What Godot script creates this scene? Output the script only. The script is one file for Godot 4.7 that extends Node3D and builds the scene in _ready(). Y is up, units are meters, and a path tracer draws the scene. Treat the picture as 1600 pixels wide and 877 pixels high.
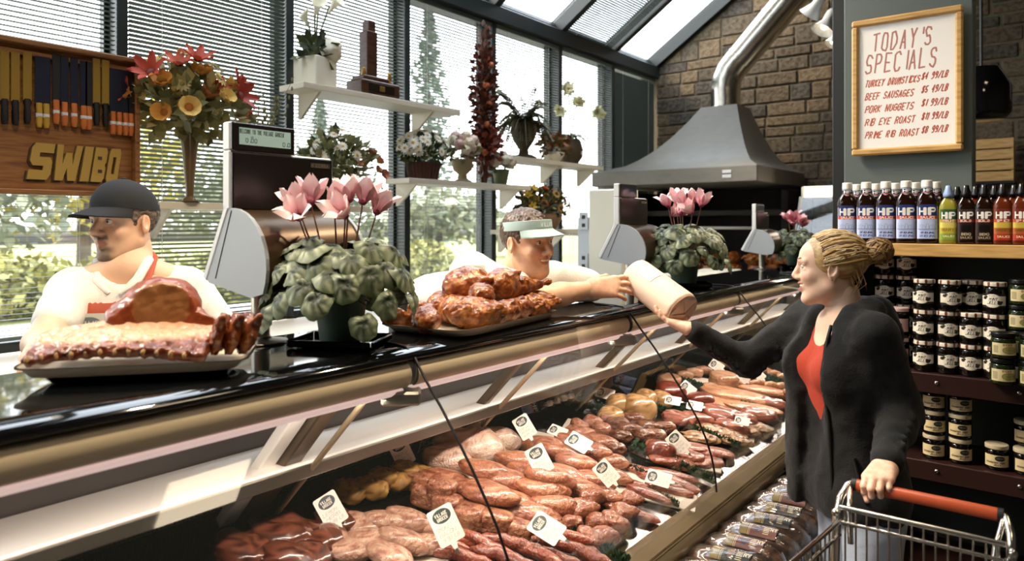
extends Node3D
# A butcher's counter under a glazed lean-to roof. x: from the window wall (-) to the shop (+); z: along the counter, away from the camera (-); y up.

var rng := RandomNumberGenerator.new()
var noise := FastNoiseLite.new()
var M := {}
var used := {}
var shared := {}
const ORD := ["first", "second", "third", "fourth", "fifth", "sixth", "seventh", "eighth", "ninth", "tenth", "eleventh", "twelfth", "thirteenth", "fourteenth", "fifteenth", "sixteenth", "seventeenth", "eighteenth", "nineteenth", "twentieth", "twenty-first", "twenty-second", "twenty-third", "twenty-fourth", "twenty-fifth", "twenty-sixth", "twenty-seventh", "twenty-eighth", "twenty-ninth", "thirtieth"]

# ---------------------------------------------------------------- mesh builder
class MB:
	var V := PackedVector3Array()
	var N := PackedVector3Array()
	var T := PackedVector2Array()
	var C := PackedColorArray()
	var I := PackedInt32Array()
	var col := Color.WHITE
	var xf := Transform3D()

	func poly(p: Array, out: Vector3, uv: Array = []) -> void:
		var n: Vector3 = (p[1] - p[0]).cross(p[2] - p[0])
		if n.length_squared() < 1e-16 and p.size() > 3:
			n = (p[2] - p[0]).cross(p[3] - p[0])
		var flip: bool = n.dot(out) < 0.0
		if flip:
			n = -n
		n = (xf.basis * n).normalized()
		var b := V.size()
		for i in p.size():
			V.append(xf * (p[i] as Vector3))
			N.append(n)
			T.append(uv[i] if uv.size() else Vector2(p[i].x, p[i].y))
			C.append(col)
		for i in range(1, p.size() - 1):
			if flip:
				I.append_array(PackedInt32Array([b, b + i, b + i + 1]))
			else:
				I.append_array(PackedInt32Array([b, b + i + 1, b + i]))

	# smooth surface over rows x columns of points; "out" is a point inside (flips the normals away from it) or null
	func grid(p: PackedVector3Array, rows: int, cols: int, closed: bool, inside = null, colors = null) -> void:
		var w := cols + 1 if closed else cols
		var b := V.size()
		var nn := PackedVector3Array()
		nn.resize(rows * w)
		for r in rows:
			for c in w:
				V.append(xf * p[r * cols + c % cols])
				T.append(Vector2(float(c) / (w - 1), float(r) / maxi(rows - 1, 1)))
				C.append(colors[r * cols + c % cols] if colors != null else col)
		var f := 1.0
		for r in rows - 1:
			for c in w - 1:
				var a := b + r * w + c
				var n1 := (V[a + 1] - V[a]).cross(V[a + w] - V[a])
				var n2 := (V[a + w + 1] - V[a + 1]).cross(V[a + w] - V[a + 1])
				nn[a - b] += n1
				nn[a + 1 - b] += n1 + n2
				nn[a + w - b] += n1 + n2
				nn[a + w + 1 - b] += n2
		for r in rows:
			if closed:
				var s := nn[r * w] + nn[r * w + w - 1]
				nn[r * w] = s
				nn[r * w + w - 1] = s
			if p[r * cols].distance_squared_to(p[r * cols + cols / 2]) < 1e-12:
				var t := Vector3.ZERO
				for c in w:
					t += nn[r * w + c]
				for c in w:
					nn[r * w + c] = t
		if inside != null:
			var q: Vector3 = xf * (inside as Vector3)
			var s := 0.0
			for i in rows * w:
				s += nn[i].dot((V[b + i] - q).normalized())
			if s < 0.0:
				f = -1.0
		for i in rows * w:
			N.append((nn[i] * f).normalized() if nn[i].length_squared() > 1e-20 else Vector3.UP)
		for r in rows - 1:
			for c in w - 1:
				var a := b + r * w + c
				if f > 0.0:
					I.append_array(PackedInt32Array([a, a + w, a + 1, a + 1, a + w, a + w + 1]))
				else:
					I.append_array(PackedInt32Array([a, a + 1, a + w, a + 1, a + w + 1, a + w]))

	func box(c: Vector3, s: Vector3, bev := 0.0) -> void:
		var h := s * 0.5
		bev = minf(bev, minf(h.x, minf(h.y, h.z)) * 0.9)
		for ax in 3:
			for sg in [-1.0, 1.0]:
				var u := (ax + 1) % 3
				var v := (ax + 2) % 3
				var n := Vector3.ZERO
				n[ax] = sg
				var q := []
				for k in [[-1, -1], [1, -1], [1, 1], [-1, 1]]:
					var p := Vector3.ZERO
					p[ax] = h[ax] * sg
					p[u] = (h[u] - bev) * k[0]
					p[v] = (h[v] - bev) * k[1]
					q.append(c + p)
				poly(q, n, [Vector2(0, 1), Vector2(1, 1), Vector2(1, 0), Vector2(0, 0)])
				if bev > 0.0:
					for sv in [-1.0, 1.0]:   # edge between axes ax and u
						var e := []
						for k in [-1.0, 1.0]:
							var p1 := Vector3.ZERO
							p1[ax] = h[ax] * sg
							p1[u] = (h[u] - bev) * sv
							p1[v] = (h[v] - bev) * k
							var p2 := p1
							p2[ax] = (h[ax] - bev) * sg
							p2[u] = h[u] * sv
							e.append([c + p1, c + p2])
						var o := Vector3.ZERO
						o[ax] = sg
						o[u] = sv
						poly([e[0][0], e[1][0], e[1][1], e[0][1]], o)
		if bev > 0.0:
			for i in 8:
				var g := Vector3(1 if i & 1 else -1, 1 if i & 2 else -1, 1 if i & 4 else -1)
				var k := h - Vector3.ONE * bev
				poly([c + Vector3(h.x, k.y, k.z) * g, c + Vector3(k.x, h.y, k.z) * g, c + Vector3(k.x, k.y, h.z) * g], g)

	# box between two points: a beam of width w (horizontal) and height h
	func beam(a: Vector3, b: Vector3, w: float, h: float, bev := 0.0, up := Vector3.UP) -> void:
		var z := (b - a).normalized()
		var x := up.cross(z).normalized()
		var old := xf
		xf = xf * Transform3D(Basis(x, z.cross(x), z), (a + b) * 0.5)
		box(Vector3.ZERO, Vector3(w, h, a.distance_to(b)), bev)
		xf = old

	func tube(pts: Array, rad, sides := 8, caps := true, flat := 1.0) -> void:
		var n := pts.size()
		var p := PackedVector3Array()
		var up := Vector3.UP
		var t0: Vector3 = ((pts[1] as Vector3) - pts[0]).normalized()
		if absf(t0.dot(up)) > 0.9:
			up = Vector3.RIGHT
		var x := up.cross(t0).normalized()
		for i in n:
			var t: Vector3 = ((pts[mini(i + 1, n - 1)] as Vector3) - pts[maxi(i - 1, 0)]).normalized()
			x = (x - t * x.dot(t)).normalized()
			var y := t.cross(x)
			var r: float = rad[i] if rad is Array or rad is PackedFloat32Array else rad
			for k in sides:
				var a := TAU * k / sides
				p.append((pts[i] as Vector3) + (x * cos(a) + y * sin(a) * flat) * r)
		var b := V.size()
		grid(p, n, sides, true)
		# orient outwards
		var mid: Vector3 = xf * (pts[0] as Vector3)
		if N[b].dot(V[b] - mid) < 0.0:
			for i in range(b, V.size()):
				N[i] = -N[i]
			for i in range(I.size() - (n - 1) * sides * 6, I.size(), 3):
				var s := I[i + 1]
				I[i + 1] = I[i + 2]
				I[i + 2] = s
		if caps:
			for e in [0, n - 1]:
				var q := []
				for k in sides:
					q.append(p[e * sides + k])
				poly(q, (pts[0] as Vector3) - pts[1] if e == 0 else (pts[n - 1] as Vector3) - pts[n - 2])

	# profile: Vector2(radius, height) from bottom to top, turned round y
	func lathe(prof: Array, seg := 24, squash := Vector2.ONE) -> void:
		var p := PackedVector3Array()
		var mid := Vector3.ZERO
		for q in prof:
			mid.y += q.y / prof.size()
			for k in seg:
				var a := TAU * k / seg
				p.append(Vector3(cos(a) * q.x * squash.x, q.y, -sin(a) * q.x * squash.y))
		var b := V.size()
		var bi := I.size()
		grid(p, prof.size(), seg, true)
		# signed volume decides the side
		var vol := 0.0
		for i in range(bi, I.size(), 3):
			vol += (V[I[i]] - V[b]).dot((V[I[i + 1]] - V[b]).cross(V[I[i + 2]] - V[b]))
		if vol > 0.0:
			for i in range(b, V.size()):
				N[i] = -N[i]
			for i in range(bi, I.size(), 3):
				var s := I[i + 1]
				I[i + 1] = I[i + 2]
				I[i + 2] = s

	# outline in x, y extruded along z from z0 to z1
	func prism(o: PackedVector2Array, z0: float, z1: float, uvbox := Rect2(0, 0, 1, 1)) -> void:
		var t := Geometry2D.triangulate_polygon(o)
		for s in [0, 1]:
			var z: float = z1 if s else z0
			for i in range(0, t.size(), 3):
				var q := []
				var uv := []
				for k in 3:
					q.append(Vector3(o[t[i + k]].x, o[t[i + k]].y, z))
					uv.append(Vector2((o[t[i + k]].x - uvbox.position.x) / uvbox.size.x, 1.0 - (o[t[i + k]].y - uvbox.position.y) / uvbox.size.y))
				poly(q, Vector3(0, 0, signf(z1 - z0) if s else -signf(z1 - z0)), uv)
		var cw := Geometry2D.is_polygon_clockwise(o)
		for i in o.size():
			var a := o[i]
			var b := o[(i + 1) % o.size()]
			var d := Vector3(b.y - a.y, a.x - b.x, 0) * (-1.0 if cw else 1.0)
			poly([Vector3(a.x, a.y, z0), Vector3(b.x, b.y, z0), Vector3(b.x, b.y, z1), Vector3(a.x, a.y, z1)], d, [Vector2.ZERO, Vector2.ZERO, Vector2.ZERO, Vector2.ZERO])

	# rounded irregular lump; e < 1 makes it boxy
	func lump(c: Vector3, r: Vector3, amp := 0.0, freq := 1.0, noise: FastNoiseLite = null, off := 0.0, rows := 12, cols := 18, e := 1.0, ca = null, cb = null, cfreq := 3.0) -> void:
		var p := PackedVector3Array()
		var cl := PackedColorArray()
		for i in rows + 1:
			var th := PI * i / rows - PI / 2
			for k in cols:
				var ph := TAU * k / cols
				var ct := pow(absf(cos(th)), e) * signf(cos(th)) if i > 0 and i < rows else 0.0
				var d := Vector3(ct * pow(absf(cos(ph)), e) * signf(cos(ph)), pow(absf(sin(th)), e) * signf(sin(th)), ct * pow(absf(sin(ph)), e) * signf(sin(ph)))
				var q := Vector3(d.x * r.x, d.y * r.y, d.z * r.z)
				if noise:
					q += q * noise.get_noise_3dv(d * freq * 10.0 + Vector3(off * 37.0, off * 11.0, off * 5.0)) * amp
				p.append(c + q)
				if ca != null:
					cl.append((ca as Color).lerp(cb, clampf(noise.get_noise_3dv(d * cfreq * 10.0 + Vector3(off * 17.0, 50.0, off * 3.0)) * 1.4 + 0.5, 0.0, 1.0)))
		grid(p, rows + 1, cols, true, c, cl if ca != null else null)

	func done(mat: Material = null) -> ArrayMesh:
		var a := []
		a.resize(Mesh.ARRAY_MAX)
		a[Mesh.ARRAY_VERTEX] = V
		a[Mesh.ARRAY_NORMAL] = N
		a[Mesh.ARRAY_TEX_UV] = T
		a[Mesh.ARRAY_COLOR] = C
		a[Mesh.ARRAY_INDEX] = I
		var m := ArrayMesh.new()
		m.add_surface_from_arrays(Mesh.PRIMITIVE_TRIANGLES, a)
		if mat:
			m.surface_set_material(0, mat)
		return m

# ---------------------------------------------------------------- smooth blended solids (people, poultry): distances on a grid, meshed as surface nets
class Field:
	var o: Vector3
	var h: float
	var nx: int
	var ny: int
	var nz: int
	var d := PackedFloat32Array()

	func _init(lo: Vector3, hi: Vector3, cell: float) -> void:
		o = lo
		h = cell
		nx = int((hi.x - lo.x) / h) + 2
		ny = int((hi.y - lo.y) / h) + 2
		nz = int((hi.z - lo.z) / h) + 2
		d.resize(nx * ny * nz)
		d.fill(0.2)

	func span(lo: Vector3, hi: Vector3, m: float) -> Array:
		var a := (lo - Vector3.ONE * m - o) / h
		var b := (hi + Vector3.ONE * m - o) / h
		return [maxi(0, int(a.x)), mini(nx - 1, int(b.x) + 1), maxi(0, int(a.y)), mini(ny - 1, int(b.y) + 1), maxi(0, int(a.z)), mini(nz - 1, int(b.z) + 1)]

	# tapered capsule
	func cap(a: Vector3, b: Vector3, ra: float, rb: float, k := 0.02, cut := false) -> void:
		var m := maxf(ra, rb) + k + h * 1.5
		var s := span(a.min(b), a.max(b), m)
		var ab := b - a
		var l2 := maxf(ab.length_squared(), 1e-9)
		var dr := rb - ra
		for z in range(s[4], s[5] + 1):
			for y in range(s[2], s[3] + 1):
				var at: int = (z * ny + y) * nx + s[0]
				var p := o + Vector3(s[0], y, z) * h - a
				for x in range(s[0], s[1] + 1):
					var t := clampf(p.dot(ab) / l2, 0.0, 1.0)
					var v := (p - ab * t).length() - ra - dr * t
					var w := d[at]
					if cut:
						v = -v
						var g := maxf(k - absf(v - w), 0.0) / k
						d[at] = maxf(v, w) + g * g * k * 0.25
					else:
						var g := maxf(k - absf(v - w), 0.0) / k
						d[at] = minf(v, w) - g * g * k * 0.25
					at += 1
					p.x += h

	# ellipsoid with radii r, turned by basis b
	func ell(c: Vector3, r: Vector3, k := 0.02, cut := false, b := Basis()) -> void:
		var big := maxf(r.x, maxf(r.y, r.z))
		var e := Vector3(
			Vector3(b.x.x * r.x, b.y.x * r.y, b.z.x * r.z).length(),
			Vector3(b.x.y * r.x, b.y.y * r.y, b.z.y * r.z).length(),
			Vector3(b.x.z * r.x, b.y.z * r.y, b.z.z * r.z).length())
		var s := span(c - e, c + e, k + h * 1.5)
		var bi := b.transposed()
		var small := minf(r.x, minf(r.y, r.z))
		for z in range(s[4], s[5] + 1):
			for y in range(s[2], s[3] + 1):
				var at: int = (z * ny + y) * nx + s[0]
				for x in range(s[0], s[1] + 1):
					var p := bi * (o + Vector3(x, y, z) * h - c)
					var q := Vector3(p.x / r.x, p.y / r.y, p.z / r.z)
					var q2 := Vector3(q.x / r.x, q.y / r.y, q.z / r.z)
					var l := q.length()
					var v := l * (l - 1.0) / maxf(q2.length(), 1e-6) if l > 0.05 else -small
					var w := d[at]
					if cut:
						v = -v
						var g := maxf(k - absf(v - w), 0.0) / k
						d[at] = maxf(v, w) + g * g * k * 0.25
					else:
						var g := maxf(k - absf(v - w), 0.0) / k
						d[at] = minf(v, w) - g * g * k * 0.25
					at += 1
		big = 0.0

	# keep only the side of a plane that the normal points away from
	func clip(p: Vector3, n: Vector3) -> void:
		var at := 0
		for z in nz:
			for y in ny:
				for x in nx:
					d[at] = maxf(d[at], (o + Vector3(x, y, z) * h - p).dot(n))
					at += 1

	func rough(noise: FastNoiseLite, amp: float, freq: float) -> void:
		var at := 0
		for z in nz:
			for y in ny:
				for x in nx:
					if absf(d[at]) < h * 3.0 + amp * 2.0:
						d[at] += noise.get_noise_3dv((o + Vector3(x, y, z) * h) * freq) * amp
					at += 1

	# adds the surface to mb; paint is a Callable(point) -> Color or null
	func mesh(mb: MB, paint = null) -> void:
		var id := PackedInt32Array()
		id.resize(nx * ny * nz)
		id.fill(-1)
		var base := mb.V.size()
		var sy := nx
		var sz := nx * ny
		var offs := [0, 1, sy, sy + 1, sz, sz + 1, sz + sy, sz + sy + 1]
		for z in nz - 1:
			for y in ny - 1:
				var at := z * sz + y * sy - 1
				for x in nx - 1:
					at += 1
					var v0 := d[at]
					if v0 > 3.0 * h or v0 < -3.0 * h:
						continue
					var s := 1 if v0 < 0.0 else 0
					var neg := s + (1 if d[at + 1] < 0.0 else 0) + (1 if d[at + sy] < 0.0 else 0) + (1 if d[at + sy + 1] < 0.0 else 0) + (1 if d[at + sz] < 0.0 else 0) + (1 if d[at + sz + 1] < 0.0 else 0) + (1 if d[at + sz + sy] < 0.0 else 0) + (1 if d[at + sz + sy + 1] < 0.0 else 0)
					if neg == 0 or neg == 8:
						continue
					var sum := Vector3.ZERO
					var cnt := 0
					for e in EDGE:
						var a: float = d[at + offs[e[0]]]
						var b: float = d[at + offs[e[1]]]
						if (a < 0.0) != (b < 0.0):
							sum += (e[2] as Vector3).lerp(e[3], a / (a - b))
							cnt += 1
					sum /= cnt
					id[at] = mb.V.size()
					var p := o + (Vector3(x, y, z) + sum) * h
					var g := Vector3(d[at + 1] - v0 + d[at + sy + 1] - d[at + sy] + d[at + sz + 1] - d[at + sz], d[at + sy] - v0 + d[at + sy + 1] - d[at + 1] + d[at + sz + sy] - d[at + sz], d[at + sz] - v0 + d[at + sz + 1] - d[at + 1] + d[at + sz + sy] - d[at + sy])
					mb.V.append(mb.xf * p)
					mb.N.append((mb.xf.basis * g).normalized() if g.length_squared() > 1e-14 else Vector3.UP)
					mb.T.append(Vector2(p.x, p.y))
					mb.C.append(paint.call(p) if paint != null else mb.col)
		for z in range(1, nz - 1):
			for y in range(1, ny - 1):
				var at := z * sz + y * sy
				for x in range(1, nx - 1):
					at += 1
					var v := d[at]
					if v > 3.0 * h or v < -3.0 * h:
						continue
					var inn := v < 0.0
					if inn != (d[at + 1] < 0.0):
						quad(mb, id[at], id[at - sy], id[at - sy - sz], id[at - sz], inn)
					if inn != (d[at + sy] < 0.0):
						quad(mb, id[at], id[at - sz], id[at - sz - 1], id[at - 1], inn)
					if inn != (d[at + sz] < 0.0):
						quad(mb, id[at], id[at - 1], id[at - 1 - sy], id[at - sy], inn)
		base = 0

	func quad(mb: MB, a: int, b: int, c: int, e: int, inn: bool) -> void:
		if a < 0 or b < 0 or c < 0 or e < 0:
			return
		if inn:
			mb.I.append_array(PackedInt32Array([a, c, b, a, e, c]))
		else:
			mb.I.append_array(PackedInt32Array([a, b, c, a, c, e]))

	const EDGE := [
		[0, 1, Vector3(0, 0, 0), Vector3(1, 0, 0)], [2, 3, Vector3(0, 1, 0), Vector3(1, 1, 0)], [4, 5, Vector3(0, 0, 1), Vector3(1, 0, 1)], [6, 7, Vector3(0, 1, 1), Vector3(1, 1, 1)],
		[0, 2, Vector3(0, 0, 0), Vector3(0, 1, 0)], [1, 3, Vector3(1, 0, 0), Vector3(1, 1, 0)], [4, 6, Vector3(0, 0, 1), Vector3(0, 1, 1)], [5, 7, Vector3(1, 0, 1), Vector3(1, 1, 1)],
		[0, 4, Vector3(0, 0, 0), Vector3(0, 0, 1)], [1, 5, Vector3(1, 0, 0), Vector3(1, 0, 1)], [2, 6, Vector3(0, 1, 0), Vector3(0, 1, 1)], [3, 7, Vector3(1, 1, 0), Vector3(1, 1, 1)]]

# ---------------------------------------------------------------- nodes
func numbered(n: String) -> String:
	used[n] = used.get(n, -1) + 1
	return n if used[n] == 0 else "%s_%03d" % [n, used[n]]

func thing(called: String, label: String, category: String, at := Vector3.ZERO, turn := 0.0, group := "") -> Node3D:
	var o := Node3D.new()
	o.name = numbered(called)
	add_child(o)
	o.position = at
	o.rotation.y = turn
	tag(o, label, category, group)
	return o

func tag(o: Node, label: String, category: String, group := "") -> void:
	o.set_meta("label", label)
	o.set_meta("category", category)
	if group:
		o.set_meta("group", group)

func solo(called: String, mesh: Mesh, mat: Material, label: String, category: String, at := Transform3D(), group := "") -> MeshInstance3D:
	var o := MeshInstance3D.new()
	o.name = numbered(called)
	o.mesh = mesh
	if mat:
		o.material_override = mat
	o.transform = at
	add_child(o)
	tag(o, label, category, group)
	return o

func part(parent: Node, called: String, mesh, mat: Material, at := Transform3D()) -> MeshInstance3D:
	var o := MeshInstance3D.new()
	o.name = called
	o.mesh = mesh.done() if mesh is MB else mesh
	if mat:
		o.material_override = mat
	o.transform = at
	parent.add_child(o, true)
	return o

func struct(called: String, mesh = null, mat: Material = null) -> Node3D:
	var o: Node3D = MeshInstance3D.new() if mesh else Node3D.new()
	o.name = called
	if mesh:
		o.mesh = mesh.done() if mesh is MB else mesh
		o.material_override = mat
	o.set_meta("kind", "structure")
	add_child(o)
	return o

func boxmesh(s: Vector3, bev := 0.0) -> ArrayMesh:
	var k := "box%s%s" % [s, bev]
	if not shared.has(k):
		var b := MB.new()
		b.box(Vector3.ZERO, s, bev)
		shared[k] = b.done()
	return shared[k]

func T3(p: Vector3, turn := 0.0, sc := 1.0) -> Transform3D:
	return Transform3D(Basis(Vector3.UP, turn).scaled(Vector3.ONE * sc), p)

func euler(p: Vector3, e: Vector3, sc := Vector3.ONE) -> Transform3D:
	return Transform3D(Basis.from_euler(e) * Basis.from_scale(sc), p)

func rr(a: float, b: float) -> float:
	return rng.randf_range(a, b)

# ---------------------------------------------------------------- materials
func hex(c) -> Color:
	return c if c is Color else Color(c)

func mat(key: String, c, rough := 0.6, metal := 0.0, more := {}) -> StandardMaterial3D:
	var m := StandardMaterial3D.new()
	m.resource_name = key
	m.albedo_color = hex(c)
	m.roughness = rough
	m.metallic = metal
	for k in more:
		m.set(k, more[k])
	M[key] = m
	return m

func noise_tex(freq: float, ramp: Array, sd := 1, size := 256, fractal := 4, stretch := 1.0) -> NoiseTexture2D:
	var n := FastNoiseLite.new()
	n.seed = sd
	n.frequency = freq
	n.fractal_octaves = fractal
	var t := NoiseTexture2D.new()
	t.width = int(size * stretch)
	t.height = size
	t.seamless = true
	t.noise = n
	var g := Gradient.new()
	var cs := PackedColorArray()
	var of := PackedFloat32Array()
	for i in ramp.size():
		cs.append(hex(ramp[i]))
		of.append(float(i) / (ramp.size() - 1))
	g.colors = cs
	g.offsets = of
	t.color_ramp = g
	return t

# a surface material with noise colour and relief mapped in the object's own axes
func grain(key: String, ramp: Array, freq: float, scale: Vector3, rough := 0.6, bump := 0.0, more := {}, sd := 3) -> StandardMaterial3D:
	var m := mat(key, Color.WHITE, rough, 0.0, {"uv1_triplanar": true, "uv1_scale": scale})
	m.albedo_texture = noise_tex(freq, ramp, sd)
	if bump != 0.0:
		m.heightmap_enabled = true
		m.heightmap_texture = m.albedo_texture if more.has("same") else noise_tex(freq * 1.5, ["#000000", "#ffffff"], sd + 7)
		m.heightmap_scale = bump
	for k in more:
		if k != "same":
			m.set(k, more[k])
	return m

# ---------------------------------------------------------------- print: a stroke font drawn into images
const GLYPH := {"A": "002640 1232", "B": "00063645443303 3342413000", "C": "4536160501103041", "D": "00062644422000", "E": "46060040 0333", "F": "460600 0333", "G": "45361605011030414323", "H": "0006 4046 0343", "I": "2026", "J": "4641301001", "K": "0006 4603 0340", "L": "060040", "M": "0006234640", "N": "00064046", "O": "160501103041453616", "P": "00063645443303", "Q": "160501103041453616 2240", "R": "00063645443303 2340", "S": "453616050413334241301001", "T": "0646 2620", "U": "060110304146", "V": "062046", "W": "0610233046", "X": "0640 4600", "Y": "062346 2320", "Z": "06460040", "0": "160501103041453616", "1": "152620", "2": "05163645440040", "3": "05163645443323 334241301001", "4": "360242 3630", "5": "460603334241301001", "6": "453616050110304142331302", "7": "064610", "8": "13040516364544331302011030414233", "9": "4433130405163645413010", "$": "453616050413334241301001 2026", "/": "0046", ".": "2021", "'": "2624", "-": "1333"}

func ink(im: Image, text: String, x: float, y: float, size: float, c: Color, thick := 1.0, slant := 0.0, jitter := 0.0, gap := 1.6, squeeze := 1.0) -> void:
	var u := size / 6.0
	for ch in text:
		if GLYPH.has(ch):
			for st in GLYPH[ch].split(" "):
				var q := []
				for i in range(0, st.length() - 1, 2):
					var gx := float(st[i].to_int()) + rr(-jitter, jitter)
					var gy := float(st[i + 1].to_int()) + rr(-jitter, jitter)
					q.append(Vector2(x + (gx * squeeze + gy * slant) * u, y - gy * u))
				for i in q.size() - 1:
					stroke(im, q[i], q[i + 1], thick, c)
		x += (4.0 * squeeze + gap) * u * (0.55 if ch in "I.'1" else 1.0)

# text squeezed or stretched to a given width
func ink_fit(im: Image, text: String, x: float, y: float, size: float, width: float, c: Color, thick := 1.0, slant := 0.0, jitter := 0.0, gap := 1.4) -> void:
	var n := 0.0
	var g := 0.0
	for ch in text:
		var k := 0.55 if ch in "I.'1" else 1.0
		n += 4.0 * k
		g += gap * k
	ink(im, text, x, y, size, c, thick, slant, jitter, gap, maxf(0.2, (width * 6.0 / size - g) / n))

func stroke(im: Image, a: Vector2, b: Vector2, t: float, c: Color) -> void:
	var n := int(a.distance_to(b) * 1.5) + 1
	var r := int(ceil(t * 0.5))
	for i in n + 1:
		var p := a.lerp(b, float(i) / n)
		for dy in range(-r, r + 1):
			for dx in range(-r, r + 1):
				if Vector2(dx, dy).length() <= t * 0.5 + 0.2:
					var px := int(p.x) + dx
					var py := int(p.y) + dy
					if px >= 0 and py >= 0 and px < im.get_width() and py < im.get_height():
						im.set_pixel(px, py, c)

func oval(im: Image, cx: float, cy: float, rx: float, ry: float, c: Color) -> void:
	for y in range(maxi(0, int(cy - ry)), mini(im.get_height(), int(cy + ry) + 1)):
		for x in range(maxi(0, int(cx - rx)), mini(im.get_width(), int(cx + rx) + 1)):
			if Vector2((x - cx) / rx, (y - cy) / ry).length() <= 1.0:
				im.set_pixel(x, y, c)

func paper(w: int, h: int, c) -> Image:
	var im := Image.create(w, h, false, Image.FORMAT_RGBA8)
	im.fill(hex(c))
	return im

func printed(key: String, im: Image, rough := 0.5, more := {}) -> StandardMaterial3D:
	var m := mat(key, Color.WHITE, rough, 0.0, more)
	m.albedo_texture = ImageTexture.create_from_image(im)
	return m

# ================================================================ the scene
const WX := -3.5            # plane of the window wall
const BAY := 0.905
const WALLZ := -6.915       # plane of the stone wall
const HEAD := 3.24          # underside of the window header
const SLOPE := 0.677
var bays: Array = []

func _ready() -> void:
	rng.seed = 7
	noise.seed = 5
	noise.frequency = 0.1
	noise.fractal_octaves = 3
	# camera: 25 mm lens, level, its frame shifted down
	var cam := Camera3D.new()
	cam.name = "camera"
	add_child(cam)
	var lens := CameraAttributesPhysical.new()
	lens.frustum_focal_length = 25.0
	lens.frustum_focus_distance = 2.45
	lens.exposure_aperture = 2.8
	lens.frustum_near = 0.05
	lens.frustum_far = 300.0
	cam.attributes = lens
	cam.projection = Camera3D.PROJECTION_FRUSTUM
	cam.near = 0.05
	cam.far = 300.0
	cam.size = 0.05 * 877.0 / 1111.0
	cam.frustum_offset = Vector2(0, -0.05 * 88.5 / 1111.0)
	cam.position = Vector3(0, 1.7, 0)
	cam.rotation_degrees = Vector3(0, 38.06, 0)
	cam.current = true
	# bright overcast sky
	var env := Environment.new()
	env.background_mode = Environment.BG_SKY
	var sky := ProceduralSkyMaterial.new()
	sky.sky_top_color = Color(0.86, 0.9, 0.94)
	sky.sky_horizon_color = Color(0.95, 0.95, 0.93)
	sky.ground_bottom_color = Color(0.3, 0.3, 0.28)
	sky.ground_horizon_color = Color(0.6, 0.6, 0.57)
	sky.sky_energy_multiplier = 2.4
	env.sky = Sky.new()
	env.sky.sky_material = sky
	env.tonemap_mode = Environment.TONE_MAPPER_LINEAR
	env.tonemap_exposure = 1.15
	env.sdfgi_enabled = true
	env.ssao_enabled = true
	env.ssil_enabled = true
	var we := WorldEnvironment.new()
	we.name = "environment"
	we.environment = env
	add_child(we)
	# hazy sun, from high over the street, behind the camera's left shoulder
	var sun := DirectionalLight3D.new()
	sun.name = "sun"
	sun.light_energy = 1.7
	sun.light_color = Color(1.0, 0.93, 0.82)
	sun.light_angular_distance = 14.0
	sun.shadow_enabled = true
	sun.sky_mode = DirectionalLight3D.SKY_MODE_LIGHT_ONLY
	add_child(sun)
	sun.look_at_from_position(Vector3(-6.0, 6.6, 3.6), Vector3.ZERO)
	for k in range(-3, 7):
		bays.append(-1.486 - BAY * k)      # mullion lines, z
	materials()
	shell()
	windows()
	stone_wall()
	outside()
	ceiling_lamps()
	display_case()
	counter_things()
	meats()
	window_shelves()
	knife_board()
	hood_and_grill()
	wall_goods()
	bread()
	cart()
	people()

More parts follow.
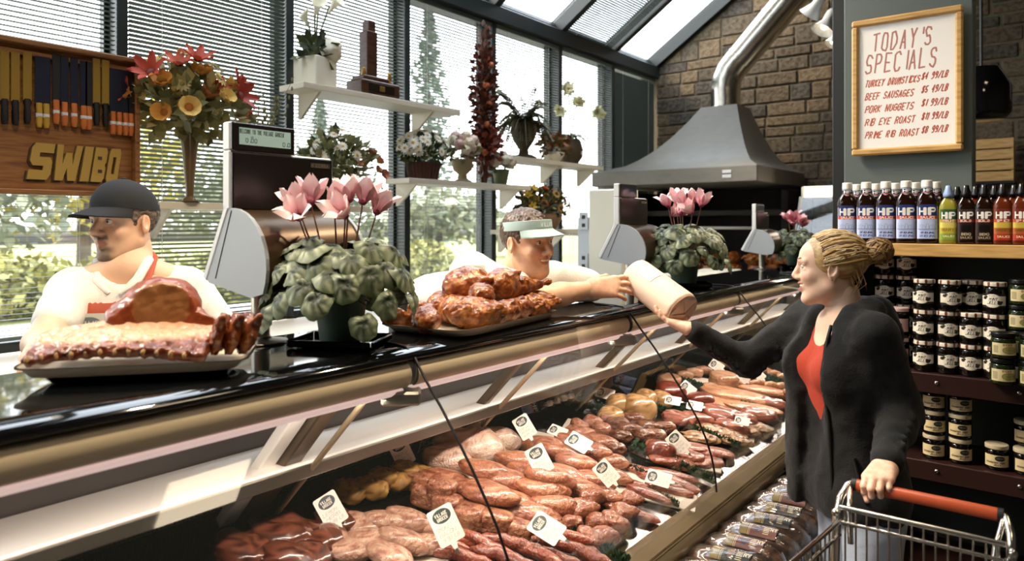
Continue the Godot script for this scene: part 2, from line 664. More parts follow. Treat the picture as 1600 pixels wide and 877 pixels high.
func materials() -> void:
	mat("frame", "#171f1f", 0.45)
	mat("black", "#0c0c0c", 0.5)
	mat("gloss_black", "#0a0a0b", 0.08)
	mat("white", "#e6e2d8", 0.5)
	mat("ceiling", "#2a2724", 0.9)
	mat("chrome", "#c9c6c0", 0.22, 1.0)
	mat("steel", "#a9a49a", 0.3, 1.0)
	mat("dull_steel", "#8d887e", 0.42, 0.9)
	mat("lacquer_grey", "#8d939a", 0.45)
	mat("light_grey", "#c3c6c8", 0.4)
	mat("glass", Color(0.9, 0.95, 0.93, 0.03), 0.02, 0.0, {"transparency": 1})
	mat("case_glass", Color(0.85, 0.9, 0.87, 0.012), 0.02, 0.0, {"transparency": 1})
	mat("slat", "#535d5b", 0.5)
	mat("pillar", "#59625f", 0.6)
	mat("beige", "#c2b193", 0.38)
	mat("pink_lens", "#d9b3ab", 0.4)
	mat("zip", "#060606", 0.6)
	mat("kraft", "#dbc0ac", 0.75)
	mat("visor", "#9fb4b2", 0.8)
	mat("coral", "#b4543c", 0.85)
	mat("cap_cloth", "#17191b", 0.85)
	mat("dark_trouser", "#1b1c20", 0.9)
	mat("hair_tint", Color.WHITE, 0.45, 0.0, {"vertex_color_use_as_albedo": true})
	mat("leafgreen", "#5a6438", 0.6)
	mat("olive_pot", "#55593a", 0.6)
	mat("dark_plaque", "#2a1f14", 0.3, 0.5)
	mat("amber_vase", "#6b5536", 0.15)
	mat("pink_glow", "#ecd9d4", 0.4, 0.0, {"emission_enabled": true, "emission": Color(1.0, 0.86, 0.83), "emission_energy_multiplier": 0.5})
	mat("bone", "#a88558", 0.6)
	mat("plant_pot", "#3f5a4e", 0.5)
	mat("skin", "#d9a585", 0.5, 0.0, {"vertex_color_use_as_albedo": true, "albedo_color": Color.WHITE, "subsurf_scatter_enabled": true, "subsurf_scatter_strength": 0.12})
	mat("tint", Color.WHITE, 0.6, 0.0, {"vertex_color_use_as_albedo": true})
	mat("gloss_tint", Color.WHITE, 0.32, 0.0, {"vertex_color_use_as_albedo": true})
	mat("leaf_tint", Color.WHITE, 0.55, 0.0, {"vertex_color_use_as_albedo": true, "backlight_enabled": true, "backlight": Color(0.35, 0.35, 0.3)})
	mat("petal_tint", Color.WHITE, 0.6, 0.0, {"vertex_color_use_as_albedo": true, "backlight_enabled": true, "backlight": Color(0.5, 0.5, 0.5)})
	grain("pine", ["#5a3416", "#7c4d24", "#936432", "#6e4420"], 0.02, Vector3(0.6, 8.0, 0.6), 0.5, 0.0, {}, 11)
	grain("light_wood", ["#a8824a", "#c69c5e", "#d2ac70"], 0.02, Vector3(1.0, 9.0, 1.0), 0.45, 0.0, {}, 12)
	grain("dark_wood", ["#2a1710", "#4a2a18", "#5a3520"], 0.02, Vector3(2.0, 9.0, 2.0), 0.35, 0.0, {}, 13)
	grain("mortar", ["#544a3b", "#675b48", "#5e5341"], 0.05, Vector3(1.2, 1.2, 1.2), 0.95, 0.4)
	for i in 6:
		var c: Color = [Color("#51432f"), Color("#5a4a34"), Color("#483c2c"), Color("#625039"), Color("#3c342a"), Color("#4d4130")][i]
		grain("stone%d" % i, [c.darkened(0.25), c, c.lightened(0.12), c.darkened(0.1)], 0.03, Vector3(2.2, 2.2, 2.2), 0.92, 0.35, {}, 20 + i)
	grain("floor_tile", ["#4b443c", "#5a5248", "#514a40"], 0.04, Vector3(0.7, 0.7, 0.7), 0.5)
	grain("plaster", ["#4f4b45", "#57524b"], 0.02, Vector3(0.6, 0.6, 0.6), 0.9)
	grain("hood", ["#69645a", "#757066", "#6f6a60"], 0.02, Vector3(0.8, 2.5, 0.8), 0.5, 0.0, {}, 31)
	grain("fleece", ["#0b0b0c", "#131314", "#0f0f10"], 0.12, Vector3(3.0, 3.0, 3.0), 0.95, 0.12, {"rim_enabled": true, "rim": 0.1, "rim_tint": 0.4}, 33)
	grain("denim", ["#8b95a8", "#a5aebd", "#98a2b3"], 0.15, Vector3(5, 5, 5), 0.9, 0.05, {}, 34)
	grain("red_cloth", ["#a83a24", "#b8432b"], 0.1, Vector3(4, 4, 4), 0.9, 0.05, {}, 35)
	grain("white_cloth", ["#e6dfd4", "#f0eae0"], 0.06, Vector3(3, 3, 3), 0.9, 0.08, {}, 36)

# ---------------------------------------------------------------- shell of the room
func slab(called: String, lo: Vector3, hi: Vector3, m: String, bev := 0.0) -> Node3D:
	var b := MB.new()
	b.box((lo + hi) * 0.5, hi - lo, bev)
	return struct(called, b, M[m])

func shell() -> void:
	slab("floor", Vector3(-3.65, -0.12, WALLZ - 0.2), Vector3(3.4, 0.0, 2.2), "floor_tile")
	slab("wall_right", Vector3(3.2, 0, WALLZ), Vector3(3.4, 4.7, 2.2), "plaster")
	slab("ceiling", Vector3(-1.55, 4.56, WALLZ - 0.2), Vector3(3.4, 4.7, 2.2), "ceiling")
	var b := MB.new()
	b.prism(PackedVector2Array([Vector2(-3.65, 0), Vector2(3.2, 0), Vector2(3.2, 4.56), Vector2(-1.55, 4.56), Vector2(-3.65, 3.3)]), 2.0, 2.2)
	struct("wall_front", b, M.plaster)
	slab("wall_left", Vector3(-3.65, 0, WALLZ), Vector3(-3.47, 1.13, 2.0), "frame")
	slab("trim_1", Vector3(-3.66, HEAD, WALLZ), Vector3(-3.42, HEAD + 0.13, 2.0), "frame", 0.01)
	slab("trim_2", Vector3(-3.47, 1.13, WALLZ + 0.02), Vector3(-3.02, 1.165, 2.0), "white", 0.006)
	# ridge beam where the glass roof meets the ceiling
	slab("trim_3", Vector3(-1.66, 4.44, WALLZ), Vector3(-1.5, 4.7, 2.0), "frame", 0.01)
	# grey-green pillar and the black post beside it
	slab("trim_4", Vector3(-0.822, 0, -3.68), Vector3(-0.318, 4.56, -3.552), "pillar", 0.004)
	slab("trim_5", Vector3(-0.885, 0, -3.74), Vector3(-0.826, 4.56, -3.6), "black", 0.004)

func windows() -> void:
	var n := 0
	for i in bays.size() - 1:
		var z0: float = bays[i]
		var z1: float = bays[i + 1]
		n += 1
		var w := struct("window_%d" % n)
		var fr := MB.new()
		fr.box(Vector3(-3.545, (1.13 + HEAD) / 2, z0), Vector3(0.17, HEAD - 1.13, 0.05), 0.004)
		part(w, "mullion", fr, M.frame)
		fr = MB.new()
		fr.box(Vector3(-3.56, 1.165, (z0 + z1) / 2), Vector3(0.1, 0.07, BAY - 0.05), 0.004)
		part(w, "sill_rail", fr, M.frame)
		fr = MB.new()
		for s in [[z0 - 0.035, 0.02], [z1 + 0.035, 0.02]]:
			fr.box(Vector3(-3.575, (1.2 + HEAD) / 2, s[0]), Vector3(0.05, HEAD - 1.2, s[1]), 0.003)
		part(w, "sash", fr, M.frame)
		var g := MB.new()
		g.box(Vector3(-3.585, (1.2 + HEAD) / 2, (z0 + z1) / 2), Vector3(0.006, HEAD - 1.2, BAY - 0.09))
		part(w, "pane", g, M.glass)
		blind(i, z0, z1)
	# sloping roof lights between rafters
	var up := Vector3(1.0, SLOPE, 0).normalized()
	var nrm := Vector3(-SLOPE, 1.0, 0).normalized()
	var a := Vector3(-3.52, HEAD + 0.12, 0)
	var length := 1.9 * sqrt(1.0 + SLOPE * SLOPE)
	for i in bays.size():
		var raf := MB.new()
		var zz: float = clampf(bays[i], WALLZ + 0.03, 1.97)
		raf.beam(a + Vector3(0, 0, zz) + nrm * 0.02, a + up * length + Vector3(0, 0, zz) + nrm * 0.02, 0.07, 0.14, 0.004, nrm)
		struct("trim_%d" % (6 + i), raf, M.frame)
		if i == bays.size() - 1:
			break
		n += 1
		var w := struct("window_%d" % n)
		var zc: float = (bays[i] + bays[i + 1]) / 2
		var g := MB.new()
		g.beam(a + Vector3(0, 0, zc) + nrm * 0.06, a + up * length + Vector3(0, 0, zc) + nrm * 0.06, BAY - 0.08, 0.008, 0.0, nrm)
		part(w, "pane", g, M.glass)
		var rail := MB.new()
		for e in [0.03, length - 0.03]:
			rail.beam(a + up * e + Vector3(0, 0, zc - BAY / 2 + 0.04) + nrm * 0.04, a + up * e + Vector3(0, 0, zc + BAY / 2 - 0.04) + nrm * 0.04, 0.05, 0.05, 0.003, nrm)
		part(w, "glazing_bar", rail, M.frame)
		# pleated slats under the glass: closed over bay 7, drawn down part way elsewhere
		var s0: float = [0.9, 0.9, 0.9, 1.9, 1.8, 1.8, 1.9, 0.02, 1.8][i]
		var bl := thing("roof_blind", "slatted blind under the sloping roof glass, " + ["out over the near end of the shop", "above the near end of the counter", "over the left of the shop front", "above the knife board", "above the flower vase", "above the trophy shelf", "just left of the fully drawn one", "fully drawn, left of the flue", "beside the stone gable, mostly gathered up"][i], "blind", a + Vector3(0, 0, zc), 0.0, "blinds under the glass roof")
		var sl := MB.new()
		var hr := MB.new()
		var s := s0
		while s < length - 0.05:
			sl.xf = Transform3D(Basis(up.rotated(Vector3.BACK, -0.46), nrm.rotated(Vector3.BACK, -0.46), Vector3.BACK), up * s - nrm * 0.02)
			sl.box(Vector3.ZERO, Vector3(0.025, 0.0012, BAY - 0.11))
			s += 0.0215
		var o := part(bl, "slats", sl, M.slat)
		o.set_meta("kind", "stuff")
		hr.beam(up * s0 - nrm * 0.02 + Vector3(0, 0, -BAY / 2 + 0.05), up * s0 - nrm * 0.02 + Vector3(0, 0, BAY / 2 - 0.05), 0.028, 0.02, 0.003, nrm)
		part(bl, "bottom_rail", hr, M.slat)
		hr = MB.new()
		for t in [-0.25, 0.25]:
			hr.tube([up * s0 - nrm * 0.035 + Vector3(0, 0, t), up * (length - 0.05) - nrm * 0.035 + Vector3(0, 0, t)], 0.0025, 5)
		part(bl, "cord", hr, M.white)

func blind(i: int, z0: float, z1: float) -> void:
	var shut := i == 8
	var where: String = ["out past the near end of the room", "at the near end beside the back counter", "beside the knife board, out of the light", "behind the knife board and the left butcher", "behind the autumn bouquet vase", "behind the white orchid box and the trophy", "behind the daisy basket and stone urn", "behind the fern urn", "fully shut, next to the stone wall"][i]
	var t := thing("venetian_blind", "grey-green venetian blind " + where, "blind", Vector3(-3.475, 0, (z0 + z1) / 2), 0.0, "venetian blinds on the windows")
	var len := BAY - 0.06
	var m: Material = M.slat
	var tilt: float = 1.2 if shut else (0.42 if i == 3 else (0.12 if i == 4 else 0.04))
	var slat := boxmesh(Vector3(0.025, 0.0012, len))
	var y := 1.235
	while y < HEAD - 0.05:
		part(t, "slat", slat, m, Transform3D(Basis(Vector3.BACK, tilt + rr(-0.02, 0.02)), Vector3(rr(-0.001, 0.001), y, 0)))
		y += 0.0215
	part(t, "bottom_rail", boxmesh(Vector3(0.027, 0.014, len), 0.003), m, T3(Vector3(0, 1.22, 0)))
	part(t, "head_rail", boxmesh(Vector3(0.035, 0.03, len), 0.003), m, T3(Vector3(0, HEAD - 0.02, 0)))
	for s in [-0.27, 0.27]:
		var c := MB.new()
		c.tube([Vector3(0.014, 1.22, s), Vector3(0.014, HEAD - 0.03, s)], 0.0016, 4)
		c.tube([Vector3(-0.014, 1.22, s), Vector3(-0.014, HEAD - 0.03, s)], 0.0016, 4)
		part(t, "ladder_cord", c, M.white)

func stone_wall() -> void:
	var w := struct("wall_back")
	var b := MB.new()
	b.prism(PackedVector2Array([Vector2(-3.65, 0), Vector2(3.2, 0), Vector2(3.2, 4.56), Vector2(-1.55, 4.62), Vector2(-3.65, HEAD + 0.06)]), WALLZ - 0.2, WALLZ)
	part(w, "mortar", b, M.mortar)
	var rest := []
	for i in 3:
		rest.append(MB.new())
	var y := 0.02
	while y < 4.5:
		var h: float = [0.1, 0.13, 0.16, 0.19][rng.randi() % 4]
		var x := -3.46 - rr(0, 0.1)
		while x < 3.1:
			var wd: float = rr(0.15, 0.42) if h > 0.11 else rr(0.24, 0.5)
			var x0 := maxf(x, -3.46)
			var x1 := minf(x + wd, 3.1)
			x += wd
			if x1 - x0 < 0.07:
				continue
			if y + h > HEAD + 0.05 + SLOPE * (x0 + 3.5):
				# stone cut to the slope of the roof
				var rect := PackedVector2Array([Vector2(x0 + 0.008, y + 0.008), Vector2(x1 - 0.008, y + 0.008), Vector2(x1 - 0.008, y + h - 0.008), Vector2(x0 + 0.008, y + h - 0.008)])
				var under := PackedVector2Array([Vector2(-3.6, 0), Vector2(3, 0), Vector2(3, HEAD + 0.05 + SLOPE * 6.5), Vector2(-3.6, HEAD + 0.05 - SLOPE * 0.1)])
				for pg in Geometry2D.intersect_polygons(rect, under):
					var sb := MB.new()
					sb.prism(pg, WALLZ - 0.03, WALLZ + 0.012)
					part(w, "stone", sb, M["stone%d" % (rng.randi() % 6)])
				continue
			var parts := [[y, h]]
			if h > 0.16 and rng.randf() < 0.4:
				parts = [[y, h * 0.5], [y + h * 0.5, h * 0.5]]
			for q in parts:
				var c := Vector3((x0 + x1) / 2, q[0] + q[1] / 2, WALLZ - 0.012 + rr(-0.004, 0.004))
				var s := Vector3(x1 - x0 - rr(0.012, 0.022), q[1] - rr(0.012, 0.02), 0.05)
				var pick := rng.randi() % 6
				if c.x < -0.85 and c.y > 1.35 and not (c.y < 1.95 and c.x < -2.0):
					var o := part(w, "stone", boxmesh(Vector3(snappedf(s.x, 0.03), snappedf(s.y, 0.01), 0.05), 0.008), M["stone%d" % pick], Transform3D(Basis(Vector3.BACK, rr(-0.012, 0.012)), c))
					o.scale = Vector3(s.x / snappedf(s.x, 0.03), s.y / snappedf(s.y, 0.01), 1)
				else:
					rest[pick % 3].box(c, s, 0.012)
		y += h
	for i in 3:
		part(w, "far_stones", rest[i], M["stone%d" % [0, 2, 4][i]]).set_meta("kind", "stuff")

# ---------------------------------------------------------------- street outside
func leafcard() -> ArrayMesh:
	if not shared.has("leafcard"):
		var b := MB.new()
		b.poly([Vector3(-0.5, 0, 0), Vector3(0, -0.28, 0.08), Vector3(0.5, 0, 0), Vector3(0, 0.28, 0.08)], Vector3.BACK)
		shared.leafcard = b.done()
	return shared.leafcard

func crown(parent: Node3D, blobs: Array, count: int, size: float, cols: Array, m: String) -> void:
	var mm := MultiMesh.new()
	mm.transform_format = MultiMesh.TRANSFORM_3D
	mm.use_colors = true
	mm.mesh = leafcard()
	mm.instance_count = count
	for i in count:
		var bl: Array = blobs[i % blobs.size()]
		var d := Vector3(rng.randfn(), rng.randfn(), rng.randfn()).normalized() * pow(rng.randf(), 0.4)
		var p: Vector3 = bl[0] + Vector3(d.x * bl[1].x, d.y * bl[1].y, d.z * bl[1].z)
		mm.set_instance_transform(i, Transform3D(Basis.from_euler(Vector3(rr(0, TAU), rr(0, TAU), rr(0, TAU))).scaled(Vector3.ONE * size * rr(0.7, 1.4)), p))
		mm.set_instance_color(i, (hex(cols[0]) as Color).lerp(hex(cols[1]), rng.randf()).srgb_to_linear())
	var o := MultiMeshInstance3D.new()
	o.name = "foliage"
	o.multimesh = mm
	o.material_override = M[m]
	o.set_meta("kind", "stuff")
	parent.add_child(o)

func outside() -> void:
	grain("grass", ["#6d7140", "#8a8a52", "#7b7c4a"], 0.05, Vector3(0.4, 0.4, 0.4), 1.0)
	grain("asphalt", ["#85837f", "#989692"], 0.05, Vector3(0.3, 0.3, 0.3), 0.95)
	mat("bark", "#4a3f33", 0.9)
	slab("ground", Vector3(-70, -0.5, -90), Vector3(-3.66, -0.12, 60), "grass")
	slab("road", Vector3(-13.5, -0.115, -90), Vector3(-6.2, -0.1, 60), "asphalt")
	slab("kerb", Vector3(-13.8, -0.115, -90), Vector3(-13.5, 0.02, 60), "white")
	# x, z, height, crown width, kind: 0 yellow broadleaf, 1 dark conifer, 2 grey-green broadleaf
	var spots := [[-19.5, -4.6, 6.0, 2.4, 2, "dark green tree across the road at the left picture edge"], [-21.0, -8.0, 6.5, 3.0, 0, "broad yellow-green tree across the road beside the left butcher"], [-23.0, -13.2, 5.0, 2.6, 2, "grey-green tree across the road behind the bouquet vase"], [-21.0, -15.5, 5.5, 2.4, 2, "leafy tree across the road behind the tall scale"], [-17.0, -17.5, 3.4, 2.6, 2, "low bushy tree seen below the daisy shelf"], [-20.0, -20.2, 10.5, 1.7, 1, "tall thin conifer seen beside the daisy basket window"], [-32.0, -24.0, 9.0, 1.8, 1, "conifer far off behind the trophy shelf"], [-24.0, -31.0, 3.6, 2.6, 2, "far low tree behind the fern window"]]
	for s in spots:
		var t := thing("tree", s[5], "tree", Vector3(s[0], -0.12, s[1]), 0.0, "trees across the road")
		var tr := MB.new()
		tr.tube([Vector3.ZERO, Vector3(0.1, s[2] * 0.4, 0), Vector3(0, s[2] * 0.8, 0.1)], [0.22, 0.16, 0.05], 8)
		part(t, "trunk", tr, M.bark)
		var blobs := []
		if s[4] == 1:
			for k in 24:
				var f := k / 23.0
				blobs.append([Vector3(0, s[2] * (0.12 + 0.86 * f), 0), Vector3(s[3] * (1.0 - f) * (0.75 + 0.25 * (k % 3)) + 0.15, s[2] * 0.06, s[3] * (1.0 - f) * (0.75 + 0.25 * (k % 3)) + 0.15)])
		else:
			for k in 8:
				var a := TAU * k / 8.0
				blobs.append([Vector3(cos(a) * s[3] * 0.5, s[2] * rr(0.35, 0.8), sin(a) * s[3] * 0.5), Vector3(s[3] * 0.6, s[2] * 0.2, s[3] * 0.6)])
		crown(t, blobs, 2600 if s[4] == 1 else 1700, 0.26 if s[4] == 1 else 0.34, [["#8c8534", "#c2ac4c"], ["#4f5f52", "#7c8a78"], ["#5f6650", "#99997a"]][s[4]], "leaf_tint")
	for k in 7:
		var t := thing("hedge_bush", "rounded olive hedge bush along the far kerb, " + ["first", "second", "third", "fourth", "fifth", "sixth", "seventh"][k] + " from the near end", "bush", Vector3(-15.8, -0.12, -1.2 - 2.3 * k), 0.0, "hedge along the road")
		crown(t, [[Vector3(0, 0.6, -0.9), Vector3(0.9, 0.75, 0.8)], [Vector3(0, 0.55, 0.5), Vector3(0.9, 0.7, 0.8)]], 1400, 0.2, ["#6a6a38", "#a09a56"], "leaf_tint")
		var tr := MB.new()
		for q in 3:
			tr.tube([Vector3(0, 0, q - 1.0), Vector3(0.1, 0.7, q - 0.9)], [0.06, 0.02], 6)
		part(t, "stems", tr, M.bark)

# ---------------------------------------------------------------- lamps
func ceiling_lamps() -> void:
	mat("lamp_glow", "#fff4e0", 0.5, 0.0, {"emission_enabled": true, "emission": Color(1.0, 0.9, 0.74), "emission_energy_multiplier": 4.0})
	# three track heads in the corner above the pillar
	var spots := [[Vector3(-1.15, 2.95, -4.30), Vector3(-0.5, -0.55, -0.2), "upper left track spotlight with a pale flared shade"], [Vector3(-1.085, 2.84, -4.28), Vector3(-0.3, -0.8, 0.35), "middle track spotlight, its lit face turned down"], [Vector3(-1.035, 2.735, -4.25), Vector3(-0.3, -0.8, 0.3), "lowest small track spotlight close to the pillar"], [Vector3(-0.9, 3.9, -2.9), Vector3(-0.75, -2.4, 0.75), "added unseen spotlight high over the parcel and the two faces"], [Vector3(-0.9, 3.9, -1.7), Vector3(-0.65, -2.5, 0.35), "added unseen spotlight high over the near cyclamen"], [Vector3(-0.9, 3.9, -0.3), Vector3(-1.1, -2.4, -0.5), "added unseen spotlight high over the rack of ribs"]]  # last three heads are unseen, added to light the counter and faces
	for i in spots.size():
		var s: Array = spots[i]
		var d: Vector3 = (s[1] as Vector3).normalized()
		var t := thing("track_spotlight", s[2], "spotlight", s[0], 0.0, "track spotlights")
		var b := MB.new()
		var x := d.cross(Vector3.UP).normalized()
		var sc := 0.7 if i == 2 else 1.0
		b.xf = Transform3D(Basis(x, d, x.cross(d)).scaled(Vector3.ONE * sc), Vector3.ZERO)
		b.lathe([Vector2(0.0, -0.09), Vector2(0.02, -0.09), Vector2(0.028, -0.07), Vector2(0.03, -0.01), Vector2(0.062, 0.05), Vector2(0.066, 0.052), Vector2(0.058, 0.045), Vector2(0.028, 0.0), Vector2(0.0, 0.0)], 20)
		part(t, "shade", b, M.light_grey)
		var g := MB.new()
		g.lump(d * 0.02 * sc, Vector3.ONE * 0.022 * sc, 0, 1, null, 0, 8, 12)
		part(t, "bulb", g, M.lamp_glow)
		var arm := MB.new()
		arm.tube([-d * 0.07 * sc, -d * 0.09 + Vector3(0, 0.06, 0), Vector3(0.02, 0.5, 0.0), Vector3(0.02, 4.56 - s[0].y, 0)], 0.008, 6)
		part(t, "arm", arm, M.black)
		var l := SpotLight3D.new()
		l.name = "spot"
		l.position = d * 0.05
		t.add_child(l)
		l.look_at_from_position(s[0] + d * 0.05, s[0] + d * 2.0, Vector3(0.1, 1, 0.05))
		l.spot_angle = 38.0
		l.spot_range = 12.0
		l.spot_attenuation = 2.0
		l.light_size = 0.05
		l.light_energy = 2.0 if i < 3 else 4.4
		l.light_color = Color(1.0, 0.92, 0.8)
		l.shadow_enabled = true
	# frosted ceiling panels over the shop floor, behind and right of the camera
	for i in 2:
		var p: Vector3 = [Vector3(0.9, 4.5, -0.4), Vector3(0.9, 4.5, -2.6)][i]
		var t := thing("ceiling_light", "square frosted ceiling light over the shop floor, " + ["nearest the door", "above the shopping cart"][i], "light", p, 0.0, "ceiling lights over the shop floor")
		part(t, "frame", boxmesh(Vector3(0.7, 0.08, 0.7), 0.01), M.white, T3(Vector3(0, 0.02, 0)))
		part(t, "diffuser", boxmesh(Vector3(0.6, 0.02, 0.6), 0.004), M.lamp_glow, T3(Vector3(0, -0.025, 0)))
		var l := AreaLight3D.new()
		l.name = "panel"
		l.position = Vector3(0, -0.045, 0)
		l.rotation_degrees = Vector3(-90, 0, 0)
		l.area_size = Vector2(0.6, 0.6)
		l.light_energy = 1.0
		l.light_color = Color(1.0, 0.92, 0.8)
		l.shadow_enabled = true
		t.add_child(l)

# ---------------------------------------------------------------- refrigerated case and worktop
const ZN := 0.9      # near end of the case
const ZF := -5.6     # far end
const GLASS := [Vector2(-1.322, 1.372), Vector2(-1.265, 1.310), Vector2(-1.212, 1.250), Vector2(-1.160, 1.185), Vector2(-1.115, 1.125), Vector2(-1.074, 1.065), Vector2(-1.035, 1.003), Vector2(-1.005, 0.94), Vector2(-0.985, 0.88), Vector2(-0.973, 0.82), Vector2(-0.968, 0.765)]
const SEAMS := [0.99, -0.138, -1.264, -2.39, -3.516, -4.642, -5.58]

func strip(b: MB, prof: Array, z0: float, z1: float, inside: Vector2) -> void:
	var p := PackedVector3Array()
	for q in prof:
		p.append(Vector3(q.x, q.y, z0))
		p.append(Vector3(q.x, q.y, z1))
	b.grid(p, prof.size(), 2, false, Vector3(inside.x, inside.y, (z0 + z1) / 2))

func arc(c: Vector2, r: Vector2, a0: float, a1: float, n: int) -> Array:
	var o := []
	for i in n + 1:
		var a := deg_to_rad(lerpf(a0, a1, float(i) / n))
		o.append(c + Vector2(cos(a) * r.x, sin(a) * r.y))
	return o

func deck_y(x: float) -> float:
	return 0.765 + (-0.99 - x) * 0.125

func display_case() -> void:
	mat("worktop", "#08090a", 0.05, 0.0, {"metallic_specular": 0.9})
	mat("deck_steel", "#121110", 0.14, 0.0)
	grain("bumper", ["#8b7a60", "#9a8a6e", "#8f8066"], 0.02, Vector3(1.5, 6, 0.5), 0.28, 0.0, {"metallic": 0.55}, 41)
	mat("louvre", "#2c2a27", 0.5, 0.4)
	mat("dark_sill", "#3d3735", 0.4)
	mat("ledge_white", "#e9e6df", 0.4)
	mat("bronze_channel", "#5b4d3d", 0.35, 0.7)
	var t := thing("display_case", "long refrigerated meat case with curved glass front and beige bumper rail", "display case", Vector3.ZERO)
	var b := MB.new()
	b.box(Vector3(-1.47, 0.4, (ZN + ZF) / 2), Vector3(0.92, 0.6, ZN - ZF), 0.01)
	b.box(Vector3(-1.5, 0.05, (ZN + ZF) / 2), Vector3(0.8, 0.1, ZN - ZF))
	part(t, "cabinet", b, M.black)
	b = MB.new()
	b.prism(PackedVector2Array([Vector2(-0.99, 0.70), Vector2(-0.99, 0.757), Vector2(-1.93, 0.872), Vector2(-1.93, 0.70)]), ZF, ZN)
	part(t, "deck", b, M.deck_steel)
	# bumper rail: sloping top lip, groove, rounded front
	b = MB.new()
	b.prism(PackedVector2Array([Vector2(-1.0, 0.72), Vector2(-1.0, 0.762), Vector2(-0.985, 0.768), Vector2(-0.94, 0.742), Vector2(-0.94, 0.72)]), ZF, ZN)
	part(t, "glass_channel", b, M.bumper)
	b = MB.new()
	strip(b, [Vector2(-1.0, 0.728), Vector2(-0.935, 0.733)] + arc(Vector2(-0.945, 0.695), Vector2(0.022, 0.038), 75, -60, 8) + [Vector2(-1.0, 0.655)], ZF, ZN, Vector2(-0.98, 0.69))
	part(t, "bumper_rail", b, M.bumper)
	for k in 9:
		var s := MB.new()
		s.tube([Vector3(-0.924, 0.69, 0.5 - k * 0.7), Vector3(-0.921, 0.69, 0.5 - k * 0.7)], 0.006, 8)
		part(t, "rail_screw", s, M.black)
	# rear wall with louvres, white ledge, rear doors
	part(t, "rear_wall", boxmesh(Vector3(0.04, 0.30, ZN - ZF)), M.black, T3(Vector3(-1.95, 0.92, (ZN + ZF) / 2)))
	part(t, "rear_shelf", boxmesh(Vector3(0.19, 0.02, ZN - ZF)), M.black, T3(Vector3(-1.875, 1.06, (ZN + ZF) / 2)))
	b = MB.new()
	var z := ZN - 0.05
	while z > ZF + 0.05:
		b.box(Vector3(-1.92, 0.965, z), Vector3(0.016, 0.17, 0.005))
		z -= 0.012
	var lo := part(t, "louvre_grille", b, M.louvre)
	lo.set_meta("kind", "stuff")
	b = MB.new()
	b.box(Vector3(-1.652, 1.075, (ZN + ZF) / 2), Vector3(0.205, 0.02, ZN - ZF), 0.003)
	part(t, "ledge", b, M.ledge_white)
	b = MB.new()
	b.box(Vector3(-1.548, 1.062, (ZN + ZF) / 2), Vector3(0.012, 0.035, ZN - ZF), 0.003)
	part(t, "ledge_trim", b, M.steel)
	b = MB.new()
	b.box(Vector3(-1.775, 1.10, (ZN + ZF) / 2), Vector3(0.03, 0.075, ZN - ZF), 0.003)
	part(t, "rear_sill", b, M.dark_sill)
	for k in 5:
		var d := MB.new()
		d.box(Vector3(-1.78 + 0.012 * (k % 2), 1.245, -0.15 - 1.15 * k), Vector3(0.008, 0.2, 1.17))
		part(t, "sliding_door", d, M.case_glass)
		d = MB.new()
		d.box(Vector3(-1.78 + 0.012 * (k % 2), 1.245, -0.15 - 1.15 * k - 0.58), Vector3(0.02, 0.2, 0.025), 0.003)
		part(t, "door_stile", d, M.steel)
	b = MB.new()
	b.box(Vector3(-1.78, 1.345, (ZN + ZF) / 2), Vector3(0.05, 0.02, ZN - ZF))
	part(t, "rear_rail", b, M.steel)
	# slanted brackets that carry the worktop
	for zz in [0.4, -1.088, -1.86, -2.64, -3.42, -4.3, -5.2]:
		var wide: bool = zz > -1.2
		b = MB.new()
		b.beam(Vector3(-1.37, 1.31, zz), Vector3(-1.76, 0.90, zz), 0.055 if wide else 0.03, 0.03, 0.004, Vector3.UP)
		part(t, "bracket", b, M.bronze_channel)
		if wide:
			b = MB.new()
			b.beam(Vector3(-1.40, 1.31, zz + 0.055), Vector3(-1.79, 0.90, zz + 0.055), 0.05, 0.03, 0.004, Vector3.UP)
			part(t, "bracket_panel", b, M.ledge_white)
		b = MB.new()
		b.tube([Vector3(-1.345, 1.28, zz - 0.06), Vector3(-1.73, 0.87, zz - 0.03)], 0.008, 8)
		part(t, "strut", b, M.bumper)
	# beige fascia under the worktop, in one length per glass panel, with end caps and hinge brackets
	for i in SEAMS.size() - 1:
		var z0: float = SEAMS[i]
		var z1: float = SEAMS[i + 1]
		b = MB.new()
		strip(b, [Vector2(-1.345, 1.352)] + arc(Vector2(-1.335, 1.319), Vector2(0.036, 0.036), 62, -62, 8) + [Vector2(-1.345, 1.292), Vector2(-1.345, 1.352)], z0 - 0.012, z1 + 0.012, Vector2(-1.33, 1.322))
		part(t, "fascia", b, M.beige)
		b = MB.new()
		b.box(Vector3(-1.34, 1.277, (z0 + z1) / 2), Vector3(0.036, 0.016, absf(z1 - z0) - 0.03), 0.005)
		part(t, "lamp_lens", b, M.pink_glow)
		var l := AreaLight3D.new()
		l.name = "case_tube"
		l.position = Vector3(-1.35, 1.262, (z0 + z1) / 2)
		l.area_size = Vector2(0.03, absf(z1 - z0) - 0.1)
		t.add_child(l)
		l.basis = Basis.from_euler(Vector3(-PI / 2, 0, 0))
		l.light_energy = 0.55
		l.light_color = Color(1.0, 0.92, 0.85)
		l.shadow_enabled = true
		# the pane: a curved sheet 6 mm thick
		b = MB.new()
		var prof := []
		for q in GLASS:
			prof.append(q)
		strip(b, prof, z0 - 0.003, z1 + 0.003, Vector2(-2.0, 0.8))
		part(t, "glass_panel", b, M.case_glass)
